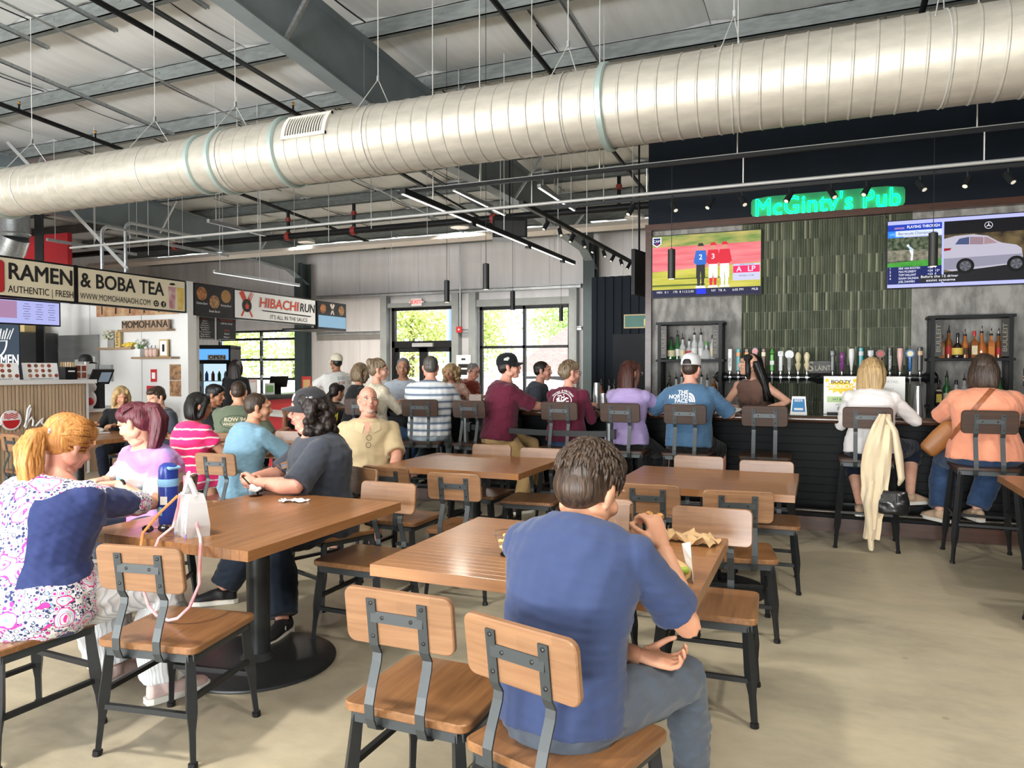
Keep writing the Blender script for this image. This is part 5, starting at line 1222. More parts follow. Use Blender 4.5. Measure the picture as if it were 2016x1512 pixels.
for zi, z in enumerate((.35, .65, .95, 1.25)):
    for k in range(5):
        c = [(.5, .06, .05), (.1, .3, .1), (.75, .75, .75), (.6, .3, .05), (.1, .2, .5)][(k + zi) % 5]
        p = Matrix.Rotation(R(28), 4, 'Z') @ Vector((-.26 + k * .125, -.2, 0)); d_ = thing('drink_bottle', '%s drink, %s from left on the %s shelf of the drinks fridge' % (['red', 'green', 'white', 'orange', 'blue'][(k + zi) % 5], ORD[k], ['lowest', 'second', 'third', 'top'][zi]), 'drink', (-11.55 + p.x, 11.6 + p.y, z), 0, 'drinks in the fridge')
        MB().lathe([(.03, 0), (.033, .01), (.033, .14), (.014, .18), (.014, .2)], 10).build('bottle_body', mat('drink %d' % ((k + zi) % 5), c, .3), d_, smooth=True)
hc = thing('hibachi_counter', 'dark hibachi counter under the white sign', 'counter', (0, 0, 0)); MB().bx(-10.3, -9.75, 9.55, 13.4, 0, .95).build('body', HB, hc); MB().bx(-10.35, -9.65, 9.5, 13.45, .95, 1.0).build('top', mat('dark counter top', (.03, .03, .033), .3), hc); MB().bx(-9.748, -9.744, 10.5, 12.2, .25, .9).build('red_panel', REDP, hc)
for k, (y, c, w_, h_, lab) in enumerate(((10.75, (.75, .55, .52), .24, .3, 'pale pink paper menu standing on the hibachi counter'), (11.25, (.7, .75, .75), .2, .22, 'small pale card with green logo on the hibachi counter'), (12.35, (.6, .05, .06), .22, .34, 'framed red burger advert on the hibachi counter'))):
    c_ = thing('counter_card', lab, 'card', (-9.85, y, 1.0), R(-20)); MB().box((0, 0, h_ / 2), (.012, w_, h_)).build('frame', mat('card frame %d' % k, c, .5), c_); MB().box((.008, 0, h_ / 2), (.003, w_ * .75, h_ * .6)).build('print', (PAPER, mat('green logo', (.2, .4, .15), .5), mat('burger print', (.7, .45, .2), .5))[k], c_)
rg = thing('tablet_register', 'black tablet register on the hibachi counter', 'register', (-9.98, 11.6, 1.0), R(-30)); MB().box((0, 0, .1), (.1, .14, .2)).build('stand', BLACKP, rg); m = MB(); m.box((0, 0, .27), (.02, .36, .24), M=Matrix.Rotation(R(25), 4, 'Y')); m.build('tablet', BLACKP, rg)
gs = thing('green_framed_sign', 'green sign in a gold frame high on the navy wall', 'sign', (-2.72, 12.45, 2.32)); MB().box((0, 0, 0), (.8, .03, .24)).build('frame', mat('gold frame', (.55, .4, .18), .4), gs); MB().box((0, -.017, 0), (.76, .004, .2)).build('face', mat('sign green', (.01, .13, .09), .4), gs); text('BO', basis((.06, -.021, -.03), *FACE_NY), .17, mat('sign yellow', (.75, .65, .25), .5), gs, bold=.02); text('XTY', basis((.3, -.021, -.03), *FACE_NY), .01, MATS['sign yellow'], gs) if False else None
spk = thing('loudspeaker', 'black loudspeaker hanging beyond the spotlight track', 'speaker', (-4.2, 9.9, 3.55), R(25)); MB().box((0, 0, 0), (.5, .36, .3)).build('cabinet', BLACKP, spk); MB().box((0, -.185, -.02), (.44, .01, .22)).build('grille', mat('speaker grille', (.03, .03, .03), .7), spk); MB().tube([(0, 0, .15), (0, 0, 1.95)], .012, 6).build('mount', BLACKM, spk)
ssp = thing('tilted_screen', 'black tilted screen edge beside the bar wall', 'screen', (-2.22, 9.75, 2.78), R(80)); MB().box((0, 0, 0), (.5, .05, .6)).build('case', BLACKP, ssp); MB().tube([(0, .02, .25), (0, .03, 2.76)], .015, 6).build('mount', BLACKM, ssp)

# ------------------------------------------------------------------ tables, chairs, stools
def strip(path, w, t):
    """flat bar of width w (x) following a path in the YZ plane"""
    m = MB(); n = len(path); P = [Vector((0, a, c)) for a, c in path]; vs = []
    for i, p in enumerate(P):
        d = (P[min(i + 1, n - 1)] - P[max(i - 1, 0)]).normalized(); nn = Vector((0, -d.z, d.y)) * t / 2
        for sx, s in ((-1, -1), (1, -1), (1, 1), (-1, 1)): vs.append(p + nn * s + Vector((sx * w / 2, 0, 0)))
    fs = [(3, 2, 1, 0), tuple(4 * (n - 1) + k for k in range(4))]
    for i in range(n - 1):
        for k in range(4): fs.append((4 * i + k, 4 * i + (k + 1) % 4, 4 * i + 4 + (k + 1) % 4, 4 * i + 4 + k))
    m.v = [tuple(v) for v in vs]; m.f = fs; m.m = [0] * len(fs)
    return m
LEGM = mat('black chair leg steel', (.014, .0155, .017), .42, spec=.4)
def make_chair(name, cat, sh, wood_seat, wood_back, steel, hbk):
    c = thing(name, 'chair', cat)
    w = .42
    MB().slab(.44, .42, .028, .035, .004, Matrix.Translation((0, 0, sh - .028))).build('seat', wood_seat, c, smooth=True)
    fr = MB()
    for p, q in (((-.185, -.185), (.185, -.185)), ((.185, -.185), (.185, .185)), ((.185, .185), (-.185, .185)), ((-.185, .185), (-.185, -.185))):
        fr.bar((*p, sh - .045), (*q, sh - .045), .028, .033)
    fr.build('seat_frame', steel, c)
    legtop = .178; foot = .212 if sh < .6 else .235
    for sx in (-1, 1):
        for sy in (-1, 1):
            def lp(z):
                u = 1 - z / (sh - .04); return (sx * (legtop + (foot - legtop) * u), sy * (legtop + (foot - legtop) * u), z)
            L_ = MB().tube([lp(sh - .04), lp(sh * .5), lp(.2), lp(.13), lp(.02)], [.022, .027, .026, .016, .014], 4).build('leg', LEGM, c)
            MB().tube([lp(.02), lp(0)], .018, 8).build('foot_glide', BLACKP, L_)
    def lx(z): u = 1 - z / (sh - .04); return legtop + (foot - legtop) * u
    zs = (.19, .25) if sh < .6 else (.3, .36)
    for sy in (-1, 1): MB().bar((-lx(zs[0]), sy * lx(zs[0]), zs[0]), (lx(zs[0]), sy * lx(zs[0]), zs[0]), .02, .02).build('stretcher', LEGM, c)
    for sx in (-1, 1): MB().bar((sx * lx(zs[1]), -lx(zs[1]), zs[1]), (sx * lx(zs[1]), lx(zs[1]), zs[1]), .02, .02).build('stretcher', LEGM, c)
    b0 = sh + hbk                 # bottom of the backrest
    # backrest board leaning back
    T = Matrix.Translation((0, -.207, b0)) @ Matrix.Rotation(R(7.5), 4, 'X') @ Matrix.Rotation(R(90), 4, 'X')
    MB().slab(.375, .178, .022, .03, .004, T @ Matrix.Translation((0, .089, -.011))).build('backrest', wood_back, c, smooth=True)
    br = MB()
    for sx in (-1, 1):
        pth = [(-.12, sh - .066), (-.2, sh - .066), (-.232, sh - .05), (-.248, sh - .015), (-.25, sh + .03), (-.236, sh + .075), (-.206, b0 - .055), (-.203, b0 - .03), (-.221, b0), (-.2405, b0 + .148)]
        s = strip(pth, .032, .006); s.v = [(x + sx * .088, y, z) for x, y, z in s.v]; br.add(s.v, s.f)
    br.bar((-.09, -.2345, b0 + .092), (.09, -.2345, b0 + .092), .006, .034)
    bo = br.build('back_bracket', steel, c)
    for x, dz in ((-.088, .135), (.088, .135), (-.088, .03), (.088, .03), (-.05, .092), (.05, .092)):
        yb = -.221 - .0195 * dz / .148 - .003
        MB().lathe([(.0065, 0), (.0065, .003), (.003, .0045)], 8, M=Matrix.Translation((x, yb, b0 + dz)) @ Matrix.Rotation(R(90), 4, 'X')).build('bolt', mat('dark bolt head', (.03, .03, .03), .3, .6), bo)
    return c
CH = make_chair('dining_chair', 'chair', .452, W_SEAT, W_BACK, GREYM, .203)
ST = make_chair('bar_stool', 'bar stool', .745, W_DARK, W_DARK, GREYM, .262)
_used = set()
def put(proto, label, x, y, rz, group):
    o = proto if proto.name not in _used else copy_tree(proto)
    _used.add(proto.name)
    o.location = (x, y, 0); o.rotation_euler = (0, 0, R(rz)); o['label'] = label; o['group'] = group
    return o
G1 = 'wooden dining chairs at the tables'
for lab, x, y, rz in (
    ('wooden dining chair with the white bag strap hanging over its seat', -2.396, 2.2, 10), ('wooden dining chair under the woman in the floral top', -3.0, 1.94, -92), ('wooden dining chair tucked at the far side of the left table, backrest above its edge', -2.33, 3.44, 180),
    ('wooden dining chair the man with the dark cap sits on', -2.93, 3.93, 160), ('empty wooden dining chair in front, left of the boy', -1.16, 2.1, 0), ('wooden dining chair the boy in blue sits on', -.655, 1.97, -16),
    ('wooden dining chair on the far side of the boy\'s table near the kraft napkin', -.455, 3.37, 183), ('wooden dining chair on the far side of the boy\'s table hidden by his head', -1.05, 3.42, 180),
    ('empty chair on the near right side of the back left table', -2.155, 4.37, 2), ('empty chair on the near left side of the back left table', -2.73, 4.48, 0), ('empty chair on the far left side of the back left table', -2.65, 5.62, 180), ('empty chair on the far right side of the back left table', -2.13, 5.52, 184),
    ('empty chair on the near right side of the back right table', -.44, 4.38, 10), ('empty chair on the near left side of the back right table', -.92, 4.42, 3), ('empty chair on the far left side of the back right table', -.84, 5.47, 180), ('empty chair on the far right side of the back right table', -.33, 5.36, 183),
    ('wooden chair the man in the light blue shirt sits on', -4.42, 4.62, 6), ('wooden chair with its back to us before the slatted counter', -7.56, 5.08, -8), ('wooden chair under the woman in pink stripes', -5.25, 4.75, 10), ('wooden chair under the woman in tie-dye', -3.78, 3.24, 120),
    ('wooden chair under the bald man in the tan shirt', -3.5, 5.2, 150), ('wooden chair behind the light blue shirt man', -5.2, 6.05, 185), ('wooden chair under the man in the green shirt', -5.75, 6.05, 10), ('wooden chair under the blonde woman eating', -8.15, 6.62, 222), ('wooden chair under the person in the black tee with yellow print', -6.0, 8.1, 0)):
    put(CH, lab, x, y, rz, G1)
put(CH, 'wooden dining chair cut off by the right edge of the view', 1.38, 4.98, 4, G1)
G2 = 'dark bar stools along the bar'
for lab, x, y, rz in (('dark bar stool under the woman in the cream sweater', -4.5, 6.72, 5), ('dark bar stool under the striped polo man', -3.86, 6.76, 20), ('dark bar stool behind the left barrier post', -3.2, 6.76, -4), ('dark bar stool under the woman in maroon with tree print', -2.27, 6.8, -2), ('dark bar stool under the woman in purple', -1.68, 6.78, 0), ('dark bar stool under the man in the white cap', -1.09, 6.78, 0), ('empty dark bar stool in front of the bartender', -.42, 6.78, 0), ('dark bar stool with the cream cardigan hung over it', .385, 6.88, -2), ('dark bar stool under the woman in orange', 1.2, 6.7, 0), ('dark bar stool beyond the woman in orange at the right edge', 1.95, 6.72, 0)):
    put(ST, lab, x, y, rz, G2)

def table(label, x0, x1, y0, y1, along):
    cx, cy, w, d = (x0 + x1) / 2, (y0 + y1) / 2, x1 - x0, y1 - y0
    t_ = thing('dining_table', label, 'table', (cx, cy, 0), 0, 'butcher block dining tables')
    top = MB().box((0, 0, .722), (w - .03, d - .03, .03)).build('tabletop', W_TABLE, t_)
    sp = d if along == 'x' else w; n = int(sp / .045); s = sp / n
    for k in range(n):
        q = -sp / 2 + (k + .5) * s
        if along == 'x': MB().slab(w, s - .0006, .045, .0008, .0004, Matrix.Translation((0, q, .706)), seg=1).build('stave', W_TABLE, top)
        else: MB().slab(s - .0006, d, .045, .0008, .0004, Matrix.Translation((q, 0, .706)), seg=1).build('stave', W_TABLE_Y, top)
    MB().box((0, 0, .7), (.42, .42, .008)).build('mounting_plate', BLACKM, t_)
    MB().lathe([(.058, .03), (.058, .7)], 24).build('column', mat('black table column', (.018, .02, .021), .36), t_, smooth=True)
    b_ = MB().lathe([(.385, 0), (.388, .006), (.385, .014), (.37, .018), (.14, .022), (.09, .026), (.075, .04), (.06, .055)], 48).build('base', MATS['black table column'], t_, smooth=True)
    return t_
T1 = table('wooden table with the white bag and blue bottle on it', -3.12, -2.15, 2.32, 3.51, 'y')
T2 = table('wooden table the boy in blue eats at', -1.58, -.36, 2.35, 3.32, 'x')
T3 = table('empty wooden table behind, left of the boy\'s head', -3.13, -1.96, 4.78, 5.73, 'x')
T4 = table('empty wooden table behind, right of the boy', -1.24, -.12, 4.6, 5.58, 'x')
T5 = table('wooden table before the slatted ramen counter where the blonde woman eats', -8.75, -6.93, 5.3, 6.25, 'x')
T8 = table('wooden table cut off by the right edge of the view', 1.17, 2.32, 5.1, 6.05, 'x')
T6 = table('wooden table between the light blue and the green shirted men', -5.4, -4.2, 5.1, 6.1, 'x')
rb = thing('red_booth', 'red counter front behind the light blue shirt man', 'counter', (-7.7, 8.9, 0), R(-20)); MB().box((0, 0, .4), (1.5, .5, .8)).build('front', mat('red laminate', (.6, .05, .06), .4), rb); MB().box((0, 0, .82), (1.56, .56, .04)).build('top', WHITEP, rb)
ht = thing('high_table', 'dark high top table where the curly blonde woman sits', 'table', (-4.35, 9.5, 0)); MB().box((0, 0, 1.05), (.7, .9, .04)).build('top', BARTOP, ht); MB().tube([(0, 0, 0), (0, 0, 1.05)], .05, 12).build('column', BLACKM, ht)

# ------------------------------------------------------------------ people: builder
def V(*a): return Vector(a)
def skin_mat(name, c):
    return mat('skin ' + name, c, .48, spec=.35, noise=.12, nscale=14, col2=(c[0] * .93, c[1] * .8, c[2] * .78), bump=.04, bscale=180)
SKIN = dict(fair=skin_mat('fair', (.66, .39, .28)), pink=skin_mat('pink', (.68, .36, .27)), tan=skin_mat('tan', (.5, .27, .17)), warm=skin_mat('warm', (.6, .33, .21)), brown=skin_mat('brown', (.33, .16, .09)))
def hair_mat(name, c1, c2, st=(55, 55, 3)):
    return mat('hair ' + name, c1, .42, spec=.45, noise=.5, nscale=1.6, col2=c2, stretch=st, bump=.5, bscale=2.2)
HAIR = dict(brown=hair_mat('brown', (.06, .036, .022), (.022, .013, .009)), dark=hair_mat('dark brown', (.022, .013, .01), (.007, .005, .005)), black=hair_mat('black', (.008, .007, .007), (.003, .003, .003)),
            copper=hair_mat('copper blonde', (.58, .27, .075), (.36, .14, .035)), blonde=hair_mat('blonde', (.5, .35, .17), (.27, .17, .075)), ash=hair_mat('ash blonde', (.25, .18, .11), (.1, .07, .045)), burgundy=hair_mat('burgundy', (.13, .018, .035), (.05, .01, .015)),
            auburn=hair_mat('auburn', (.075, .024, .016), (.03, .01, .008)), grey=hair_mat('grey', (.25, .24, .23), (.1, .095, .09)), salt=hair_mat('salt and pepper', (.12, .11, .1), (.045, .04, .037)))
def cloth(name, c, rough=.85, noise=.1, nscale=6, col2=None, bump=.25, bscale=14):
    return mat('cloth ' + name, c, rough, spec=.2, noise=noise, nscale=nscale, col2=col2, bump=bump, bscale=bscale, sheen=.15)

def loft(mb, rings, seg=20):
    """rings: (centre, x-axis vec, y-axis vec) ellipses"""
    vs = []; fs = []
    for c, a, b_ in rings:
        for k in range(seg):
            t = 2 * math.pi * k / seg; vs.append(c + a * math.cos(t) + b_ * math.sin(t))
    n = len(rings)
    for i in range(n - 1):
        for k in range(seg):
            k2 = (k + 1) % seg; fs.append((i * seg + k, i * seg + k2, (i + 1) * seg + k2, (i + 1) * seg + k))
    fs.append(tuple(range(seg))[::-1]); fs.append(tuple((n - 1) * seg + k for k in range(seg)))
    mb.add(vs, fs)
def ik(a, t, l1, l2, pole):
    d = t - a; L_ = min(d.length, (l1 + l2) * .999); d = d.normalized()
    ca = max(-1, min(1, (l1 * l1 + L_ * L_ - l2 * l2) / (2 * l1 * L_))); h = l1 * math.sqrt(max(0, 1 - ca * ca))
    p = pole - d * pole.dot(d)
    p = p.normalized() if p.length > 1e-6 else V(0, 0, 1)
    return a + d * (l1 * ca) + p * h, a + d * L_
def folds(me, amp, seed, sc=1.):
    n = len(me.vertices); co = np.empty(n * 3); me.vertices.foreach_get('co', co); co = co.reshape(-1, 3)
    no = np.empty(n * 3); me.vertices.foreach_get('normal', no); no = no.reshape(-1, 3)
    rs = np.random.RandomState(seed); d = np.zeros(n)
    for k in range(7):
        w = rs.randn(3) * np.array([26, 26, 42]) * sc * (1 + .35 * k); ph = rs.rand() * 6.28
        d += np.sin(co @ w + ph + 1.6 * np.sin(co @ (rs.randn(3) * 9 * sc))) / (1 + .4 * k)
    d = d / 3.0; d = np.where(d > 0, d, d * .6)
    co += no * (d * amp)[:, None]
    me.vertices.foreach_set('co', co.ravel()); me.update()
def hand_mesh(w, d, nrm, sc=1., curl=25, spread=4, thumb=1, side=1, voxel=.0052):
    """w wrist, d finger direction, nrm palm normal (the way the palm faces), side +1 when the thumb is on d x nrm"""
    d = d.normalized(); nrm = (nrm - d * nrm.dot(d)).normalized(); s = d.cross(nrm).normalized() * side
    m = MB(); P = lambda f, a, n_: w + (d * f + s * a + nrm * n_) * sc
    rings = []
    for f, wd, th in ((-.03, .025, .021), (0, .027, .02), (.03, .036, .0175), (.065, .041, .0155), (.09, .04, .0135), (.098, .034, .009)):
        rings.append((P(f, 0, 0), s * wd * sc, nrm * th * sc))
    loft(m, rings, 14)
    for k, (a, ln) in enumerate(((.03, .072), (.0105, .08), (-.0105, .075), (-.03, .06))):
        p = P(.088, a, -.001); ang = 0; dd = d + s * (a * spread * .6); dd.normalize(); pts = [p]; 
        for q, fr in enumerate((.45, .3, .25)):
            ang += R(curl * (1.0 if q else .7) * (1 + .12 * k)); v = dd * math.cos(ang) + nrm * math.sin(ang); p = p + v * ln * fr * sc; pts.append(p)
        m.tube(pts, [.0092 * sc, .0086 * sc, .008 * sc, .0066 * sc], 8)
        m.ell(pts[-1], (.0066 * sc,) * 3, 8, 6)
    p0 = P(.02, .024, .006); p1 = P(.05, .05, .012); p2 = P(.08, .054, .02 + .02 * thumb); p3 = P(.098, .046, .026 + .03 * thumb)
    m.tube([p0, p1, p2, p3], [.014 * sc, .0115 * sc, .0095 * sc, .0075 * sc], 8); m.ell(p3, (.0075 * sc,) * 3, 8, 6)
    return remesh(m.mesh('hand'), voxel * sc, 1)
def head_mesh(M, face=1., voxel=.006, jaw=1., fem=False, fat=0., ears=True):
    m = MB(); E = lambda c, r, seg=16, rings=12: m.ell(c, r, seg, rings, M)
    f = fat
    E((0, -.014, .034), (.074, .096, .083)); E((0, .03, -.03), (.059 + .012 * f, .062, .079)); E((0, -.01, -.03), (.06 + .01 * f, .07, .06))
    E((0, .05, -.088), (.036 * jaw + .01 * f, .034, .026 + .004 * f)); E((0, .066, -.098), (.02 * jaw, .02, .015))
    for s in (-1, 1):
        E((s * .034, .058, -.03), (.028 + .006 * f, .03, .026)); E((s * .033, .074, .026), (.026, .017, .0085)); E((s * .05, .0, -.06), (.022 + .012 * f, .04, .03))
        if ears:
            E((s * .077, -.012, -.008), (.009, .019, .03)); E((s * .074, -.006, -.03), (.008, .011, .014)); E((s * .083, -.018, -.002), (.006, .014, .026))
    E((0, .088, .035), (.03, .012, .03))
    T = lambda p: M @ V(*p)
    m.tube([T((0, .086, .022)), T((0, .1, .0)), T((0, .112, -.022))], [.0085, .0105, .0125], 10)
    E((0, .109, -.026), (.0125, .012, .0105)); E((-.011, .1, -.029), (.008, .01, .0075)); E((.011, .1, -.029), (.008, .01, .0075))
    E((0, .088, -.05), (.022, .012, .012)); E((0, .091, -.068), (.019, .011, .009))
    if f: E((0, .02, -.115), (.05 + .02 * f, .05, .03))
    return remesh(m.mesh('head'), voxel, 3)
def face_parts(o, M, brow, lip=(.45, .16, .13), iris=(.06, .04, .03), eyes=True, glasses=None, beard=None, squint=1.):
    for s in (-1, 1):
        if eyes:
            e = MB(); e.ell((s * .032, .0765, .006), (.0145, .0115, .0088 * squint), 12, 8, M); e.mi = 1; e.ell((s * .031, .0828, .0055), (.0062, .006, .0062 * squint), 10, 6, M)
            e.build('eye', [mat('eye white', (.7, .68, .65), .3), mat('iris %.2f' % iris[2], iris, .2)], o, smooth=True)
            l_ = MB(); l_.tube([M @ V(s * (.0165 + .0075 * k), .087 - .0028 * (k - 1.6) ** 2, .0125 + .002 * math.sin(k * .8)) for k in range(5)], .0022, 6); l_.build('eyelid', mat('lash line', (.06, .03, .025), .6), o, smooth=True)
        b_ = MB(); b_.tube([M @ V(s * (.014 + .009 * k), .0915 - .0026 * (k - 1) ** 2 * (1 if k > 1 else .2), .0265 + .003 * math.sin(k * .9)) for k in range(5)], [.003, .0042, .0042, .0036, .002], 6); b_.build('eyebrow', brow, o, smooth=True)
    l_ = MB(); l_.tube([M @ V(x, .1 - 9 * x * x, -.0555 + (.0015 if abs(x) > .004 else 0)) for x in np.linspace(-.023, .023, 9)], [.001, .0035, .0048, .005, .0042, .005, .0048, .0035, .001], 6)
    l_.tube([M @ V(x, .101 - 10 * x * x, -.0645) for x in np.linspace(-.019, .019, 7)], [.001, .004, .0055, .006, .0055, .004, .001], 6)
    l_.build('lips', mat('lips %.2f' % lip[0], lip, .4), o, smooth=True)
    if beard:
        b_ = MB(); b_.ell((0, .062, -.095), (.034, .032, .02), 14, 10, M)
        obj('beard', remesh(b_.mesh('b'), .006, 2), o).data.materials.append(beard)
    if glasses:
        g = MB()
        for s in (-1, 1):
            g.tube([M @ V(s * .033 + .021 * math.cos(a), .103 - .004 * abs(math.cos(a)), .003 + .016 * math.sin(a)) for a in np.linspace(0, 2 * math.pi, 15)], .0016, 5, cap=False)
            g.tube([M @ V(s * .054, .1, .006), M @ V(s * .078, .06, .008), M @ V(s * .082, -.02, .006)], .0016, 5)
        g.tube([M @ V(-.012, .104, .006), M @ V(.012, .104, .006)], .0016, 5)
        g.build('glasses', glasses, o, smooth=True)

TORSO = dict(m=[(-.12, .12, .11), (-.05, .168, .13), (.05, .17, .125), (.16, .16, .115), (.27, .172, .122), (.36, .19, .125), (.43, .19, .115), (.475, .15, .095), (.505, .085, .072), (.54, .056, .056)],
             f=[(-.12, .125, .115), (-.05, .178, .138), (.05, .172, .128), (.16, .14, .105), (.26, .148, .11), (.34, .16, .115), (.41, .162, .104), (.45, .13, .085), (.48, .075, .064), (.52, .047, .049)])
class Body:
    pass
def person(label, x, y, rz, hip, **k):
    """seated or standing figure; local +Y is where the torso faces; returns the body object carrying .joints"""
    g = lambda n, d=None: k.get(n, d)
    sex, S, G = g('sex', 'm'), g('S', 1.), g('G', 1.)
    a1, a2 = R(g('lean', (8, 14))[0]), R(g('lean', (8, 14))[1]); sd = R(g('side', 0)); tw = R(g('twist', 0))
    skin = SKIN[g('skin', 'fair')]; vox = g('vox', .014); hv = g('hvox', .0075); seed = int(abs(x * 91 + y * 37)) % 9973
    rzr = R(rz); Rinv = Matrix.Rotation(-rzr, 4, 'Z')
    loc = lambda p: Rinv @ (Vector(p) - V(x, y, 0))            # world point to local
    root = V(0, 0, hip)
    def sp(t):                                                  # point on the spine
        l1 = .2 * S
        if t * S <= l1: return root + V(math.sin(sd) * .5, math.sin(a1), math.cos(a1)) * t * S
        p = root + V(math.sin(sd) * .5, math.sin(a1), math.cos(a1)) * l1
        return p + V(math.sin(sd), math.sin(a2), math.cos(a2)).normalized() * (t * S - l1)
    ux = lambda t: V(math.cos(tw * max(0, t) / .5), math.sin(tw * max(0, t) / .5), 0)
    def ay(t):
        a = a1 if t * S < .2 * S else a2; q = ux(t); f_ = V(-q.y, q.x, 0); return V(0, 0, 1) * (-math.sin(a)) + f_ * math.cos(a)
    def gk(t): return 1 + (G - 1) * max(0, min(1, 1.15 - max(0, t - .3) * 3.2))
    def torso_rings(extra, t0, t1, belly=0.):
        out = []
        for t, rx, ry in TORSO[sex]:
            if t < t0 - 1e-6 or t > t1 + 1e-6: continue
            q = gk(t); c = sp(t) + ay(t) * (belly * max(0, 1 - abs(t - .12) / .22) * .06)
            out.append((c, ux(t) * (rx * q * S + extra), ay(t) * (ry * (1 + (q - 1) * 1.15) * S + extra)))
        return out
    sw = (.172 if sex == 'm' else .152) * S * (1 + (G - 1) * .35); ts = .415 if sex == 'm' else .4
    ts_l = g('shrug', 0)
    SHR, SHL = sp(ts + ts_l) + ux(ts) * sw, sp(ts + ts_l) - ux(ts) * sw
    l1, l2 = .285 * S, .25 * S
    def arm(sh, side):
        n = 'R' if side > 0 else 'L'
        t = g('hand' + n); t = loc(t) if t is not None else sh + V(side * .08, .1, -.5) * S
        pole = g('pole' + n, V(side * .35, -.5, -1)); pole = Vector(pole)
        return ik(sh, t, l1, l2, pole)
    ELR, WRR = arm(SHR, 1); ELL, WRL = arm(SHL, -1)
    HPR, HPL = root + V(.088 * S, .0, -.01), root + V(-.088 * S, .0, -.01)
    lt, lsn = .42 * S, .41 * S
    stand = g('stand', False)
    def leg(hp, side):
        n = 'R' if side > 0 else 'L'
        t = g('foot' + n)
        t = loc(t) if t is not None else (V(side * .12, .02, .09) if stand else V(side * .14, .38, max(.09, hip - .45)))
        t = V(t.x, t.y, max(t.z, .09) if t.z < .1 else t.z)
        return ik(hp, t, lt, lsn, Vector(g('kpole' + n, V(side * .25, 1, .35))))
    KNR, ANR = leg(HPR, 1); KNL, ANL = leg(HPL, -1)
    hy, hp_, hr = g('head', (0, 0, 0)); neck = sp(.5 if sex == 'm' else .48)
    HM = Matrix.Rotation(tw + R(hy), 4, 'Z') @ Matrix.Rotation(R(hp_), 4, 'X') @ Matrix.Rotation(R(hr), 4, 'Y')
    hs = g('headS', 1.) * (.97 if sex == 'f' else 1.02) * (S ** .5)
    nl = g('neck', .13) * S
    hc = neck + V(0, math.sin(a2) * .8, math.cos(a2)) .normalized() * nl + (HM @ V(0, .012, .02))
    M = Matrix.Translation(hc) @ HM @ Matrix.Scale(hs, 4)
    # --- body
    b = MB(); loft(b, torso_rings(-.008, -.2, .6, g('belly', 0.)))
    nr = (.056 if sex == 'm' else .046) * (1 + .25 * g('fat', 0.))
    b.tube([sp(.44), sp(.5), hc + HM @ V(0, -.02, -.05), hc + HM @ V(0, -.015, 0)], [nr * 1.25, nr, nr * .97, nr * .95], 14)
    ag = 1 + (G - 1) * .55
    for sh, el, wr in ((SHR, ELR, WRR), (SHL, ELL, WRL)):
        b.ell(sh, (.06 * ag * S,) * 3, 12, 8)
        m1 = sh.lerp(el, .45); m2 = el.lerp(wr, .3); ar = (.9 if sex == 'f' else 1.) * ag * S
        b.tube([sh, m1, el, m2, wr], [.052 * ar, .049 * ar, .04 * ar, .041 * ar, .027 * ar ** .5], 12)
    lg = 1 + (G - 1) * .6
    for hp2, kn, an in ((HPR, KNR, ANR), (HPL, KNL, ANL)):
        b.tube([hp2, hp2.lerp(kn, .5), kn, kn.lerp(an, .3), kn.lerp(an, .7), an], [.085 * lg * S, .076 * lg * S, .055 * lg * S, .054 * lg * S, .042 * S * lg ** .5, .036 * S], 12)
        fd = (ux(0) * 0 + V(an.x - hp2.x, max(.2, an.y - hp2.y), 0)).normalized() if not stand else V(0, 1, 0)
        b.tube([an + V(0, 0, -.01), an - fd * .04 + V(0, 0, -.05)], [.036 * S, .03 * S], 10)
        b.tube([an - fd * .035 + V(0, 0, -.05), an + fd * .06 + V(0, 0, -.052), an + fd * .15 + V(0, 0, -.066)], [.03 * S, .036 * S, .03 * S], 10, flat=None)
    if sex == 'f' and g('bust', 1):
        for s in (-1, 1): b.ell(sp(.29) + ux(.29) * (s * .07 * S) + ay(.29) * (.095 * S * gk(.29)), (.055 * S, .05 * S, .055 * S), 12, 8)
    meshes = [remesh(b.mesh('body'), vox, 2), head_mesh(M, voxel=hv, fem=sex == 'f', jaw=.85 if sex == 'f' else 1.05, fat=g('fat', 0.))]
    for n, wr, el, side in (('R', WRR, ELR, 1), ('L', WRL, ELL, -1)):
        hd = g('hdir' + n); d = (Rinv.to_3x3() @ Vector(hd)) if hd is not None else (wr - el).normalized()
        pn = g('palm' + n); pn = (Rinv.to_3x3() @ Vector(pn)) if pn is not None else V(0, 0, -1)
        sN = d.cross(pn); inw = V(-side, 0, 0)
        # thumb side: for a palm-down right hand pointing forward the thumb is on the inside (-x)
        meshes.append(hand_mesh(wr, d, pn, S * (.93 if sex == 'f' else 1.), g('curl' + n, 28), side=side, voxel=.0055 if vox < .012 else .0075))
    me = join_meshes(meshes); me.name = 'person'; me.materials.clear(); me.materials.append(skin)
    me.polygons.foreach_set('material_index', [0] * len(me.polygons))
    o = obj('person', me, None, (x, y, 0), rzr); tag(o, label, 'person')
    J = Body(); J.o = o; J.sp = sp; J.M = M; J.SHR, J.SHL, J.ELR, J.ELL, J.WRR, J.WRL = SHR, SHL, ELR, ELL, WRR, WRL; J.KNR, J.KNL, J.ANR, J.ANL, J.HPR, J.HPL = KNR, KNL, ANR, ANL, HPR, HPL
    J.My = (Matrix.Rotation(tw + R(hy), 4, 'Z')).to_3x3(); J.ux, J.ay, J.S, J.G, J.hc, J.loc, J.seed, J.Rinv = ux, ay, S, G, hc, loc, seed, Rinv
    # --- top garment
    sh = g('shirt')
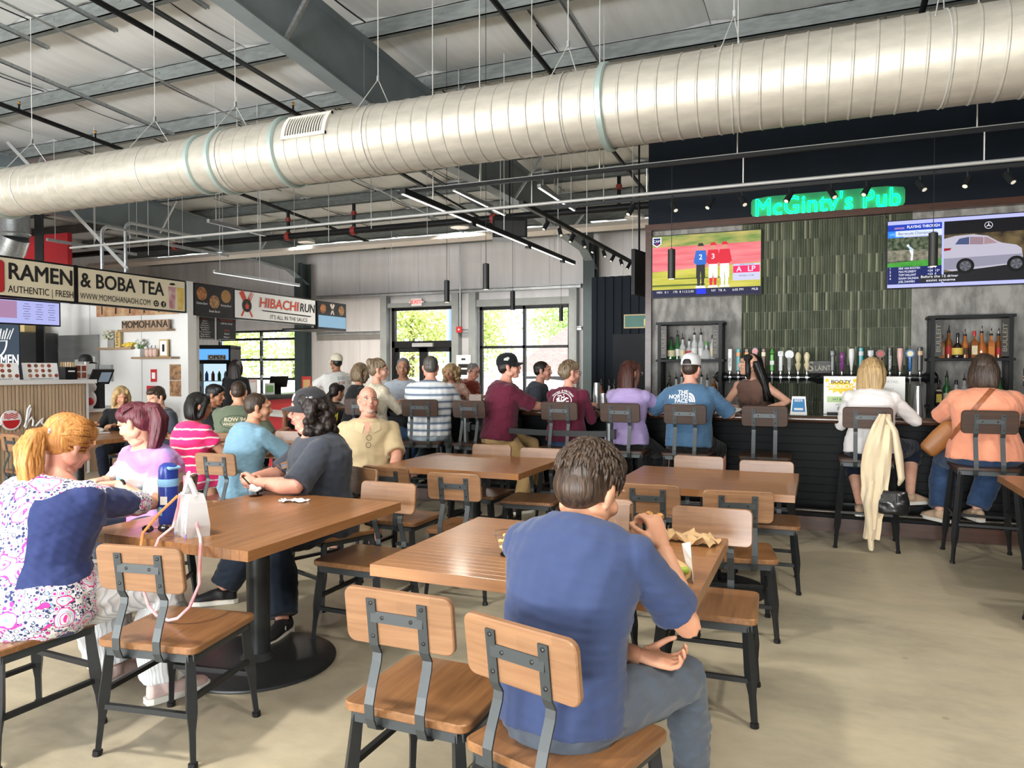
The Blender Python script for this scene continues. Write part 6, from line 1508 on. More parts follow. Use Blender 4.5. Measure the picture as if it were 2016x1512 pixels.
    if sh:
        m_, sleeve, hem = sh[0], sh[1], (sh[2] if len(sh) > 2 else -.05)
        b = MB(); ex = .02; rings = torso_rings(ex, hem, .51 if sex == 'm' else .485, g('belly', 0.))
        first = [r for r in torso_rings(ex, -.2, .6, g('belly', 0.))]
        loft(b, rings, 24)
        if not g('sleeveless'):
            for s_, e_, w_ in ((SHR, ELR, WRR), (SHL, ELL, WRL)):
                ar = (.9 if sex == 'f' else 1.) * ag * S
                b.ell(s_, (.068 * ag * S,) * 3, 12, 8)
                if sleeve <= 1: b.tube([s_, s_.lerp(e_, sleeve * .5), s_.lerp(e_, sleeve)], [.066 * ar, .067 * ar, .066 * ar + .004], 14)
                else:
                    u = sleeve - 1; b.tube([s_, s_.lerp(e_, .5), e_, e_.lerp(w_, .4), e_.lerp(w_, u)], [.064 * ar, .061 * ar, .053 * ar, .05 * ar, .04 * ar ** .5], 14)
        if sex == 'f' and g('bust', 1):
            for s in (-1, 1): b.ell(sp(.29) + ux(.29) * (s * .07 * S) + ay(.29) * (.097 * S * gk(.29)), (.066 * S, .058 * S, .066 * S), 12, 8)
        sm = remesh(b.mesh('shirt'), vox * .85, 2); folds(sm, g('fold', .008), seed); sm.materials.append(m_)
        so = obj(g('shirt_name', 'shirt'), sm, o); J.shirt = so
    pt = g('pants')
    if pt:
        m_, ln = pt[0], pt[1]; b = MB(); loft(b, torso_rings(.008, -.2, .055, g('belly', 0.)), 22); pw = pt[2] if len(pt) > 2 else 1.
        for hp2, kn, an in ((HPR, KNR, ANR), (HPL, KNL, ANL)):
            b.ell(hp2, (.098 * lg * S,) * 3, 12, 8)
            if ln <= 1: b.tube([hp2, hp2.lerp(kn, ln * .5), hp2.lerp(kn, ln)], [.096 * lg * S, .09 * lg * S, .084 * lg * S], 14)
            else:
                u = ln - 1; b.tube([hp2, hp2.lerp(kn, .5), kn, kn.lerp(an, .4 * u), kn.lerp(an, u)], [.096 * lg * S, .088 * lg * S, .071 * lg * S, .066 * lg * S * pw, .056 * lg * S * pw], 14)
        pm = remesh(b.mesh('trousers'), vox * .9, 2); folds(pm, g('pfold', .008), seed + 5); pm.materials.append(m_)
        J.pants = obj(g('pants_name', 'trousers'), pm, o)
    sho = g('shoes')
    if sho:
        for an, hp2 in ((ANR, HPR), (ANL, HPL)):
            fd = V(an.x - hp2.x, max(.2, an.y - hp2.y), 0).normalized() if not stand else V(0, 1, 0)
            sx_ = fd.cross(V(0, 0, 1)); b = MB(); z0 = an.z - .09
            base = V(an.x, an.y, z0)
            loft(b, [(base + fd * f + V(0, 0, z), sx_ * w, V(0, 0, h_)) for f, z, w, h_ in ((-.085, .05, .02, .035), (-.07, .055, .034, .045), (0, .06, .038, .05), (.07, .05, .042, .04), (.13, .04, .042, .028), (.17, .036, .03, .02), (.185, .034, .012, .01))], 16)
            b.tube([an + V(0, 0, .0), an + V(0, 0, -.05)], [.045, .045], 12)
            q = remesh(b.mesh('shoe'), .008, 1); q.materials.append(sho[0]); s_o = obj('shoe', q, o)
            b2 = MB(); n = 10; pts = []
            for f, w in ((-.095, .022), (-.07, .037), (0, .04), (.07, .045), (.13, .045), (.175, .032), (.193, .012)): pts.append((f, w))
            poly_ = [base + fd * f + sx_ * w for f, w in pts] + [base + fd * f - sx_ * w for f, w in pts[::-1]]
            nn = len(poly_); b2.add([p + V(0, 0, .002) for p in poly_] + [p + V(0, 0, .03) for p in poly_], [tuple(range(nn)), tuple(range(nn, 2 * nn))[::-1]] + [(i, (i + 1) % nn, nn + (i + 1) % nn, nn + i) for i in range(nn)])
            b2.build('sole', sho[1], s_o)
    hs_ = g('hair')
    if hs_: J.hair = hair(J, hs_[0], HAIR[hs_[1]] if isinstance(hs_[1], str) else hs_[1], **(hs_[2] if len(hs_) > 2 else {}))
    fc = g('face')
    if fc: face_parts(o, M, HAIR[hs_[1]] if hs_ and isinstance(hs_[1], str) else HAIR['brown'], **(fc if isinstance(fc, dict) else {}))
    cp = g('cap')
    if cp: cap(J, *cp)
    return J
def hair(J, style, m, L_=.3, back=0., tail=None, vol=1., n=60, fine=.0075, locks=0, sweep=0.):
    M = J.M; hang = lambda x_, y_, z_: M @ V(x_, y_, max(z_, 0)) + J.My @ V(0, 0, min(z_, 0)); b = MB(); E = lambda c, r: b.ell(c, r, 16, 12, M); rn = random.Random(J.seed)
    if style in ('short', 'long', 'ponytail', 'bun', 'bob', 'curly'):
        v = vol
        E((0, -.024, .044), (.08 * v, .098 * v, .083 * v)); E((0, -.052, -.005), (.072 * v, .062 * v, .07)); 
        if style == 'short':
            E((0, .012, .082), (.066 * v, .08 * v, .045 * v)); E((0, .05, .085), (.05, .04, .028))
            for s in (-1, 1): E((s * .062, -.02, .012), (.02, .045, .045))
        else:
            for s in (-1, 1): E((s * .05, .025, .068), (.032, .05, .045))
    if style == 'buzz':
        E((0, -.02, .04), (.0775, .097, .082)); E((0, -.05, 0), (.07, .06, .062))
        for s in (-1, 1): E((s * .06, -.012, .02), (.017, .04, .045))
    if style == 'fringe':
        E((0, -.055, -.002), (.074, .052, .042))
        for s in (-1, 1): E((s * .06, -.035, .0), (.018, .045, .035))
    if style in ('long', 'bob'):
        ln = L_; rings_ = []
        for t in np.linspace(0, 1, 9):
            z = .04 - ln * t; wv = .088 + .022 * math.sin(t * 2.6) * vol; d = .055 - .012 * t
            rings_.append((hang(sweep * t, -.058 - .02 * math.sin(t * 3) + .01 * t - back * t, z), (J.My @ V(wv, 0, 0)), (J.My @ V(0, d, 0))))
        loft(b, rings_, 20)
        for s in (-1, 1):
            b.tube([M @ V(s * .062, .035, .075), M @ V(s * .082, .022, .0), M @ V(s * .084, .01, -.08), M @ V(s * .08, -.005, -min(.16, ln * .7))], [.02, .028, .03, .016], 10)
    if style == 'curly':
        for k in range(n):
            a = rn.uniform(-2.5, 2.5) - math.pi / 2; z = rn.uniform(-.14, .06); r = rn.uniform(.075, .115) * vol
            if -.9 < a - math.pi / 2 + math.pi * 2 < .9: continue
            E((r * math.cos(a) * 1.0, -.03 + r * math.sin(a), z), (.024, .024, .026))
    if style == 'bun': E(tail or (0, -.11, .05), (.045, .04, .042))
    if style == 'ponytail':
        tw_ = M @ V(*tail[0]); pts = [tw_ + J.My @ (V(*p) - V(*tail[0])) for p in tail]; n_ = len(pts)
        b.tube(pts, [.022 + .026 * math.sin(math.pi * min(1, .12 + .8 * i / (n_ - 1))) for i in range(n_)], 12)
    me = remesh(b.mesh('hair'), fine, 2); 
    if locks:
        lb = MB()
        for k in range(locks):
            a = rn.uniform(0, 6.283); u = rn.uniform(0, 1)
            if style == 'ponytail':
                # strands pulled over the scalp to the tie, then hanging in the tail
                tie = V(*tail[0]); aa = rn.uniform(-1.35, 1.35); el = rn.uniform(.1, 1.25)
                if k % 2:
                    st = V(.083 * math.sin(aa) * math.cos(el - .6), .075 * math.cos(aa) * math.cos(el - .3) + .0, .035 + .09 * math.sin(el)); mid = (st + tie) / 2; c0 = V(0, -.02, .03); o_ = (mid - c0); mid = c0 + o_.normalized() * max(o_.length, .098)
                    q1 = (st + mid) / 2; o_ = q1 - c0; q1 = c0 + o_.normalized() * max(o_.length, .1); lb.tube([M @ st, M @ q1, M @ mid, M @ tie], [.002, .006, .006, .004], 5)
                else:
                    pts = [V(*p) for p in tail]; off = V(rn.uniform(-1, 1), rn.uniform(-1, .6), 0) ; P = []
                    for i, p in enumerate(pts):
                        w = .038 * math.sin(math.pi * min(1, .15 + .75 * i / (len(pts) - 1))); P.append(M @ V(*tail[0]) + J.My @ (p - V(*tail[0]) + off * w + V(.006 * math.sin(i * 1.9 + a), .005 * math.cos(i * 1.4 + a), 0)))
                    lb.tube(P, [.006 + .004 * math.sin(math.pi * i / (len(P) - 1)) for i in range(len(P) - 1)] + [.001], 5)
            elif style in ('long', 'bob'):
                s0 = rn.uniform(-1.15, 1.15); top = V(.03 * math.sin(s0), -.01 - .05 * math.cos(s0) * .5, .122); P = [top, V(.075 * math.sin(s0), -.03 - .085 * math.cos(s0), .08)]
                for t in np.linspace(.15, 1, 6): P.append(V((.092 + .02 * math.sin(t * 2.6)) * math.sin(s0) * (1 + .03 * math.sin(a + t * 4)) + sweep * t, -.05 - (.072 + .012 * math.sin(t * 3)) * math.cos(s0) - back * t, .04 - L_ * t * rn.uniform(.97, 1.04)))
                lb.tube([hang(*p) for p in P], [.003] + [.0065] * (len(P) - 2) + [.0015], 5)
            else:
                th = rn.uniform(0, 6.283); ph = rn.uniform(.05, 1.5); d = V(math.sin(ph) * math.cos(th), math.sin(ph) * math.sin(th), math.cos(ph))
                if d.y > .55 and d.z < .55: continue
                c = V(0, -.024, .038); r = .092; p = c + V(d.x * .083, d.y * .1, d.z * .09); tg = V(d.x * .3 + .25 * math.sin(a), d.y * .4 + .18, -.75 * math.sin(ph) - .1)
                tg = (tg - d * tg.dot(d)).normalized(); ln = rn.uniform(.03, .05)
                lb.tube([M @ (p - d * .004), M @ (p + tg * ln * .5 + d * .004), M @ (p + tg * ln - d * .0015)], [.0055, .006, .001], 5)
        me = join_meshes([me, lb.mesh('locks')]); me.materials.clear(); me.polygons.foreach_set('material_index', [0] * len(me.polygons))
    me.materials.append(m)
    return obj('hair', me, J.o)
def cap(J, m, rear=False, back=False, m2=None, logo=None):
    M = J.M @ Matrix.Rotation(R(180 if back else 0), 4, 'Z')
    off = V(0, -.012 if not back else .012, .035)
    T = M @ Matrix.Translation(off)
    d = MB(); prof = [(1.0, 0), (1.01, .02), (.96, .055), (.8, .085), (.5, .104), (.2, .111), (.001, .112)]
    d.lathe([(r, z) for r, z in prof], 28, M=T @ Matrix.Diagonal((.087, .107, 1, 1)))
    c = d.build('cap_crown', m, J.o, smooth=True)
    MB().ell((0, 0, .112), (.008, .008, .005), 8, 6, T).build('cap_button', m, c, smooth=True)
    br = MB(); vs = []; fs = []; n = 14
    for s in range(4):
        u = s / 3
        for i in range(n + 1):
            a = R(14 + 152 * i / n); x = .084 * math.cos(a); y0 = .1 * math.sin(a); y = y0 + u * .075 * math.sin(a) ** .6 * 1.0; z = .006 - .3 * x * x * 12 * (.4 + .6 * u) - .018 * u
            vs.append(T @ V(x, y, z))
    for s in range(3):
        for i in range(n): p = s * (n + 1) + i; fs.append((p, p + 1, p + n + 2, p + n + 1))
    nv = len(vs); vs2 = vs + [v - (T.to_3x3() @ V(0, 0, .004)) for v in vs]; fs2 = fs + [tuple(q + nv for q in f[::-1]) for f in fs]
    edge = [3 * (n + 1) + i for i in range(n + 1)]
    fs2 += [(edge[i + 1], edge[i], edge[i] + nv, edge[i + 1] + nv) for i in range(n)]
    br.add(vs2, fs2); br.build('cap_brim', m2 or m, c, smooth=True)
    if rear:
        h = MB(); h.lathe([(1, 0), (.95, .02), (.6, .034), (.01, .036)], 16, M=T @ Matrix.Translation((0, -.1, .003)) @ Matrix.Diagonal((.04, .014, 1.3, 1))); h.build('cap_opening', HAIR['dark'], c, smooth=True)
    if logo:
        for t_, mm, p, sz in logo:
            pass
    J.cap = c; J.capT = T
    return c
def project(J, target, me_or_list, M, m, name='print', off=.003, maxd=.4, parent=None):
    """wrap a flat mesh (in local XY of M, looking along -Z of M) onto a garment"""
    me = me_or_list
    bm = bmesh.new(); bm.from_mesh(me)
    bmesh.ops.triangulate(bm, faces=bm.faces[:])
    for _ in range(5):
        long = [e for e in bm.edges if e.calc_length() > .03]
        if not long: break
        bmesh.ops.subdivide_edges(bm, edges=long, cuts=1); bmesh.ops.triangulate(bm, faces=bm.faces[:])
    tm = target.data; co = [v.co for v in tm.vertices]
    key = target.name
    if not hasattr(J, 'bvh'): J.bvh = {}
    if key not in J.bvh: J.bvh[key] = BVHTree.FromPolygons([tuple(c) for c in co], [tuple(p.vertices) for p in tm.polygons])
    bv = J.bvh[key]; dr = -(M.to_3x3() @ V(0, 0, 1)).normalized()
    bad = []
    for v in bm.verts:
        p = M @ v.co; h = bv.ray_cast(p - dr * .25, dr, maxd + .25)
        if h[0] is None: bad.append(v)
        else: v.co = h[0] - dr * off
    if bad: bmesh.ops.delete(bm, geom=bad, context='VERTS')
    out = bpy.data.meshes.new(name); bm.to_mesh(out); bm.free(); out.materials.append(m)
    return obj(name, out, parent or target)
def back_frame(J, t=.3, dx=0., up=0.):
    """a frame just behind the back: x to the viewer's right when seen from behind, z pointing backwards"""
    x = J.ux(t); f = J.ay(t); n = -f; yv = n.cross(x); c = J.sp(t) - f * .3 + x * dx
    return basis(c + yv * up, x, yv)
def front_frame(J, t=.3, dx=0., up=0.):
    x = -J.ux(t); f = J.ay(t); yv = f.cross(x); c = J.sp(t) + f * .35 + x * dx
    return basis(c + yv * up, x, yv)

# ------------------------------------------------------------------ people: garments
def ramp_mat(name, stops, axis=2, scale=1., noise=.0, rough=.85, coords='Object', nscale=4., interp='LINEAR', bump=.25):
    if 'cloth ' + name in MATS: return MATS['cloth ' + name]
    m = cloth(name, (.5, .5, .5), rough, noise=0, bump=bump)
    nt, N, L, b = nodes_of(m)
    tc = N.new('ShaderNodeTexCoord'); sx = N.new('ShaderNodeSeparateXYZ'); L.new(tc.outputs[coords], sx.inputs[0])
    v = sx.outputs[axis]
    if noise:
        t = N.new('ShaderNodeTexNoise'); t.inputs['Scale'].default_value = nscale; t.inputs['Detail'].default_value = 3; L.new(tc.outputs[coords], t.inputs['Vector'])
        ma = N.new('ShaderNodeMath'); ma.operation = 'MULTIPLY_ADD'; ma.inputs[1].default_value = noise; L.new(t.outputs[0], ma.inputs[0]); L.new(v, ma.inputs[2]); v = ma.outputs[0]
    mu = N.new('ShaderNodeMath'); mu.operation = 'MULTIPLY'; mu.inputs[1].default_value = scale; L.new(v, mu.inputs[0])
    fr = N.new('ShaderNodeMath'); fr.operation = 'FRACT'; L.new(mu.outputs[0], fr.inputs[0])
    cr = N.new('ShaderNodeValToRGB'); cr.color_ramp.interpolation = interp; el = cr.color_ramp.elements
    el[0].position = stops[0][0]; el[0].color = (*stops[0][1], 1); el[1].position = stops[-1][0]; el[1].color = (*stops[-1][1], 1)
    for p, c in stops[1:-1]: e = el.new(p); e.color = (*c, 1)
    L.new(fr.outputs[0], cr.inputs[0]); L.new(cr.outputs[0], b.inputs['Base Color'])
    return m
TIEDYE = ramp_mat('tie dye', [(0, (.55, .26, .6)), (.14, (.42, .26, .62)), (.26, (.12, .45, .6)), (.4, (.18, .52, .62)), (.52, (.62, .6, .66)), (.66, (.62, .45, .38)), (.76, (.62, .2, .45)), (.88, (.58, .17, .48)), (1, (.55, .26, .6))], axis=2, scale=2.4, noise=.5, nscale=2.2)
STRIPES = ramp_mat('blue stripes', [(0, (.75, .77, .8)), (.3, (.8, .8, .8)), (.42, (.5, .58, .68)), (.55, (.2, .26, .36)), (.68, (.05, .06, .08)), (.74, (.42, .5, .6)), (1, (.75, .77, .8))], scale=13.5, noise=.012)
PINKS = ramp_mat('pink stripes', [(0, (.72, .03, .16)), (.72, (.72, .03, .16)), (.78, (.8, .68, .66)), (.92, (.8, .68, .66)), (.96, (.5, .02, .12)), (1, (.72, .03, .16))], scale=13, noise=.05, nscale=7)
PINSTRIPE = ramp_mat('seersucker stripes', [(0, (.62, .63, .64)), (.55, (.68, .68, .68)), (.65, (.34, .37, .42)), (1, (.62, .63, .64))], axis=0, scale=75, noise=.03)
NAVYT = cloth('slate blue tee', (.036, .054, .13), bump=.3); SLATE = cloth('charcoal tee', (.05, .058, .078)); LBLUE = cloth('light blue polo', (.2, .36, .48)); GREENT = cloth('sage green tee', (.13, .16, .11))
TAN = cloth('tan polo', (.58, .46, .28)); MAROON = cloth('maroon tee', (.115, .014, .035)); LILAC = cloth('lilac tee', (.36, .28, .52)); STEELB = cloth('steel blue tee', (.075, .16, .28)); WHITEC = cloth('white knit', (.72, .69, .68)); CORAL = cloth('coral tee', (.78, .31, .19))
CREAMC = cloth('cream knit', (.66, .59, .46), noise=.25, nscale=30); BLACKC = cloth('black cloth', (.01, .01, .012)); WPOLO = cloth('white blue polo', (.55, .62, .72)); WTEE = cloth('white tee', (.72, .72, .7)); BRONZE = cloth('bronze tank top', (.16, .09, .07))
JEANS = cloth('blue denim', (.035, .07, .15), noise=.35, nscale=9); LJEANS = cloth('faded denim', (.25, .36, .46), noise=.35, nscale=7, col2=(.45, .55, .62)); DNAVY = cloth('dark navy cloth', (.012, .016, .03)); KHAKI = cloth('khaki chino', (.5, .33, .15)); GREYP = cloth('slate shorts', (.07, .085, .11)); DARKJ = cloth('dark denim', (.02, .03, .05)); BEIGE = cloth('beige shorts', (.45, .37, .27))
BSHOE = (mat('black shoe', (.012, .012, .014), .6), mat('white sole', (.7, .68, .62), .6)); DSHOE = (mat('dark shoe', (.02, .018, .018), .6), BLACKP); SAND = (mat('tan sandal', (.5, .36, .25), .6), MATS['white sole'])
# floral blouse: white lace bands, pink and blue rosettes on navy
FLORAL = cloth('floral blouse', (.02, .03, .1), .8, noise=0, bump=.2)
nt, N, L, b = nodes_of(FLORAL)
tc = N.new('ShaderNodeTexCoord'); mp = N.new('ShaderNodeMapping'); L.new(tc.outputs['Object'], mp.inputs[0])
big = N.new('ShaderNodeTexNoise'); big.inputs['Scale'].default_value = 3.0; big.inputs['Detail'].default_value = 1.; L.new(mp.outputs[0], big.inputs['Vector'])
sx = N.new('ShaderNodeSeparateXYZ'); L.new(tc.outputs['Object'], sx.inputs[0])
def math_(op, a, c=None, d=None):
    n_ = N.new('ShaderNodeMath'); n_.operation = op
    for i, v in enumerate((a, c, d)):
        if v is None: continue
        if isinstance(v, (int, float)): n_.inputs[i].default_value = v
        else: L.new(v, n_.inputs[i])
    return n_.outputs[0]
def ramp_(fac, stops, interp='CONSTANT'):
    cr = N.new('ShaderNodeValToRGB'); cr.color_ramp.interpolation = interp; el = cr.color_ramp.elements
    el[0].position = stops[0][0]; el[0].color = (*stops[0][1], 1); el[1].position = stops[-1][0]; el[1].color = (*stops[-1][1], 1)
    for p, c in stops[1:-1]: e_ = el.new(p); e_.color = (*c, 1)
    L.new(fac, cr.inputs[0]); return cr.outputs[0]
def mix_(f, a, c):
    n_ = N.new('ShaderNodeMix'); n_.data_type = 'RGBA'
    for i, v in ((0, f), (6, a), (7, c)):
        if isinstance(v, tuple): n_.inputs[i].default_value = (*v, 1)
        elif isinstance(v, float): n_.inputs[i].default_value = v
        else: L.new(v, n_.inputs[i])
    return n_.outputs[2]
v1 = N.new('ShaderNodeTexVoronoi'); v1.inputs['Scale'].default_value = 10
nd = N.new('ShaderNodeTexNoise'); nd.inputs['Scale'].default_value = 11; L.new(mp.outputs[0], nd.inputs['Vector']); vm = N.new('ShaderNodeVectorMath'); vm.operation = 'MULTIPLY_ADD'; vm.inputs[1].default_value = (.09, .09, .09); L.new(nd.outputs['Color'], vm.inputs[0]); L.new(mp.outputs[0], vm.inputs[2]); L.new(vm.outputs[0], v1.inputs['Vector'])
v2 = N.new('ShaderNodeTexVoronoi'); v2.inputs['Scale'].default_value = 42; L.new(mp.outputs[0], v2.inputs['Vector'])
v3 = N.new('ShaderNodeTexVoronoi'); v3.inputs['Scale'].default_value = 62; L.new(mp.outputs[0], v3.inputs['Vector'])
PK, WT, NV, SB, LB = (.75, .05, .32), (.8, .79, .8), (.03, .04, .13), (.18, .33, .62), (.5, .62, .8)
ring_ = ramp_(v1.outputs['Distance'], [(0, (.85, .65, .2)), (.07, PK), (.13, WT), (.19, PK), (.215, WT), (.26, SB), (.285, WT), (.33, LB), (.36, WT), (.39, PK), (.43, NV), (.46, WT), (1, WT)])
dots = ramp_(v2.outputs['Distance'], [(0, NV), (.24, WT), (.34, SB), (.44, WT), (.5, NV), (1, NV)]); dots2 = ramp_(v2.outputs['Distance'], [(0, PK), (.26, WT), (.42, NV), (.5, WT), (1, WT)])
lace = mix_(math_('GREATER_THAN', v3.outputs['Distance'], .42), dots, dots2)
pat = mix_(math_('LESS_THAN', v1.outputs['Distance'], .44), lace, ring_)
# navy field: right half of the back between shoulder band and hem band
fx = math_('MULTIPLY_ADD', big.outputs[0], .5, -.25)
zz = math_('ADD', sx.outputs[2], math_('MULTIPLY', fx, .45)); xx = math_('ADD', sx.outputs[0], math_('MULTIPLY', fx, .5))
field = math_('MULTIPLY', math_('MULTIPLY', math_('MULTIPLY', math_('GREATER_THAN', xx, .14), math_('LESS_THAN', xx, .44)), math_('LESS_THAN', zz, 1.0)), math_('GREATER_THAN', zz, .66))
field2 = math_('GREATER_THAN', big.outputs[0], .6)
fld = math_('MAXIMUM', field, field2)
L.new(mix_(fld, pat, (.028, .042, .14)), b.inputs['Base Color'])

FEM = dict(sex='f')
def shape(pts): 
    mb = MB(); mb.add([(x, y, 0) for x, y in pts], [tuple(range(len(pts)))]); return mb.mesh('shape')
def ringmesh(rx, ry, w, n=32):
    mb = MB(); vs = []; 
    for k in range(n):
        a = 2 * math.pi * k / n; vs += [(rx * math.cos(a), ry * math.sin(a), 0), ((rx - w) * math.cos(a), (ry - w) * math.sin(a), 0)]
    mb.add(vs, [(2 * k, (2 * k + 2) % (2 * n), (2 * k + 3) % (2 * n), 2 * k + 1) for k in range(n)]); return mb.mesh('ring')
def moved(me, x, y): me.transform(Matrix.Translation((x, y, 0))); return me
def arc_text(s, r, a0, a1, size, flip=False):
    ms = []
    for k, ch in enumerate(s):
        if ch == ' ': continue
        a = R(a0 + (a1 - a0) * k / max(1, len(s) - 1)); t_ = text_mesh(ch, size, bold=.012)
        t_.transform(Matrix.Translation((r * math.cos(a), r * math.sin(a) * .8, 0)) @ Matrix.Rotation(a + (R(90) if flip else -R(90)), 4, 'Z')); ms.append(t_)
    return join_meshes(ms)

# ------------------------------------------------------------------ people: foreground
boy = person('boy in slate blue tee seen from behind, eating at the front table', -.685, 1.99, -6, .535, S=1.05, headS=1.1, neck=.085, lean=(6, 26), vox=.009, hvox=.0055, skin='warm', handR=(-.46, 2.36, .92), poleR=(.7, -.3, -1.2), hdirR=(-.35, .2, .85), palmR=(-.8, .4, -.1), curlR=58, handL=(-.5, 2.2, .62), poleL=(-.4, -.8, -.6), hdirL=(.9, .3, -.2), palmL=(0, -.2, 1), curlL=35,
             footR=(-.38, 2.5, .09), footL=(-.82, 2.45, .09), kpoleR=(.5, 1, .6), head=(-14, -24, 4), shirt=(NAVYT, .78, -.05), pants=(GREYP, 1.95), shoes=BSHOE, hair=('short', 'brown', dict(locks=520, vol=1.06, fine=.007)), fold=.006)
SEAM = cloth('slate blue ribbing', (.033, .055, .15))
MB().tube([boy.sp(.485) + boy.ux(.4) * (.078 * math.cos(a)) + boy.ay(.4) * (.07 * math.sin(a)) + V(0, 0, .004 + .012 * math.cos(a * 2)) for a in np.linspace(0, 2 * math.pi, 25)], .007, 6, cap=False).build('collar', SEAM, boy.shirt, smooth=True)

flo = person('copper haired woman in floral blouse seen from behind at the left', -2.98, 1.98, 4, .55, sex='f', S=1.04, G=1.42, lean=(6, 20), vox=.009, hvox=.006, skin='pink', fat=.5, handR=(-2.98, 2.62, .84), poleR=(1, -.2, -.3), hdirR=(-.6, .7, .2), palmR=(-.3, -.2, -.8), handL=(-3.28, 2.6, .84), poleL=(-1, -.2, -.3),
             footR=(-2.72, 2.42, .09), footL=(-3.1, 2.45, .09), kpoleR=(.4, 1, .5), head=(-4, -28, 0), shirt=(FLORAL, 1.45, -.12), shirt_name='blouse', pants=(PINSTRIPE, 1.96, 1.5), shoes=(mat('pale pink shoe', (.6, .45, .42), .6), MATS['white sole']), bust=0, fold=.005,
             hair=('ponytail', 'copper', dict(tail=[(-.005, -.115, .0), (-.01, -.155, -.005), (-.005, -.175, -.05), (.0, -.18, -.11), (.0, -.175, -.18), (-.01, -.165, -.25), (-.02, -.15, -.3)], locks=520, vol=1.08, fine=.007)))
MB().tube([flo.M @ V(-.006 + .026 * math.cos(a), -.12 + .006 * math.sin(a), .008 + .024 * math.sin(a)) for a in np.linspace(0, 6.283, 15)], .008, 7, cap=False).build('hair_tie', mat('pale blue hair tie', (.55, .6, .75), .7), flo.hair, smooth=True)

tie = person('woman with burgundy ponytail in pastel tie-dye shirt', -3.74, 3.3, 168, .545, sex='f', S=1.03, G=1.3, lean=(8, 16), vox=.011, hvox=.006, skin='fair', fat=.5, handR=(-3.98, 3.1, .83), hdirR=(-.5, -.7, -.1), palmR=(.3, -.2, -.9), handL=(-3.72, 2.98, .84), hdirL=(-.8, -.5, 0), palmL=(0, -.2, -.9), poleL=(-.9, -.5, -.5), poleR=(.9, -.5, -.5),
             head=(-62, -22, 0), shirt=(TIEDYE, .9, -.12), pants=(DNAVY, 1.9), face=dict(lip=(.5, .16, .18)), hair=('ponytail', 'burgundy', dict(tail=[(.0, -.105, .07), (.01, -.15, .06), (.015, -.175, -.0), (.01, -.17, -.08), (.0, -.15, -.17), (-.01, -.13, -.25)], locks=260, vol=1.02)))
w_ = MB(); w_.tube([tie.WRL + (tie.ELL - tie.WRL).normalized() * .03 + (V(.034, 0, 0) * math.cos(a) + V(0, .0, .032) * math.sin(a)) for a in np.linspace(0, 6.283, 13)], .009, 6, cap=False); w_.build('wristwatch', BLACKP, tie.o, smooth=True)

man = person('heavy man with dark cap and long curly hair in charcoal tee', -2.93, 3.88, 133, .55, S=1.06, G=1.38, belly=.8, fat=.8, lean=(4, 12), vox=.011, hvox=.006, skin='pink', handL=(-3.1, 3.42, .82), hdirL=(-.6, .2, .2), palmL=(-.2, -.6, -.6), poleL=(-1, -.1, -.6), handR=(-3.2, 3.5, .83), hdirR=(.3, -.6, .1), palmR=(0, .4, -.7), poleR=(.9, -.3, -.5), curlL=55, curlR=55,
             footL=(-2.76, 3.24, .09), footR=(-3.5, 3.55, .09), kpoleL=(-.5, 1, .5), head=(6, -2, 0), shirt=(SLATE, .95, -.12), pants=(DARKJ, 1.95, 1.25), shoes=BSHOE, face=dict(glasses=mat('dark red glasses frame', (.08, .01, .015), .3)), hair=('curly', 'dark', dict(n=150, vol=1.12)), cap=(cloth('charcoal cap', (.035, .036, .042)),), fold=.006)
project(man, man.cap, text_mesh('NE', .03, bold=.02), man.capT @ basis((-.2, .02, .045), (0, -1, 0), (0, 0, 1)), WINK, 'cap_logo', .002)
project(man, man.cap, shape([(-.02, -.02), (.02, -.02), (.025, .015), (.0, .025), (-.022, .012)]), man.capT @ basis((0, .25, .055), (-1, 0, 0), (0, 0, 1)), WINK, 'cap_logo', .002)
fm = front_frame(man, .28, 0, 0)
for rr, c in ((.12, (.25, .12, .05)), (.105, (.16, .16, .22)), (.09, (.3, .2, .1))):
    project(man, man.shirt, ringmesh(rr, rr * .95, .012), fm, mat('rainbow ring %.2f' % rr, c, .8), 'chest_print')
project(man, man.shirt, shape([(-.06, -.07), (-.02, .05), (0, .02), (.02, .06), (.06, -.06), (.02, -.02), (0, -.06), (-.02, -.02)]), fm, WINK, 'chest_print', .005)
hk = text_mesh('HOKA', .035, bold=.02); hk.transform(Matrix.Translation((man.ANL.x, man.ANL.y, 0)) @ basis((0, 0, .06), (0, 1, 0), (0, 0, 1)) @ Matrix.Translation((.03, 0, -.055)))
hk.materials.append(WINK); obj('shoe_lettering', hk, man.o)

polo = person('man in light blue polo shirt seen from behind', -4.4, 4.66, -18, .545, S=1.0, G=1.08, lean=(8, 18), vox=.011, skin='warm', handR=(-4.0, 5.12, .6), poleR=(1, -.2, -.6), handL=(-4.45, 5.2, .8), head=(-26, -6, 0), shirt=(LBLUE, .85, -.12), shirt_name='polo_shirt', pants=(DNAVY, 1.), shoes=DSHOE, hair=('buzz', 'brown', dict()), face=dict(), footR=(-4.2, 5.1, .09), footL=(-4.55, 5.1, .09))
MB().tube([polo.sp(.49) + polo.ux(.4) * (.075 * math.cos(a)) + polo.ay(.4) * (.068 * math.sin(a)) + V(0, 0, .008) for a in np.linspace(0, 2 * math.pi, 21)], .013, 7, cap=False).build('collar', LBLUE, polo.shirt, smooth=True)

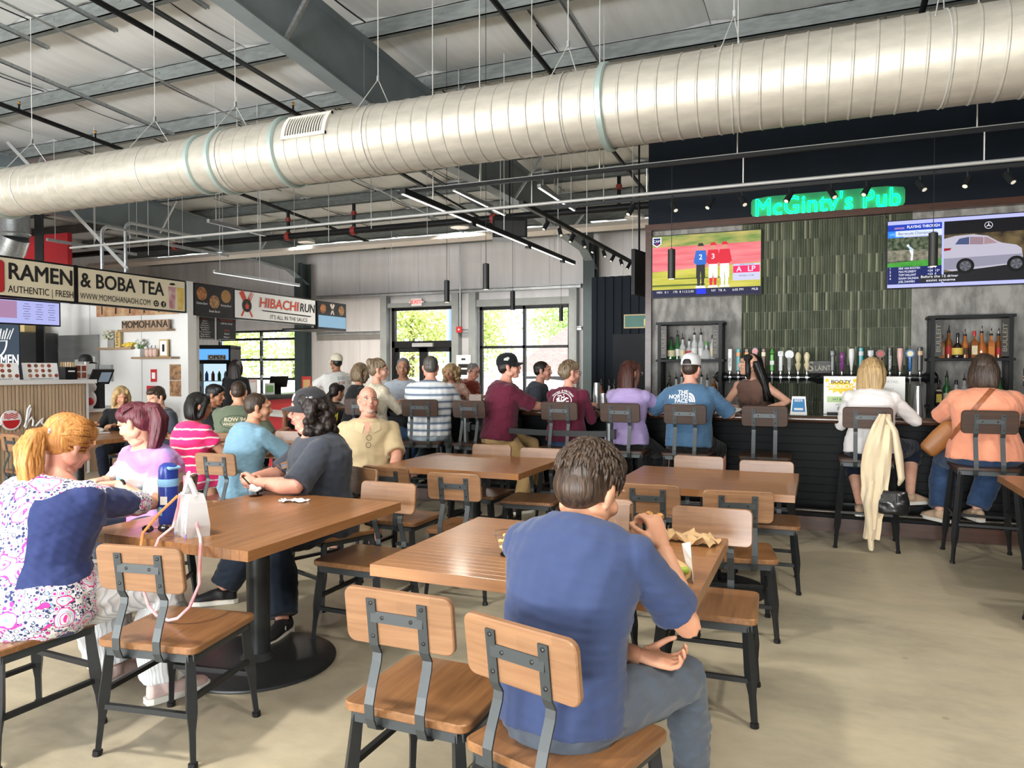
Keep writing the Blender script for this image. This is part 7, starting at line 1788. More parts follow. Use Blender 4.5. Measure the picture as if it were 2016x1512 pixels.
person('woman with black bobbed hair in pink striped top seen from behind', -5.2, 4.85, -8, .545, sex='f', G=1.15, skin='tan', lean=(6, 16), handR=(-4.95, 5.3, .8), handL=(-5.3, 5.35, .8), head=(-25, -12, 0), shirt=(PINKS, .5, -.12), pants=(PINKS, 1.3), pants_name='skirt', hair=('bob', 'black', dict(L_=.17, vol=1.1, locks=120)))
person('person with short black hair facing across the left tables', -6.85, 6.68, -60, .545, G=1.05, skin='brown', lean=(6, 14), handR=(-6.5, 6.68, .95), handL=(-6.5, 6.98, .8), head=(-10, -10, 0), shirt=(BLACKC, .8), pants=(DARKJ, 1.9), hair=('short', 'black', dict(vol=1.08)))
grn = person('man in sage green tee with oval back print', -5.8, 6.12, 32, .56, S=1.06, G=1.2, skin='warm', lean=(3, 8), handR=(-5.6, 6.6, .8), handL=(-6.2, 6.55, .8), head=(-4, -4, 0), shirt=(GREENT, .85, -.12), pants=(DARKJ, 1.9), hair=('buzz', 'brown', dict()))
bf = back_frame(grn, .33)
project(grn, grn.shirt, ringmesh(.155, .075, .007), bf, mat('print dark olive', (.05, .06, .04), .8))
project(grn, grn.shirt, moved(text_mesh('ROW 94', .06, bold=.02), 0, .025), bf, mat('print cream', (.6, .55, .4), .8)); project(grn, grn.shirt, moved(text_mesh('WHISKEY CO', .042, bold=.02), 0, -.025), bf, MATS['print cream'])

bald = person('bald bearded man in tan polo facing the camera', -3.52, 5.22, 212, .55, S=1.04, G=1.2, belly=.5, fat=.3, skin='pink', vox=.012, hvox=.006, lean=(-6, -2), handR=(-3.75, 4.78, .78), handL=(-3.15, 5.0, .62), hdirL=(-.6, -.5, -.2), palmL=(0, 0, -1), poleL=(-1, -.1, -.4), footL=(-3.2, 4.78, .09), footR=(-3.5, 4.72, .09), head=(14, 10, 0), shirt=(TAN, .9, -.05), shirt_name='polo_shirt', pants=(DNAVY, .95), shoes=BSHOE, face=dict(beard=mat('pale stubble', (.5, .36, .3), .8), squint=.7), hair=('fringe', 'grey'))
for s in (-1, 1): project(bald, bald.shirt, shape([(s * .02, .015), (s * .1, .03), (s * .105, -.035), (s * .045, -.065)][::s]), front_frame(bald, .455), cloth('tan collar', (.66, .53, .33)), 'collar_flap', .008)
project(bald, bald.shirt, shape([(-.035, .03), (0, -.09), (.035, .03)]), front_frame(bald, .455), SKIN['pink'], 'open_neck', .004)
gl = MB()
ff = front_frame(bald, .33) @ Matrix.Translation((.01, -.0, -.158)) @ Matrix.Rotation(R(85), 4, 'Z')
for s in (-1, 1): gl.tube([ff @ V(s * .03 + .022 * math.cos(a), .02 * math.sin(a), .0) for a in np.linspace(0, 6.283, 13)], .002, 5, cap=False)
gl.build('hung_glasses', BLACKP, bald.shirt)
ln_ = MB(); ln_.tube([bald.sp(.5) + bald.ux(.4) * (.07 * math.cos(a)) + bald.ay(.4) * (.085 * math.sin(a)) + V(0, 0, -.02 - .03 * math.sin(a)) for a in np.linspace(-.4, 3.5, 15)], .004, 5); ln_.build('lanyard', INK, bald.o)
MB().tube([bald.WRL + (bald.ELL - bald.WRL).normalized() * .03 + bald.ux(0) * .034 * math.cos(a) + V(0, 0, .034) * math.sin(a) for a in np.linspace(0, 6.283, 13)], .009, 6, cap=False).build('wristwatch', BLACKP, bald.o)

bl = person('blonde woman in dark jacket eating at the table by the ramen counter', -8.15, 6.62, 222, .545, sex='f', skin='tan', lean=(8, 14), handR=(-8.05, 6.15, .82), handL=(-7.8, 6.2, .82), head=(20, -20, 0), shirt=(BLACKC, 1.9, -.05), shirt_name='jacket', pants=(DNAVY, 1.9), face=dict(), hair=('long', 'blonde', dict(L_=.27, vol=1.05, locks=140)))
person('brown haired man mostly hidden behind the burgundy haired woman', -7.2, 6.45, 170, .53, lean=(6, 14), head=(0, -20, 0), shirt=(SLATE, .8), pants=(DARKJ, 1.9), hair=('short', 'brown'), handR=(-7.4, 6.1, .8), handL=(-7.0, 6.1, .8))
yl = person('person with tied dark hair in black tee with dripping yellow lettering', -6.02, 8.08, -5, .55, G=1.05, sex='m', S=.98, lean=(4, 10), skin='tan', head=(-12, -10, 0), shirt=(BLACKC, .85, -.12), pants=(DARKJ, 1.9), hair=('ponytail', 'dark', dict(tail=[(0, -.1, -.02), (-.02, -.125, -.07), (-.035, -.12, -.13), (-.05, -.11, -.19)], vol=1.05)))
YP = mat('print yellow', (.75, .6, .02), .7); bf = back_frame(yl, .3)
for k in range(15):
    x = -.14 + k * .02; h_ = .05 + .045 * abs(math.sin(k * 2.3)); project(yl, yl.shirt, shape([(x, .06 + .03 * math.sin(k * 1.7)), (x + .016, .07), (x + .012, -.0 - h_ * .5), (x + .006, -.05 - h_ * .4)]), bf, YP)
project(yl, yl.shirt, moved(text_mesh('EST IN SOCIETY', .03, bold=.012), 0, -.1), bf, mat('print cream', (.6, .55, .4), .8))
for k in range(5): project(yl, yl.shirt, shape([(-.06, -.13 - k * .014), (.06, -.13 - k * .014), (.06, -.134 - k * .014), (-.06, -.134 - k * .014)]), bf, mat('print grey', (.3, .3, .28), .7))
person('woman with short brown hair behind the man in the dark cap', -5.74, 7.4, 200, .545, sex='f', skin='tan', handR=(-5.9, 7.0, .95), head=(20, -15, 0), shirt=(BLACKC, .8), pants=(DARKJ, 1.9), hair=('bob', 'auburn', dict(L_=.12)), face=dict())
ap = person('man in white tee and cream cap standing at the hibachi counter', -7.05, 9.6, 62, .93, stand=True, G=1.15, S=1.03, skin='brown', lean=(0, 3), head=(8, 4, 0), handL=(-7.75, 9.5, 1.05), handR=(-7.6, 10.0, 1.1), shirt=(WTEE, .85, -.12), pants=(DARKJ, 1.95), shoes=BSHOE, hair=('buzz', 'black'), cap=(cloth('cream cap', (.62, .57, .45)),), face=dict(beard=HAIR['black']))
bf = back_frame(ap, .34); project(ap, ap.shirt, moved(text_mesh('ASIA', .06, bold=.02), 0, -.01), bf, mat('print rust', (.45, .2, .15), .8)); project(ap, ap.shirt, moved(text_mesh('SSSS', .07, bold=.01), 0, .06), bf, mat('print grey blue', (.35, .42, .42), .8))
person('woman with long dark hair in black standing near the drinks fridge', -8.85, 9.3, 25, .9, sex='f', stand=True, S=1.0, skin='tan', lean=(0, 2), head=(-8, -4, 0), shirt=(BLACKC, 1.9, -.12), pants=(BLACKC, 1.95), shoes=DSHOE, hair=('long', 'dark', dict(L_=.34, vol=1.05, locks=120)))

# ------------------------------------------------------------------ people: along the bar
BH = .835
person('woman with short brown hair in black sleeveless dress', -5.05, 7.2, -35, BH, sex='f', S=.98, skin='tan', lean=(4, 10), handR=(-4.75, 7.2, .98), handL=(-4.95, 7.65, 1.1), head=(10, -14, 0), shirt=(BLACKC, .18, -.12), shirt_name='dress', pants=(BLACKC, .9), hair=('bob', 'ash', dict(L_=.15, vol=1.08, locks=90)), footR=(-4.75, 7.3, .3), footL=(-4.95, 7.45, .3))
cre = person('woman with pinned up hair in cream knit sweater', -4.5, 6.78, -28, BH, sex='f', S=1.04, skin='fair', lean=(2, 6), handR=(-4.2, 7.15, 1.1), handL=(-4.5, 7.2, 1.1), head=(-26, -2, 0), shirt=(CREAMC, 1.92, -.12), shirt_name='sweater', pants=(JEANS, 1.9), shoes=BSHOE, hair=('bun', 'ash', dict(tail=(0, -.1, .085), vol=1.02, locks=80)), face=dict(glasses=MATS['dark red glasses frame']), footR=(-4.2, 7.0, .32), footL=(-4.4, 7.1, .32))
person('grey haired man in pale blue polo facing the camera across the bar', -4.92, 8.1, 210, BH, S=1.06, skin='tan', lean=(6, 10), handR=(-4.95, 7.75, 1.1), handL=(-4.55, 7.85, 1.1), hdirR=(.8, -.2, 0), hdirL=(-.8, -.2, 0), head=(-4, -8, 0), shirt=(WPOLO, .85, -.12), shirt_name='polo_shirt', pants=(DNAVY, 1.9), face=dict(lip=(.4, .17, .13)), hair=('buzz', 'grey'))
person('man in blue and white striped polo seen from behind at the bar', -3.82, 6.82, 22, BH, S=1.06, G=1.2, skin='pink', lean=(2, 12), handL=(-4.3, 7.3, 1.1), poleL=(-1, -.4, -.6), handR=(-3.7, 7.35, 1.1), head=(6, -4, 0), shirt=(STRIPES, .9, -.05), shirt_name='polo_shirt', pants=(LJEANS, 1.95), shoes=BSHOE, hair=('buzz', 'salt', dict()), footL=(-4.12, 7.0, .3), footR=(-3.9, 7.12, .25))
person('curly blonde woman at the high table beyond the bar', -4.88, 9.4, 195, BH, sex='f', skin='tan', handR=(-4.7, 9.25, 1.1), handL=(-4.4, 9.25, 1.1), head=(-12, -8, 0), shirt=(cloth('rose print', (.5, .25, .22), noise=.6, nscale=25, col2=(.65, .5, .4)), 1.8), pants=(DNAVY, 1.9), face=dict(lip=(.5, .12, .1)), hair=('curly', 'blonde', dict(n=170, vol=1.15)))
person('white haired man with sunglasses on his head beyond the bar', -4.95, 9.95, 265, BH, skin='pink', handR=(-4.6, 10.1, 1.1), handL=(-4.6, 9.7, 1.1), head=(-10, -18, 0), shirt=(cloth('rust shirt', (.3, .06, .04)), .9), pants=(DNAVY, 1.9), face=dict(glasses=BLACKP), hair=('buzz', 'grey'))
mar = person('man in maroon tee, khaki trousers and black cap turned towards the bar', -3.02, 6.82, -52, BH, S=1.06, G=1.2, belly=.3, skin='pink', lean=(4, 12), vox=.012, handR=(-2.58, 7.15, 1.1), poleR=(.9, -.5, -.6), handL=(-2.85, 7.3, 1.1), head=(-14, 8, 0), shirt=(MAROON, .95, -.05), pants=(KHAKI, 1.96, 1.1), shoes=(mat('brown canvas shoe', (.05, .03, .028), .7), MATS['white sole']), footR=(-2.84, 6.95, .09), footL=(-2.72, 7.2, .26), kpoleR=(.1, 1, .1), cap=(cloth('black cap', (.01, .011, .013)),), hair=('buzz', 'dark'), face=dict(glasses=MATS['dark red glasses frame']))
project(mar, mar.cap, shape([(-.03, -.012), (.01, -.02), (.03, .0), (.02, .016), (-.005, .012), (-.025, .006)]), mar.capT @ basis((.2, .0, .05), (0, 1, 0), (0, 0, 1)), mat('cap wing grey', (.5, .52, .52), .6), 'cap_logo', .002)
person('person in grey tee hidden behind the man in maroon', -3.25, 8.35, -75, BH, skin='pink', head=(0, 0, 0), handR=(-2.9, 8.2, 1.06), handL=(-2.85, 8.5, 1.06), shirt=(SLATE, .8), pants=(DNAVY, 1.9), hair=('buzz', 'dark'))
mw = person('woman with pinned ash blonde hair in maroon long sleeve with tree print', -2.29, 6.84, -6, BH, sex='f', S=1.0, G=1.1, skin='pink', lean=(2, 8), vox=.012, handR=(-2.12, 7.2, 1.1), handL=(-2.42, 7.2, 1.1), head=(-38, -2, 0), shirt=(MAROON, 1.95, -.05), pants=(JEANS, 1.9), hair=('bun', 'ash', dict(tail=(-.01, -.1, .0), locks=80)), face=dict(glasses=BLACKP), footR=(-2.2, 7.1, .3), footL=(-2.4, 7.1, .3))
bf = back_frame(mw, .335) @ Matrix.Scale(1.18, 4)
project(mw, mw.shirt, ringmesh(.085, .07, .006), bf, WINK)
project(mw, mw.shirt, shape([(-.012, -.066), (.014, -.066), (.01, -.02), (.03, .015), (.022, .02), (.004, -.005), (.0, .03), (-.006, .03), (-.006, -.005), (-.03, .018), (-.034, .01), (-.01, -.025)]), bf, WINK)
rn = random.Random(4)
for k in range(34):
    a = rn.uniform(0, 6.283); q = rn.uniform(.1, 1) ** .5 * .066; px, py = q * math.cos(a), .012 + q * .62 * math.sin(a); lf = MB(); disc(lf, Matrix.Identity(4), px, py, .0062, seg=7); project(mw, mw.shirt, lf.mesh('leaf'), bf, WINK)
project(mw, mw.shirt, arc_text('Therapy & Wellness', .105, 150, 30, .028), bf, WINK); project(mw, mw.shirt, arc_text('Connections', .11, 235, 305, .028, True), bf, WINK)
pu = person('woman with long auburn hair in lilac tee at the bar', -1.68, 6.82, -8, BH, sex='f', S=1.0, G=1.12, skin='brown', lean=(3, 12), vox=.012, handR=(-1.42, 7.3, 1.1), poleR=(1, -.5, -.5), handL=(-1.75, 7.3, 1.1), head=(-30, -4, 0), shirt=(LILAC, .9, -.05), pants=(BLACKC, 1.9), hair=('long', 'auburn', dict(L_=.36, vol=1.05, locks=170)), face=dict(glasses=WHITEP), footR=(-1.45, 6.95, .3), footL=(-1.75, 7.08, .3), shoes=DSHOE)
wc = person('man in steel blue tee with white back print and white mesh cap', -1.1, 6.84, -2, BH, S=1.03, G=1.12, skin='pink', lean=(2, 10), vox=.012, handR=(-.86, 7.25, 1.1), poleR=(1, -.4, -.7), handL=(-1.4, 7.25, 1.1), poleL=(-1, -.4, -.7), head=(-10, -4, 0), shirt=(STEELB, .92, -.05), pants=(BLACKC, .92), hair=('buzz', 'brown'), cap=(cloth('white mesh cap', (.72, .73, .76)), True), footR=(-.85, 7.1, .3), footL=(-1.3, 7.1, .3))
bf = back_frame(wc, .37)
for k, t_ in enumerate(('THE', 'NORTH', 'FACE')): project(wc, wc.shirt, moved(text_mesh(t_, .052, bold=.03, align='RIGHT'), .015, .045 - k * .04), bf, WINK)
for rr in (.058, .04, .022):
    mb = MB(); n = 10; vs = []
    for q in range(n + 1): a = R(90 * q / n); vs += [(.022 + rr * math.cos(a), -.045 + rr * 1.5 * math.sin(a), 0), (.022 + (rr - .013) * math.cos(a), -.045 + (rr - .013) * 1.5 * math.sin(a), 0)]
    mb.add(vs, [(2 * q, 2 * q + 2, 2 * q + 3, 2 * q + 1) for q in range(n)]); project(wc, wc.shirt, mb.mesh('arc'), bf, WINK)
project(wc, wc.shirt, moved(text_mesh('NEVER STOP EXPLORING', .02, bold=.03), -.03, -.068), bf, WINK)
ba = person('bartender with long black hair in bronze tank top leaning on the bar', -.6, 8.12, 160, .93, sex='f', stand=True, S=1.0, G=.95, skin='fair', lean=(14, 16), vox=.012, hvox=.006, handR=(-.78, 7.72, 1.11), hdirR=(-.7, -.4, -.1), palmR=(0, 0, -1), poleR=(1, -.4, -.4), handL=(-.48, 7.8, 1.1), hdirL=(-.9, -.2, 0), palmL=(0, 0, -1), poleL=(-1, -.4, -.4), head=(-62, 6, 0), shirt=(BRONZE, .1, -.12), sleeveless=True, shirt_name='tank_top', pants=(BLACKC, 1.95), shoes=DSHOE, hair=('long', 'black', dict(L_=.4, vol=.85, locks=140, back=.13)), face=dict(lip=(.5, .15, .15)))
wh = person('blonde woman in white knit top seen from behind at the bar', .42, 6.94, -6, BH, sex='f', S=1.03, G=1.08, skin='fair', lean=(2, 10), vox=.012, handR=(.66, 7.3, 1.1), poleR=(1, -.3, -.8), handL=(.25, 7.35, 1.1), head=(-12, -10, 0), shirt=(WHITEC, 1.85, -.05), shirt_name='sweater', pants=(DNAVY, 1.35, 1.15), hair=('long', 'blonde', dict(L_=.26, vol=1.02, locks=190)), face=dict(glasses=WHITEP), footR=(.74, 7.1, .42), footL=(.35, 7.1, .3), kpoleR=(.5, 1, .3), shoes=SAND)
org = person('woman with brown hair in coral tee with brown shoulder bag strap', 1.22, 6.76, -4, BH, sex='f', S=1.05, G=1.36, skin='fair', lean=(2, 12), vox=.011, handR=(1.6, 7.15, 1.3), hdirR=(.1, .3, .9), palmR=(-1, 0, 0), poleR=(1, -.3, -.8), handL=(1.05, 7.3, 1.1), poleL=(-1, -.3, -.8), head=(-14, -6, 0), shirt=(CORAL, .95, -.05), pants=(JEANS, 1.95, 1.2), bust=0, hair=('bob', 'brown', dict(L_=.2, vol=1.14, locks=220)), footR=(1.22, 7.05, .33), footL=(.95, 7.0, .31), shoes=SAND)
person('partly visible person in beige shorts beyond the woman in coral', 1.98, 6.82, -4, BH, skin='pink', handL=(1.75, 7.2, 1.3), handR=(2.2, 7.3, 1.1), shirt=(BLACKC, .9), pants=(BEIGE, .9), hair=('short', 'brown'), head=(0, -8, 0), footL=(1.72, 7.0, .3), footR=(2.1, 7.05, .3), shoes=SAND)

# ------------------------------------------------------------------ small things on tables and stools
def on_table(z=.7515): return z
# blue drinking bottle
bt = thing('water_bottle', 'blue insulated water bottle with pale blue strap standing on the left table', 'bottle', (-2.9, 2.6, .751))
BLU = mat('cobalt bottle', (.02, .05, .32), .3, coat=.3)
MB().lathe([(.036, 0), (.039, .008), (.039, .14), (.037, .155)], 24).build('bottle_body', BLU, bt, smooth=True)
MB().lathe([(.0395, .14), (.0405, .145), (.0405, .165), (.0395, .168)], 24).build('collar_ring', mat('pale blue ring', (.25, .5, .8), .4), bt, smooth=True)
ld = MB().lathe([(.038, .165), (.038, .2), (.034, .215), (.02, .225)], 24).build('lid', BLU, bt, smooth=True)
MB().slab(.02, .06, .008, .006, .002, Matrix.Translation((.03, .0, .205)) @ Matrix.Rotation(R(20), 4, 'Y')).build('flip_spout', MATS['pale blue ring'], ld, smooth=True)
for k, (a, z, c) in enumerate(((-2.3, .1, (.75, .6, .15)), (-1.7, .05, (.2, .45, .6)), (-2.7, .04, (.55, .2, .5)), (-1.2, .09, (.75, .75, .72)))):
    MB().box((.0395 * math.cos(a), .0395 * math.sin(a), z), (.003, .028, .03), rz=a).build('sticker', mat('sticker %d' % k, c, .5), bt)
bt.scale = (1.18, 1.18, 1.3)
# white studded bag
bg = thing('white_bag', 'small white studded bag with pink trimmed strap on the left table', 'bag', (-2.6, 2.46, .751), R(-25))
WLE = mat('white glossy leather', (.6, .59, .6), .35, coat=.2); PKT = mat('pink trim', (.75, .25, .35), .4)
b = MB(); vs = []
for z, w, d in ((0, .075, .05), (.05, .078, .052), (.15, .068, .04), (.19, .06, .03)): vs += [(-w, -d, z), (w, -d, z), (w, d, z), (-w, d, z)]
b.add(vs, [(3, 2, 1, 0), (12, 13, 14, 15)] + [(4 * i + k, 4 * i + (k + 1) % 4, 4 * i + 4 + (k + 1) % 4, 4 * i + 4 + k) for i in range(3) for k in range(4)]); b.build('bag_body', WLE, bg)
for x in (-.05, .0, .05):
    MB().bar((x * 1.05, -.0515, .01), (x * .85, -.034, .185), .022 if x else .03, .004).build('panel_strap', WLE, bg)
    if x: MB().bar((x * 1.05 - .013, -.053, .01), (x * .85 - .011, -.0355, .185), .002, .003).build('pink_piping', PKT, bg)
    for q in range(4):
        if x: MB().ell((x * (1.05 - .05 * q), -.0535 + .004 * q, .025 + q * .045), (.0035, .002, .0035), 8, 5).build('stud', CHROME, bg)
for s, c in ((-1, (.3, .4, .75)), (1, (.35, .2, .6))): MB().add([(s * .078, -.053, 0), (s * .05, -.053, 0), (s * .078, -.053, .03)], [(0, 1, 2) if s < 0 else (0, 2, 1)]).build('corner_patch', mat('patch %d' % s, c, .4), bg)
hd = MB(); n = 14; P = [V(-.06 + .12 * k / (n - 1), -.0 - .02 * math.sin(math.pi * k / (n - 1)), .18 + .085 * math.sin(math.pi * k / (n - 1))) for k in range(n)]
hd.tube(P, .009, 7, flat=(1.6, .6)); hd.build('top_handle', WLE, bg, smooth=True); MB().tube([p + V(0, -.012, .004) for p in P], .003, 5).build('handle_piping', PKT, bg)
MB().slab(.035, .1, .006, .012, .002, Matrix.Translation((.0, -.02, .24)) @ Matrix.Rotation(R(75), 4, 'X')).build('flap', WLE, bg, smooth=True)
# its long strap loops down over the chair seat
Ri = Matrix.Rotation(R(25), 4, 'Z')
W = lambda x, y, z: Ri @ (V(x, y, z) - V(-2.6, 2.46, .751))
sp_ = [(-2.57, 2.44, .9), (-2.53, 2.42, .8), (-2.45, 2.36, .772), (-2.39, 2.305, .76), (-2.365, 2.275, .7), (-2.352, 2.26, .61), (-2.365, 2.22, .525), (-2.41, 2.2, .478), (-2.46, 2.2, .463), (-2.53, 2.2, .476), (-2.575, 2.2, .51), (-2.615, 2.21, .57), (-2.62, 2.25, .68), (-2.625, 2.3, .765), (-2.63, 2.38, .8), (-2.635, 2.43, .93)]
MB().tube([W(*p) for p in sp_], .0065, 7).build('long_strap', mat('pink white strap', (.62, .17, .2), .4, noise=.6, nscale=7, col2=(.65, .5, .5)), bg, smooth=True)
MB().tube([W(-2.6, 2.38, .94), W(-2.68, 2.35, .86), W(-2.72, 2.3, .78), W(-2.7, 2.27, .72)], .006, 6).build('orange_cord', mat('orange cord', (.8, .25, .08), .5), bg, smooth=True)
ey = thing('sunglasses', 'folded dark sunglasses beside the white bag', 'sunglasses', (-2.78, 2.42, .753), R(30))
for s in (-1, 1): MB().ell((s * .034, 0, .018), (.026, .006, .018), 12, 8).build('lens', mat('dark lens', (.02, .015, .02), .1), ey, smooth=True); MB().tube([(s * .06, 0, .025), (s * .04, .05, .012), (-s * .05, .055, .01)], .003, 5).build('temple', mat('rose frame', (.4, .12, .15), .3), ey)
MB().tube([(-.01, 0, .022), (.01, 0, .022)], .003, 5).build('bridge', MATS['rose frame'], ey)
# clear cup with fork and napkin, napkin on table
def clear_cup(label, x, y, food=None, r=.055, h=.065):
    c = thing('clear_bowl', label, 'bowl', (x, y, .751))
    cp_ = MB().lathe([(r * .7, 0), (r * .72, .003), (r, h), (r + .006, h), (r + .006, h + .003), (r - .002, h + .002), (r * .7, .004), (.0005, .004)], 28).build('bowl_wall', mat('clear thin plastic', (.97, .97, .97), .02, trans=1., ior=1.12), c, smooth=True)
    return c
c1 = clear_cup('clear plastic bowl with black fork on the left table', -3.05, 3.36)
MB().tube([(.02, .0, .01), (-.03, -.02, .07), (-.07, -.04, .12)], .004, 6).build('fork', BLACKP, c1)
crm = MB(); rn = random.Random(8)
for k in range(9): crm.ell((rn.uniform(-.02, .04), rn.uniform(-.03, .02), .03 + rn.random() * .03), (.02, .016, .012), 7, 5)
obj('crumpled_napkin', remesh(crm.mesh('n'), .006, 0), c1).data.materials.append(PAPER)
def paper(name, label, x, y, z, w, d, m, rz=0, amp=.02, seed=1):
    rs = np.random.RandomState(seed); n = 10; b = MB(); vs = []
    for i in range(n + 1):
        for j in range(n + 1):
            u, v = i / n - .5, j / n - .5; zz = abs(amp * (math.sin(u * 9 + seed) * math.cos(v * 7 + seed * 2) + .5 * math.sin(u * 17 + v * 11))) + .002
            vs.append((u * w + .01 * math.sin(v * 12 + seed), v * d + .01 * math.cos(u * 11), zz))
    nv = len(vs); fs = [(i * (n + 1) + j, (i + 1) * (n + 1) + j, (i + 1) * (n + 1) + j + 1, i * (n + 1) + j + 1) for i in range(n) for j in range(n)]
    b.add(vs + [(x_, y_, z_ - .0015) for x_, y_, z_ in vs], fs + [tuple(q + nv for q in f[::-1]) for f in fs])
    return tag(b.build(name, m, smooth=True, loc=(x, y, z), rz=R(rz)), label, name.replace('_', ' ').split()[-1])
paper('paper_napkin', 'white folded paper napkin on the left table', -2.72, 3.3, .7515, .15, .07, PAPER, 20, .01, 3)
paper('kraft_napkin', 'crumpled brown kraft napkin on the boy\'s table', -.51, 3.19, .7515, .25, .13, mat('kraft napkin', (.5, .33, .17), .85), -15, .035, 5)
c2 = clear_cup('clear plastic bowl of yellow macaroni beside the boy', -1.13, 2.7, r=.075, h=.085)
fd = MB(); rn = random.Random(11)
for k in range(46):
    a = rn.uniform(0, 6.283); q = rn.random() ** .5 * .055; fd.ell((q * math.cos(a), q * math.sin(a), .02 + rn.random() * .055), (.012, .01, .009), 6, 4)
fm_ = fd.build('macaroni', mat('yellow macaroni', (.75, .42, .08), .5, noise=.5, nscale=40, col2=(.8, .62, .3)), c2); fm_['kind'] = 'stuff'
ck = thing('sandwich_bite', 'small fried bite held in the boy\'s raised hand', 'food', (-.5, 2.42, 1.0)); fb = MB()
for k in range(6): fb.ell((rn.uniform(-.018, .018), rn.uniform(-.012, .012), rn.uniform(-.015, .015)), (.018, .016, .014), 7, 5)
obj('fried_piece', remesh(fb.mesh('f'), .005, 1), ck).data.materials.append(mat('fried crust', (.5, .24, .07), .6, noise=.6, nscale=60))
wp_ = thing('wrapped_sandwich', 'sandwich half wrapped in white paper on the boy\'s table', 'sandwich', (-.46, 2.62, .752), R(30))
b = MB(); loft(b, [(V(0, -.06 + .03 * k, .03), V(.045 - .006 * abs(k - 2), 0, 0), V(0, 0, .028)) for k in range(5)], 12); obj('bun', remesh(b.mesh('b'), .006, 1), wp_).data.materials.append(mat('bread', (.6, .4, .18), .7))
b = MB(); b.add([(.03, -.08, .0), (.06, .0, .01), (.05, .06, .05), (.035, .05, .11), (.045, -.01, .13), (.03, -.06, .08)], [(0, 1, 2, 3, 4, 5), (5, 4, 3, 2, 1, 0)]); b.build('white_wrapper', PAPER, wp_)
MB().ell((0, -.07, .045), (.02, .012, .014), 10, 6).build('pickle', mat('pickle', (.3, .4, .05), .4), wp_, smooth=True)
glassware('pint glass behind the boy\'s head on his table', -.8, 3.2, .7515, .04, .14)
tr = thing('food_tray', 'foil wrapped meal on white paper in front of the blonde woman', 'meal', (-7.75, 5.85, .752)); MB().box((0, 0, .008), (.35, .25, .012)).build('tray_paper', PAPER, tr)
b = MB()
for k in range(10): b.ell((rn.uniform(-.1, .12), rn.uniform(-.06, .08), .03 + rn.random() * .03), (.05, .04, .025), 8, 5)
obj('foil_wrap', remesh(b.mesh('f'), .012, 0), tr).data.materials.append(mat('foil paper', (.7, .68, .62), .4, .3))
sb_ = thing('soda_bottle', 'cola bottle with white label beside the blonde woman', 'bottle', (-8.0, 5.72, .7515)); MB().lathe([(.03, 0), (.034, .01), (.034, .09), (.03, .12), (.034, .15), (.032, .18), (.013, .23), (.013, .245)], 18).build('bottle_body', mat('cola', (.03, .008, .006), .1, coat=.5), sb_, smooth=True)
MB().lathe([(.035, .13), (.035, .17)], 18).build('wrap_label', mat('silver label', (.6, .58, .58), .4), sb_, smooth=True); MB().lathe([(.015, .24), (.015, .26)], 12).build('bottle_cap', REDP, sb_)
# menu the bartender reads, items left on the bar
mn = thing('open_menu', 'white paper menu with green stripe under the bartender\'s hand', 'menu', (-.86, 7.52, 1.068), R(-12))
b = MB()
for s in (-1, 1): b.add([(0, -.15, .03), (s * .15, -.17, .004), (s * .16, .13, .03), (0, .16, .05)], [(0, 1, 2, 3), (3, 2, 1, 0)])
b.build('pages', PAPER, mn); MB().bar((.0, -.145, .034), (.0, .155, .054), .03, .002).build('green_stripe', mat('mint print', (.2, .6, .45), .5), mn)
for k in range(6): MB().bar((.04, -.1 + k * .04, .031), (.12, -.1 + k * .04, .02), .012, .002).build('print', INK, mn)
tag(MB().lathe([(.022, 0), (.024, .005), (.024, .09), (.008, .11), (.004, .15)], 12).build('squeeze_bottle', WHITEP, smooth=True, loc=(-.98, 7.78, 1.065)), 'white squeeze bottle on the bar behind the menu', 'bottle')
pl = thing('appetiser_plate', 'plate of food and napkins in front of the man in maroon', 'plate', (-2.78, 7.5, 1.066)); MB().lathe([(.08, 0), (.12, .015), (.125, .016), (.08, .006)], 24).build('plate', BLACKP, pl, smooth=True); MB().ell((0, 0, .03), (.07, .06, .03)).build('food', mat('grilled food', (.25, .15, .08), .7, noise=.6, nscale=30), pl, smooth=True)
nb = thing('napkin_caddy', 'black napkin caddy on the bar left of the man in maroon', 'caddy', (-3.38, 7.5, 1.066)); MB().box((0, 0, .06), (.14, .14, .12)).build('caddy_box', BLACKP, nb); MB().box((0, 0, .15), (.09, .02, .1)).build('menu_card', INK, nb)
tag(MB().box((0, 0, .07), (.14, .08, .14)).build('takeout_bag', mat('pale pink paper', (.72, .6, .56), .7), loc=(-3.6, 7.5, 1.066), rz=R(12)), 'pale paper takeout bag on the bar beside the striped polo man', 'bag')
# phone held by the person at the right edge
ph = thing('phone', 'lit phone held up at the right edge of the bar', 'phone', (1.6, 7.2, 1.43), R(15)); MB().slab(.075, .155, .009, .012, .002, basis((0, 0, 0), *FACE_NY) @ Matrix.Translation((0, 0, -.004))).build('case', BLACKP, ph, smooth=True); MB().box((0, -.0065, 0), (.066, .002, .14)).build('screen', em('phone blue', (.2, .4, .65), 1.), ph)
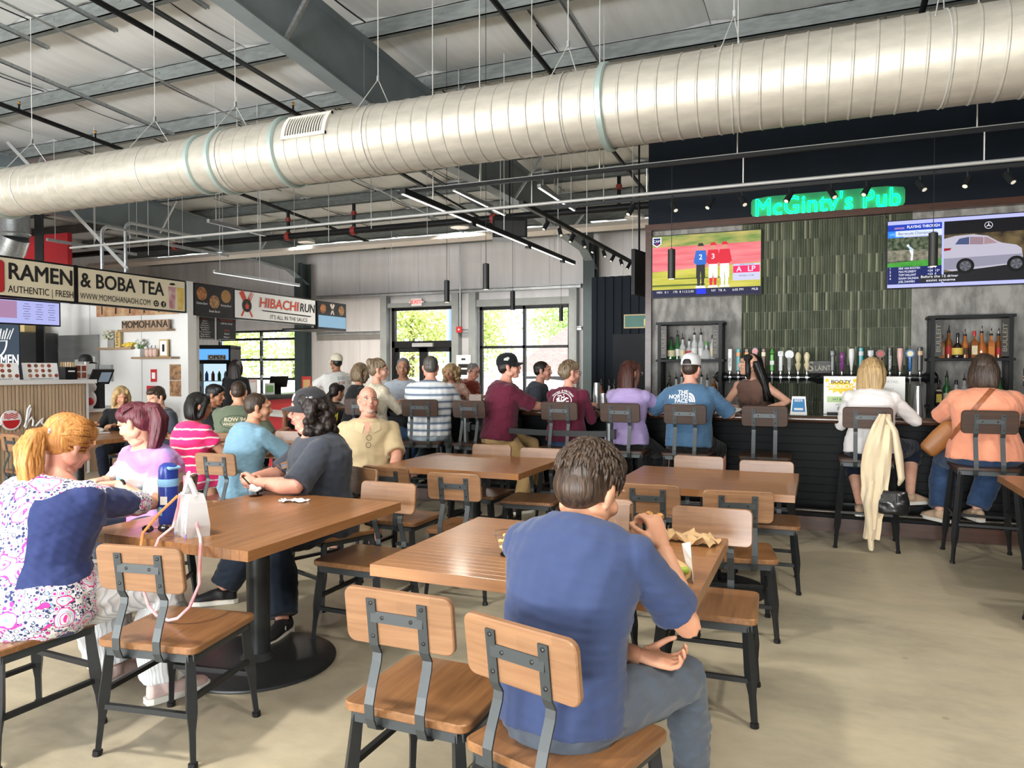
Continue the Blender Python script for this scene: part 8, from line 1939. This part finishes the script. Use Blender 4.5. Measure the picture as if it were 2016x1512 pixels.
# cardigan and black bag hanging on the stool of the blonde woman
cg = MB(); vs = []; rows = 12
def cardrow(t):
    z = 1.135 - 1.02 * t; cx = .5 - .11 * t - .02 * math.sin(t * 5); w = .04 + .07 * math.sin(min(1, t * 1.25) * math.pi) ** .8 + .02 * (t > .6)
    return z, cx, w
for side in (0, 1):
    for i in range(rows + 1):
        z, cx, w = cardrow(i / rows)
        for j in range(9):
            u = j / 8 - .5; vs.append((cx + u * 2 * w, 6.6 - .035 * (1 - side) - .02 * math.sin(j * 1.9 + i * .5) - .03 * (1 - abs(2 * u)) + (0.015 if side else 0), z))
fs = []
for side in (0, 1):
    o0 = side * (rows + 1) * 9
    for i in range(rows):
        for j in range(8):
            p = o0 + i * 9 + j; f = (p, p + 9, p + 10, p + 1); fs.append(f if not side else f[::-1])
cg.add(vs, fs)
co_ = thing('cardigan', 'cream cardigan draped over the bar stool, sleeve touching the floor', 'cardigan', (0, 0, 0))
cgm = cg.mesh('c', CREAMC, True); obj('body_panel', cgm, co_)
slv = MB(); slv.tube([(.5, 6.57, 1.13), (.57, 6.55, 1.0), (.6, 6.55, .8), (.62, 6.55, .62), (.6, 6.57, .56)], [.03, .045, .06, .05, .02], 12, flat=(1, .5)); obj('sleeve', remesh(slv.mesh('s'), .012, 2), co_).data.materials.append(cloth('cream cardigan', (.74, .62, .44)))
slv = MB(); slv.tube([(.41, 6.58, .6), (.38, 6.57, .4), (.4, 6.57, .2), (.41, 6.58, .02)], [.05, .06, .05, .035], 12, flat=(1, .6)); obj('sleeve', remesh(slv.mesh('s'), .012, 2), co_).data.materials.append(MATS['cloth cream cardigan'])
co_.children[0].data.materials.clear(); co_.children[0].data.materials.append(MATS['cloth cream cardigan'])
hb = thing('black_handbag', 'black leather handbag hanging from the bar stool', 'handbag', (.56, 6.56, .33)); BLT = mat('black leather', (.01, .01, .011), .25, coat=.3, bump=.2, bscale=12)
b = MB(); loft(b, [(V(0, 0, z), V(w, 0, 0), V(0, d, 0)) for z, w, d in ((0, .1, .035), (.02, .12, .05), (.1, .125, .05), (.17, .11, .025), (.19, .105, .012))], 20); q = remesh(b.mesh('b'), .009, 1); folds(q, .006, 3); q.materials.append(BLT); obj('bag_body', q, hb)
for s in (-1, 1): MB().tube([(s * .09, 0, .18), (s * .07, .01, .35), (s * .03 - .03, .03, .6), (-.04, .05, .8)], .008, 6, flat=(1.4, .6)).build('strap', BLT, hb, smooth=True)
MB().tube([(.02, -.04, .17), (.025, -.045, .1)], .006, 6).build('zip_pull', CHROME, hb)
# brown shoulder bag of the woman in coral
sb2 = thing('shoulder_bag', 'tan leather shoulder bag at the hip of the woman in coral', 'bag', (.93, 6.86, .93), R(0)); TLE = mat('tan leather', (.3, .12, .035), .45, noise=.2, nscale=8, bump=.1, bscale=20)
b = MB(); T = Matrix.Rotation(R(-48), 4, 'Y'); loft(b, [(T @ V(x_, 0, 0), T @ V(0, 0, h_), V(0, d, 0)) for x_, h_, d in ((-.16, .05, .02), (-.14, .075, .045), (0, .085, .05), (.12, .08, .04), (.16, .05, .015))], 16); q = remesh(b.mesh('b'), .01, 1); q.materials.append(TLE); obj('bag_body', q, sb2)
bm_ = org; fr_ = back_frame(bm_, .25)
strap_pts = [(-.24, -.14), (-.19, -.1), (-.2 + .02, -.12)]
sm_ = shape([(-.27, -.17), (-.235, -.185), (.07, .235), (.035, .25)])
project(org, org.shirt, sm_, fr_, mat('strap leather', (.28, .09, .035), .4), 'bag_strap', .006, parent=org.o)

# ------------------------------------------------------------------ outside the windows
gr = struct('ground_outside', MB().bx(-60, 30, YF + .25, 80, -1.6, -.6), mat('sunlit asphalt', (.4, .4, .4), .9, noise=.2, nscale=2), 'pale parking lot beyond the far windows')
LEAF = [mat('sunlit leaves %d' % k, c, .7, noise=.5, nscale=3, col2=d) for k, (c, d) in enumerate((((.42, .52, .16), (.6, .62, .22)), ((.34, .5, .18), (.5, .6, .24)), ((.55, .58, .2), (.36, .48, .14))))]
TRUNK = mat('tree bark', (.12, .09, .06), .9)
def tree(label, x, y, h, r, k):
    t_ = thing('tree', label, 'tree', (x, y, -.6), 0, 'trees beyond the parking lot')
    MB().tube([(0, 0, 0), (.1, 0, h * .5), (0, .1, h * .85)], [.18, .14, .05], 8).build('trunk', TRUNK, t_)
    rs = np.random.RandomState(k * 7 + 3); n = 5200
    # clumps
    cl = rs.randn(26, 3); cl /= np.linalg.norm(cl, axis=1)[:, None]; cl *= (rs.rand(26) ** .4)[:, None] * np.array([r, r, h * .42])
    ci = rs.randint(0, 26, n); p = cl[ci] + rs.randn(n, 3) * r * .22 + np.array([0, 0, h * .56])
    s = .06 + rs.rand(n) * .09; a = rs.randn(n, 3); a /= np.linalg.norm(a, axis=1)[:, None]; b_ = rs.randn(n, 3); b_ -= a * (a * b_).sum(1)[:, None]; b_ /= np.linalg.norm(b_, axis=1)[:, None]
    vs = np.stack([p - a * s[:, None], p + b_ * s[:, None] * .6, p + a * s[:, None], p - b_ * s[:, None] * .6], 1).reshape(-1, 3)
    me = bpy.data.meshes.new('foliage'); me.from_pydata(vs.tolist(), [], [(4 * i, 4 * i + 1, 4 * i + 2, 4 * i + 3) for i in range(n)]); me.materials.append(LEAF[k % 3])
    f = obj('foliage', me, t_); f['kind'] = 'stuff'
for k, (x, y, h, r) in enumerate(((-19.6, 33, 7.2, 2.1), (-25.8, 33, 7.8, 2.1), (-32, 33.5, 7.4, 2.1), (-38.2, 33, 8, 2.1), (-13.6, 41, 10, 2.3), (-20.4, 40.5, 7.6, 2.2), (-27, 40.5, 9.6, 2.3), (-33.8, 41, 9.8, 2.3), (-40.6, 40.5, 9.6, 2.3), (-23.4, 48, 11, 2.6), (-15.6, 49, 12, 2.7))):
    tree(['near tree seen through the exit door', 'near tree between exit door and garage door', 'near tree in the right half of the garage door', 'near tree in the left half of the garage door', 'tall tree filling the big window beside the house roof', 'low tree behind the transom window', 'tree behind the gap left of the exit door', 'tall tree behind the garage door centre', 'tall tree at the far left of the garage door', 'furthest tree behind the exit door', 'furthest tree behind the big window'][k], x, y, h, r, k)
ho_ = thing('neighbour_house', 'low brick house with shingled roof outside the big window', 'house', (0, 0, 0))
MB().bx(-11.2, -2, 28, 36, -.6, 1.25).build('brick_wall', mat('pale brick', (.13, .12, .12), .9, noise=.3, nscale=12, stretch=(1, 1, 3)), ho_)
MB().bx(-11.7, -2, 27.5, 28.1, 1.2, 1.38).build('gutter', mat('gutter grey', (.35, .38, .42), .5), ho_)
rf_ = MB(); rf_.add([(-11.8, 27.6, 1.38), (-1, 27.6, 1.38), (-1, 32, 5.6), (-7.6, 32, 5.6), (-11.8, 36.4, 1.38), (-1, 36.4, 1.38)], [(0, 1, 2, 3), (0, 3, 4), (4, 3, 2, 5)]); rf_.build('shingle_roof', mat('sunlit shingles', (.13, .1, .098), .9, noise=.3, nscale=6, stretch=(1, 1, 4)), ho_)
CARW = mat('white car paint', (.8, .81, .82), .2, coat=.6); CARG = mat('car glass', (.12, .2, .28), .08)
def car(label, x, y, rz, L_=4.6):
    c = thing('parked_car', label, 'car', (x, y, -.6), R(rz), 'cars parked outside the windows')
    prof = [(-2.3, .35), (-2.3, .95), (-2.15, 1.1), (-1.85, 1.62), (-.4, 1.74), (.5, 1.66), (1.25, 1.12), (2.1, .98), (2.3, .75), (2.3, .35)]
    b = MB(); n = len(prof); w = .88
    vs = [(x_, s * (w if z < 1.15 else w - .14), z) for s in (-1, 1) for x_, z in prof]; b.add(vs, [tuple(range(n)), tuple(range(n, 2 * n))[::-1]] + [(i, n + i, n + (i + 1) % n, (i + 1) % n) for i in range(n)]); b.build('car_body', CARW, c)
    for s in (-1, 1):
        for pts in ([(-1.95, 1.16), (-1.72, 1.55), (-1.0, 1.62), (-1.0, 1.16)], [(-.93, 1.16), (-.93, 1.62), (-.05, 1.64), (-.05, 1.16)], [(.02, 1.16), (.02, 1.63), (.42, 1.58), (1.05, 1.16)]):
            g_ = MB(); g_.add([(px_, s * (w - .07 + (1.16 - pz_) * .12), pz_) for px_, pz_ in pts], [(0, 1, 2, 3) if s > 0 else (3, 2, 1, 0)]); g_.build('side_window', CARG, c)
        for x_ in (-1.4, 1.4): MB().lathe([(.1, -.1), (.34, -.1), (.34, .1), (.1, .1)], 18, M=Matrix.Translation((x_, s * .82, .34)) @ Matrix.Rotation(R(90), 4, 'X')).build('wheel', BLACKP, c)
    MB().add([(.52, -.7, 1.68), (.52, .7, 1.68), (1.24, .76, 1.16), (1.24, -.76, 1.16)], [(0, 3, 2, 1)]).build('windscreen', CARG, c)
car('white car parked outside the big window', -9.7, 24.2, 170); car('white car parked outside the exit door', -15.5, 24.5, 188); car('silver white car parked outside the garage door', -22.6, 24.6, 185); car('second pale car outside the left window edge', -16.4, 29.8, 10)
lp = thing('lamp_post', 'blue grey lamp post outside the transom window', 'lamp post', (-14.2, 27, -.6)); MB().tube([(0, 0, 0), (0, 0, 6.5)], .12, 10).build('post', mat('post blue grey', (.15, .22, .35), .5), lp)
bpy.data.scenes.remove(SCR)
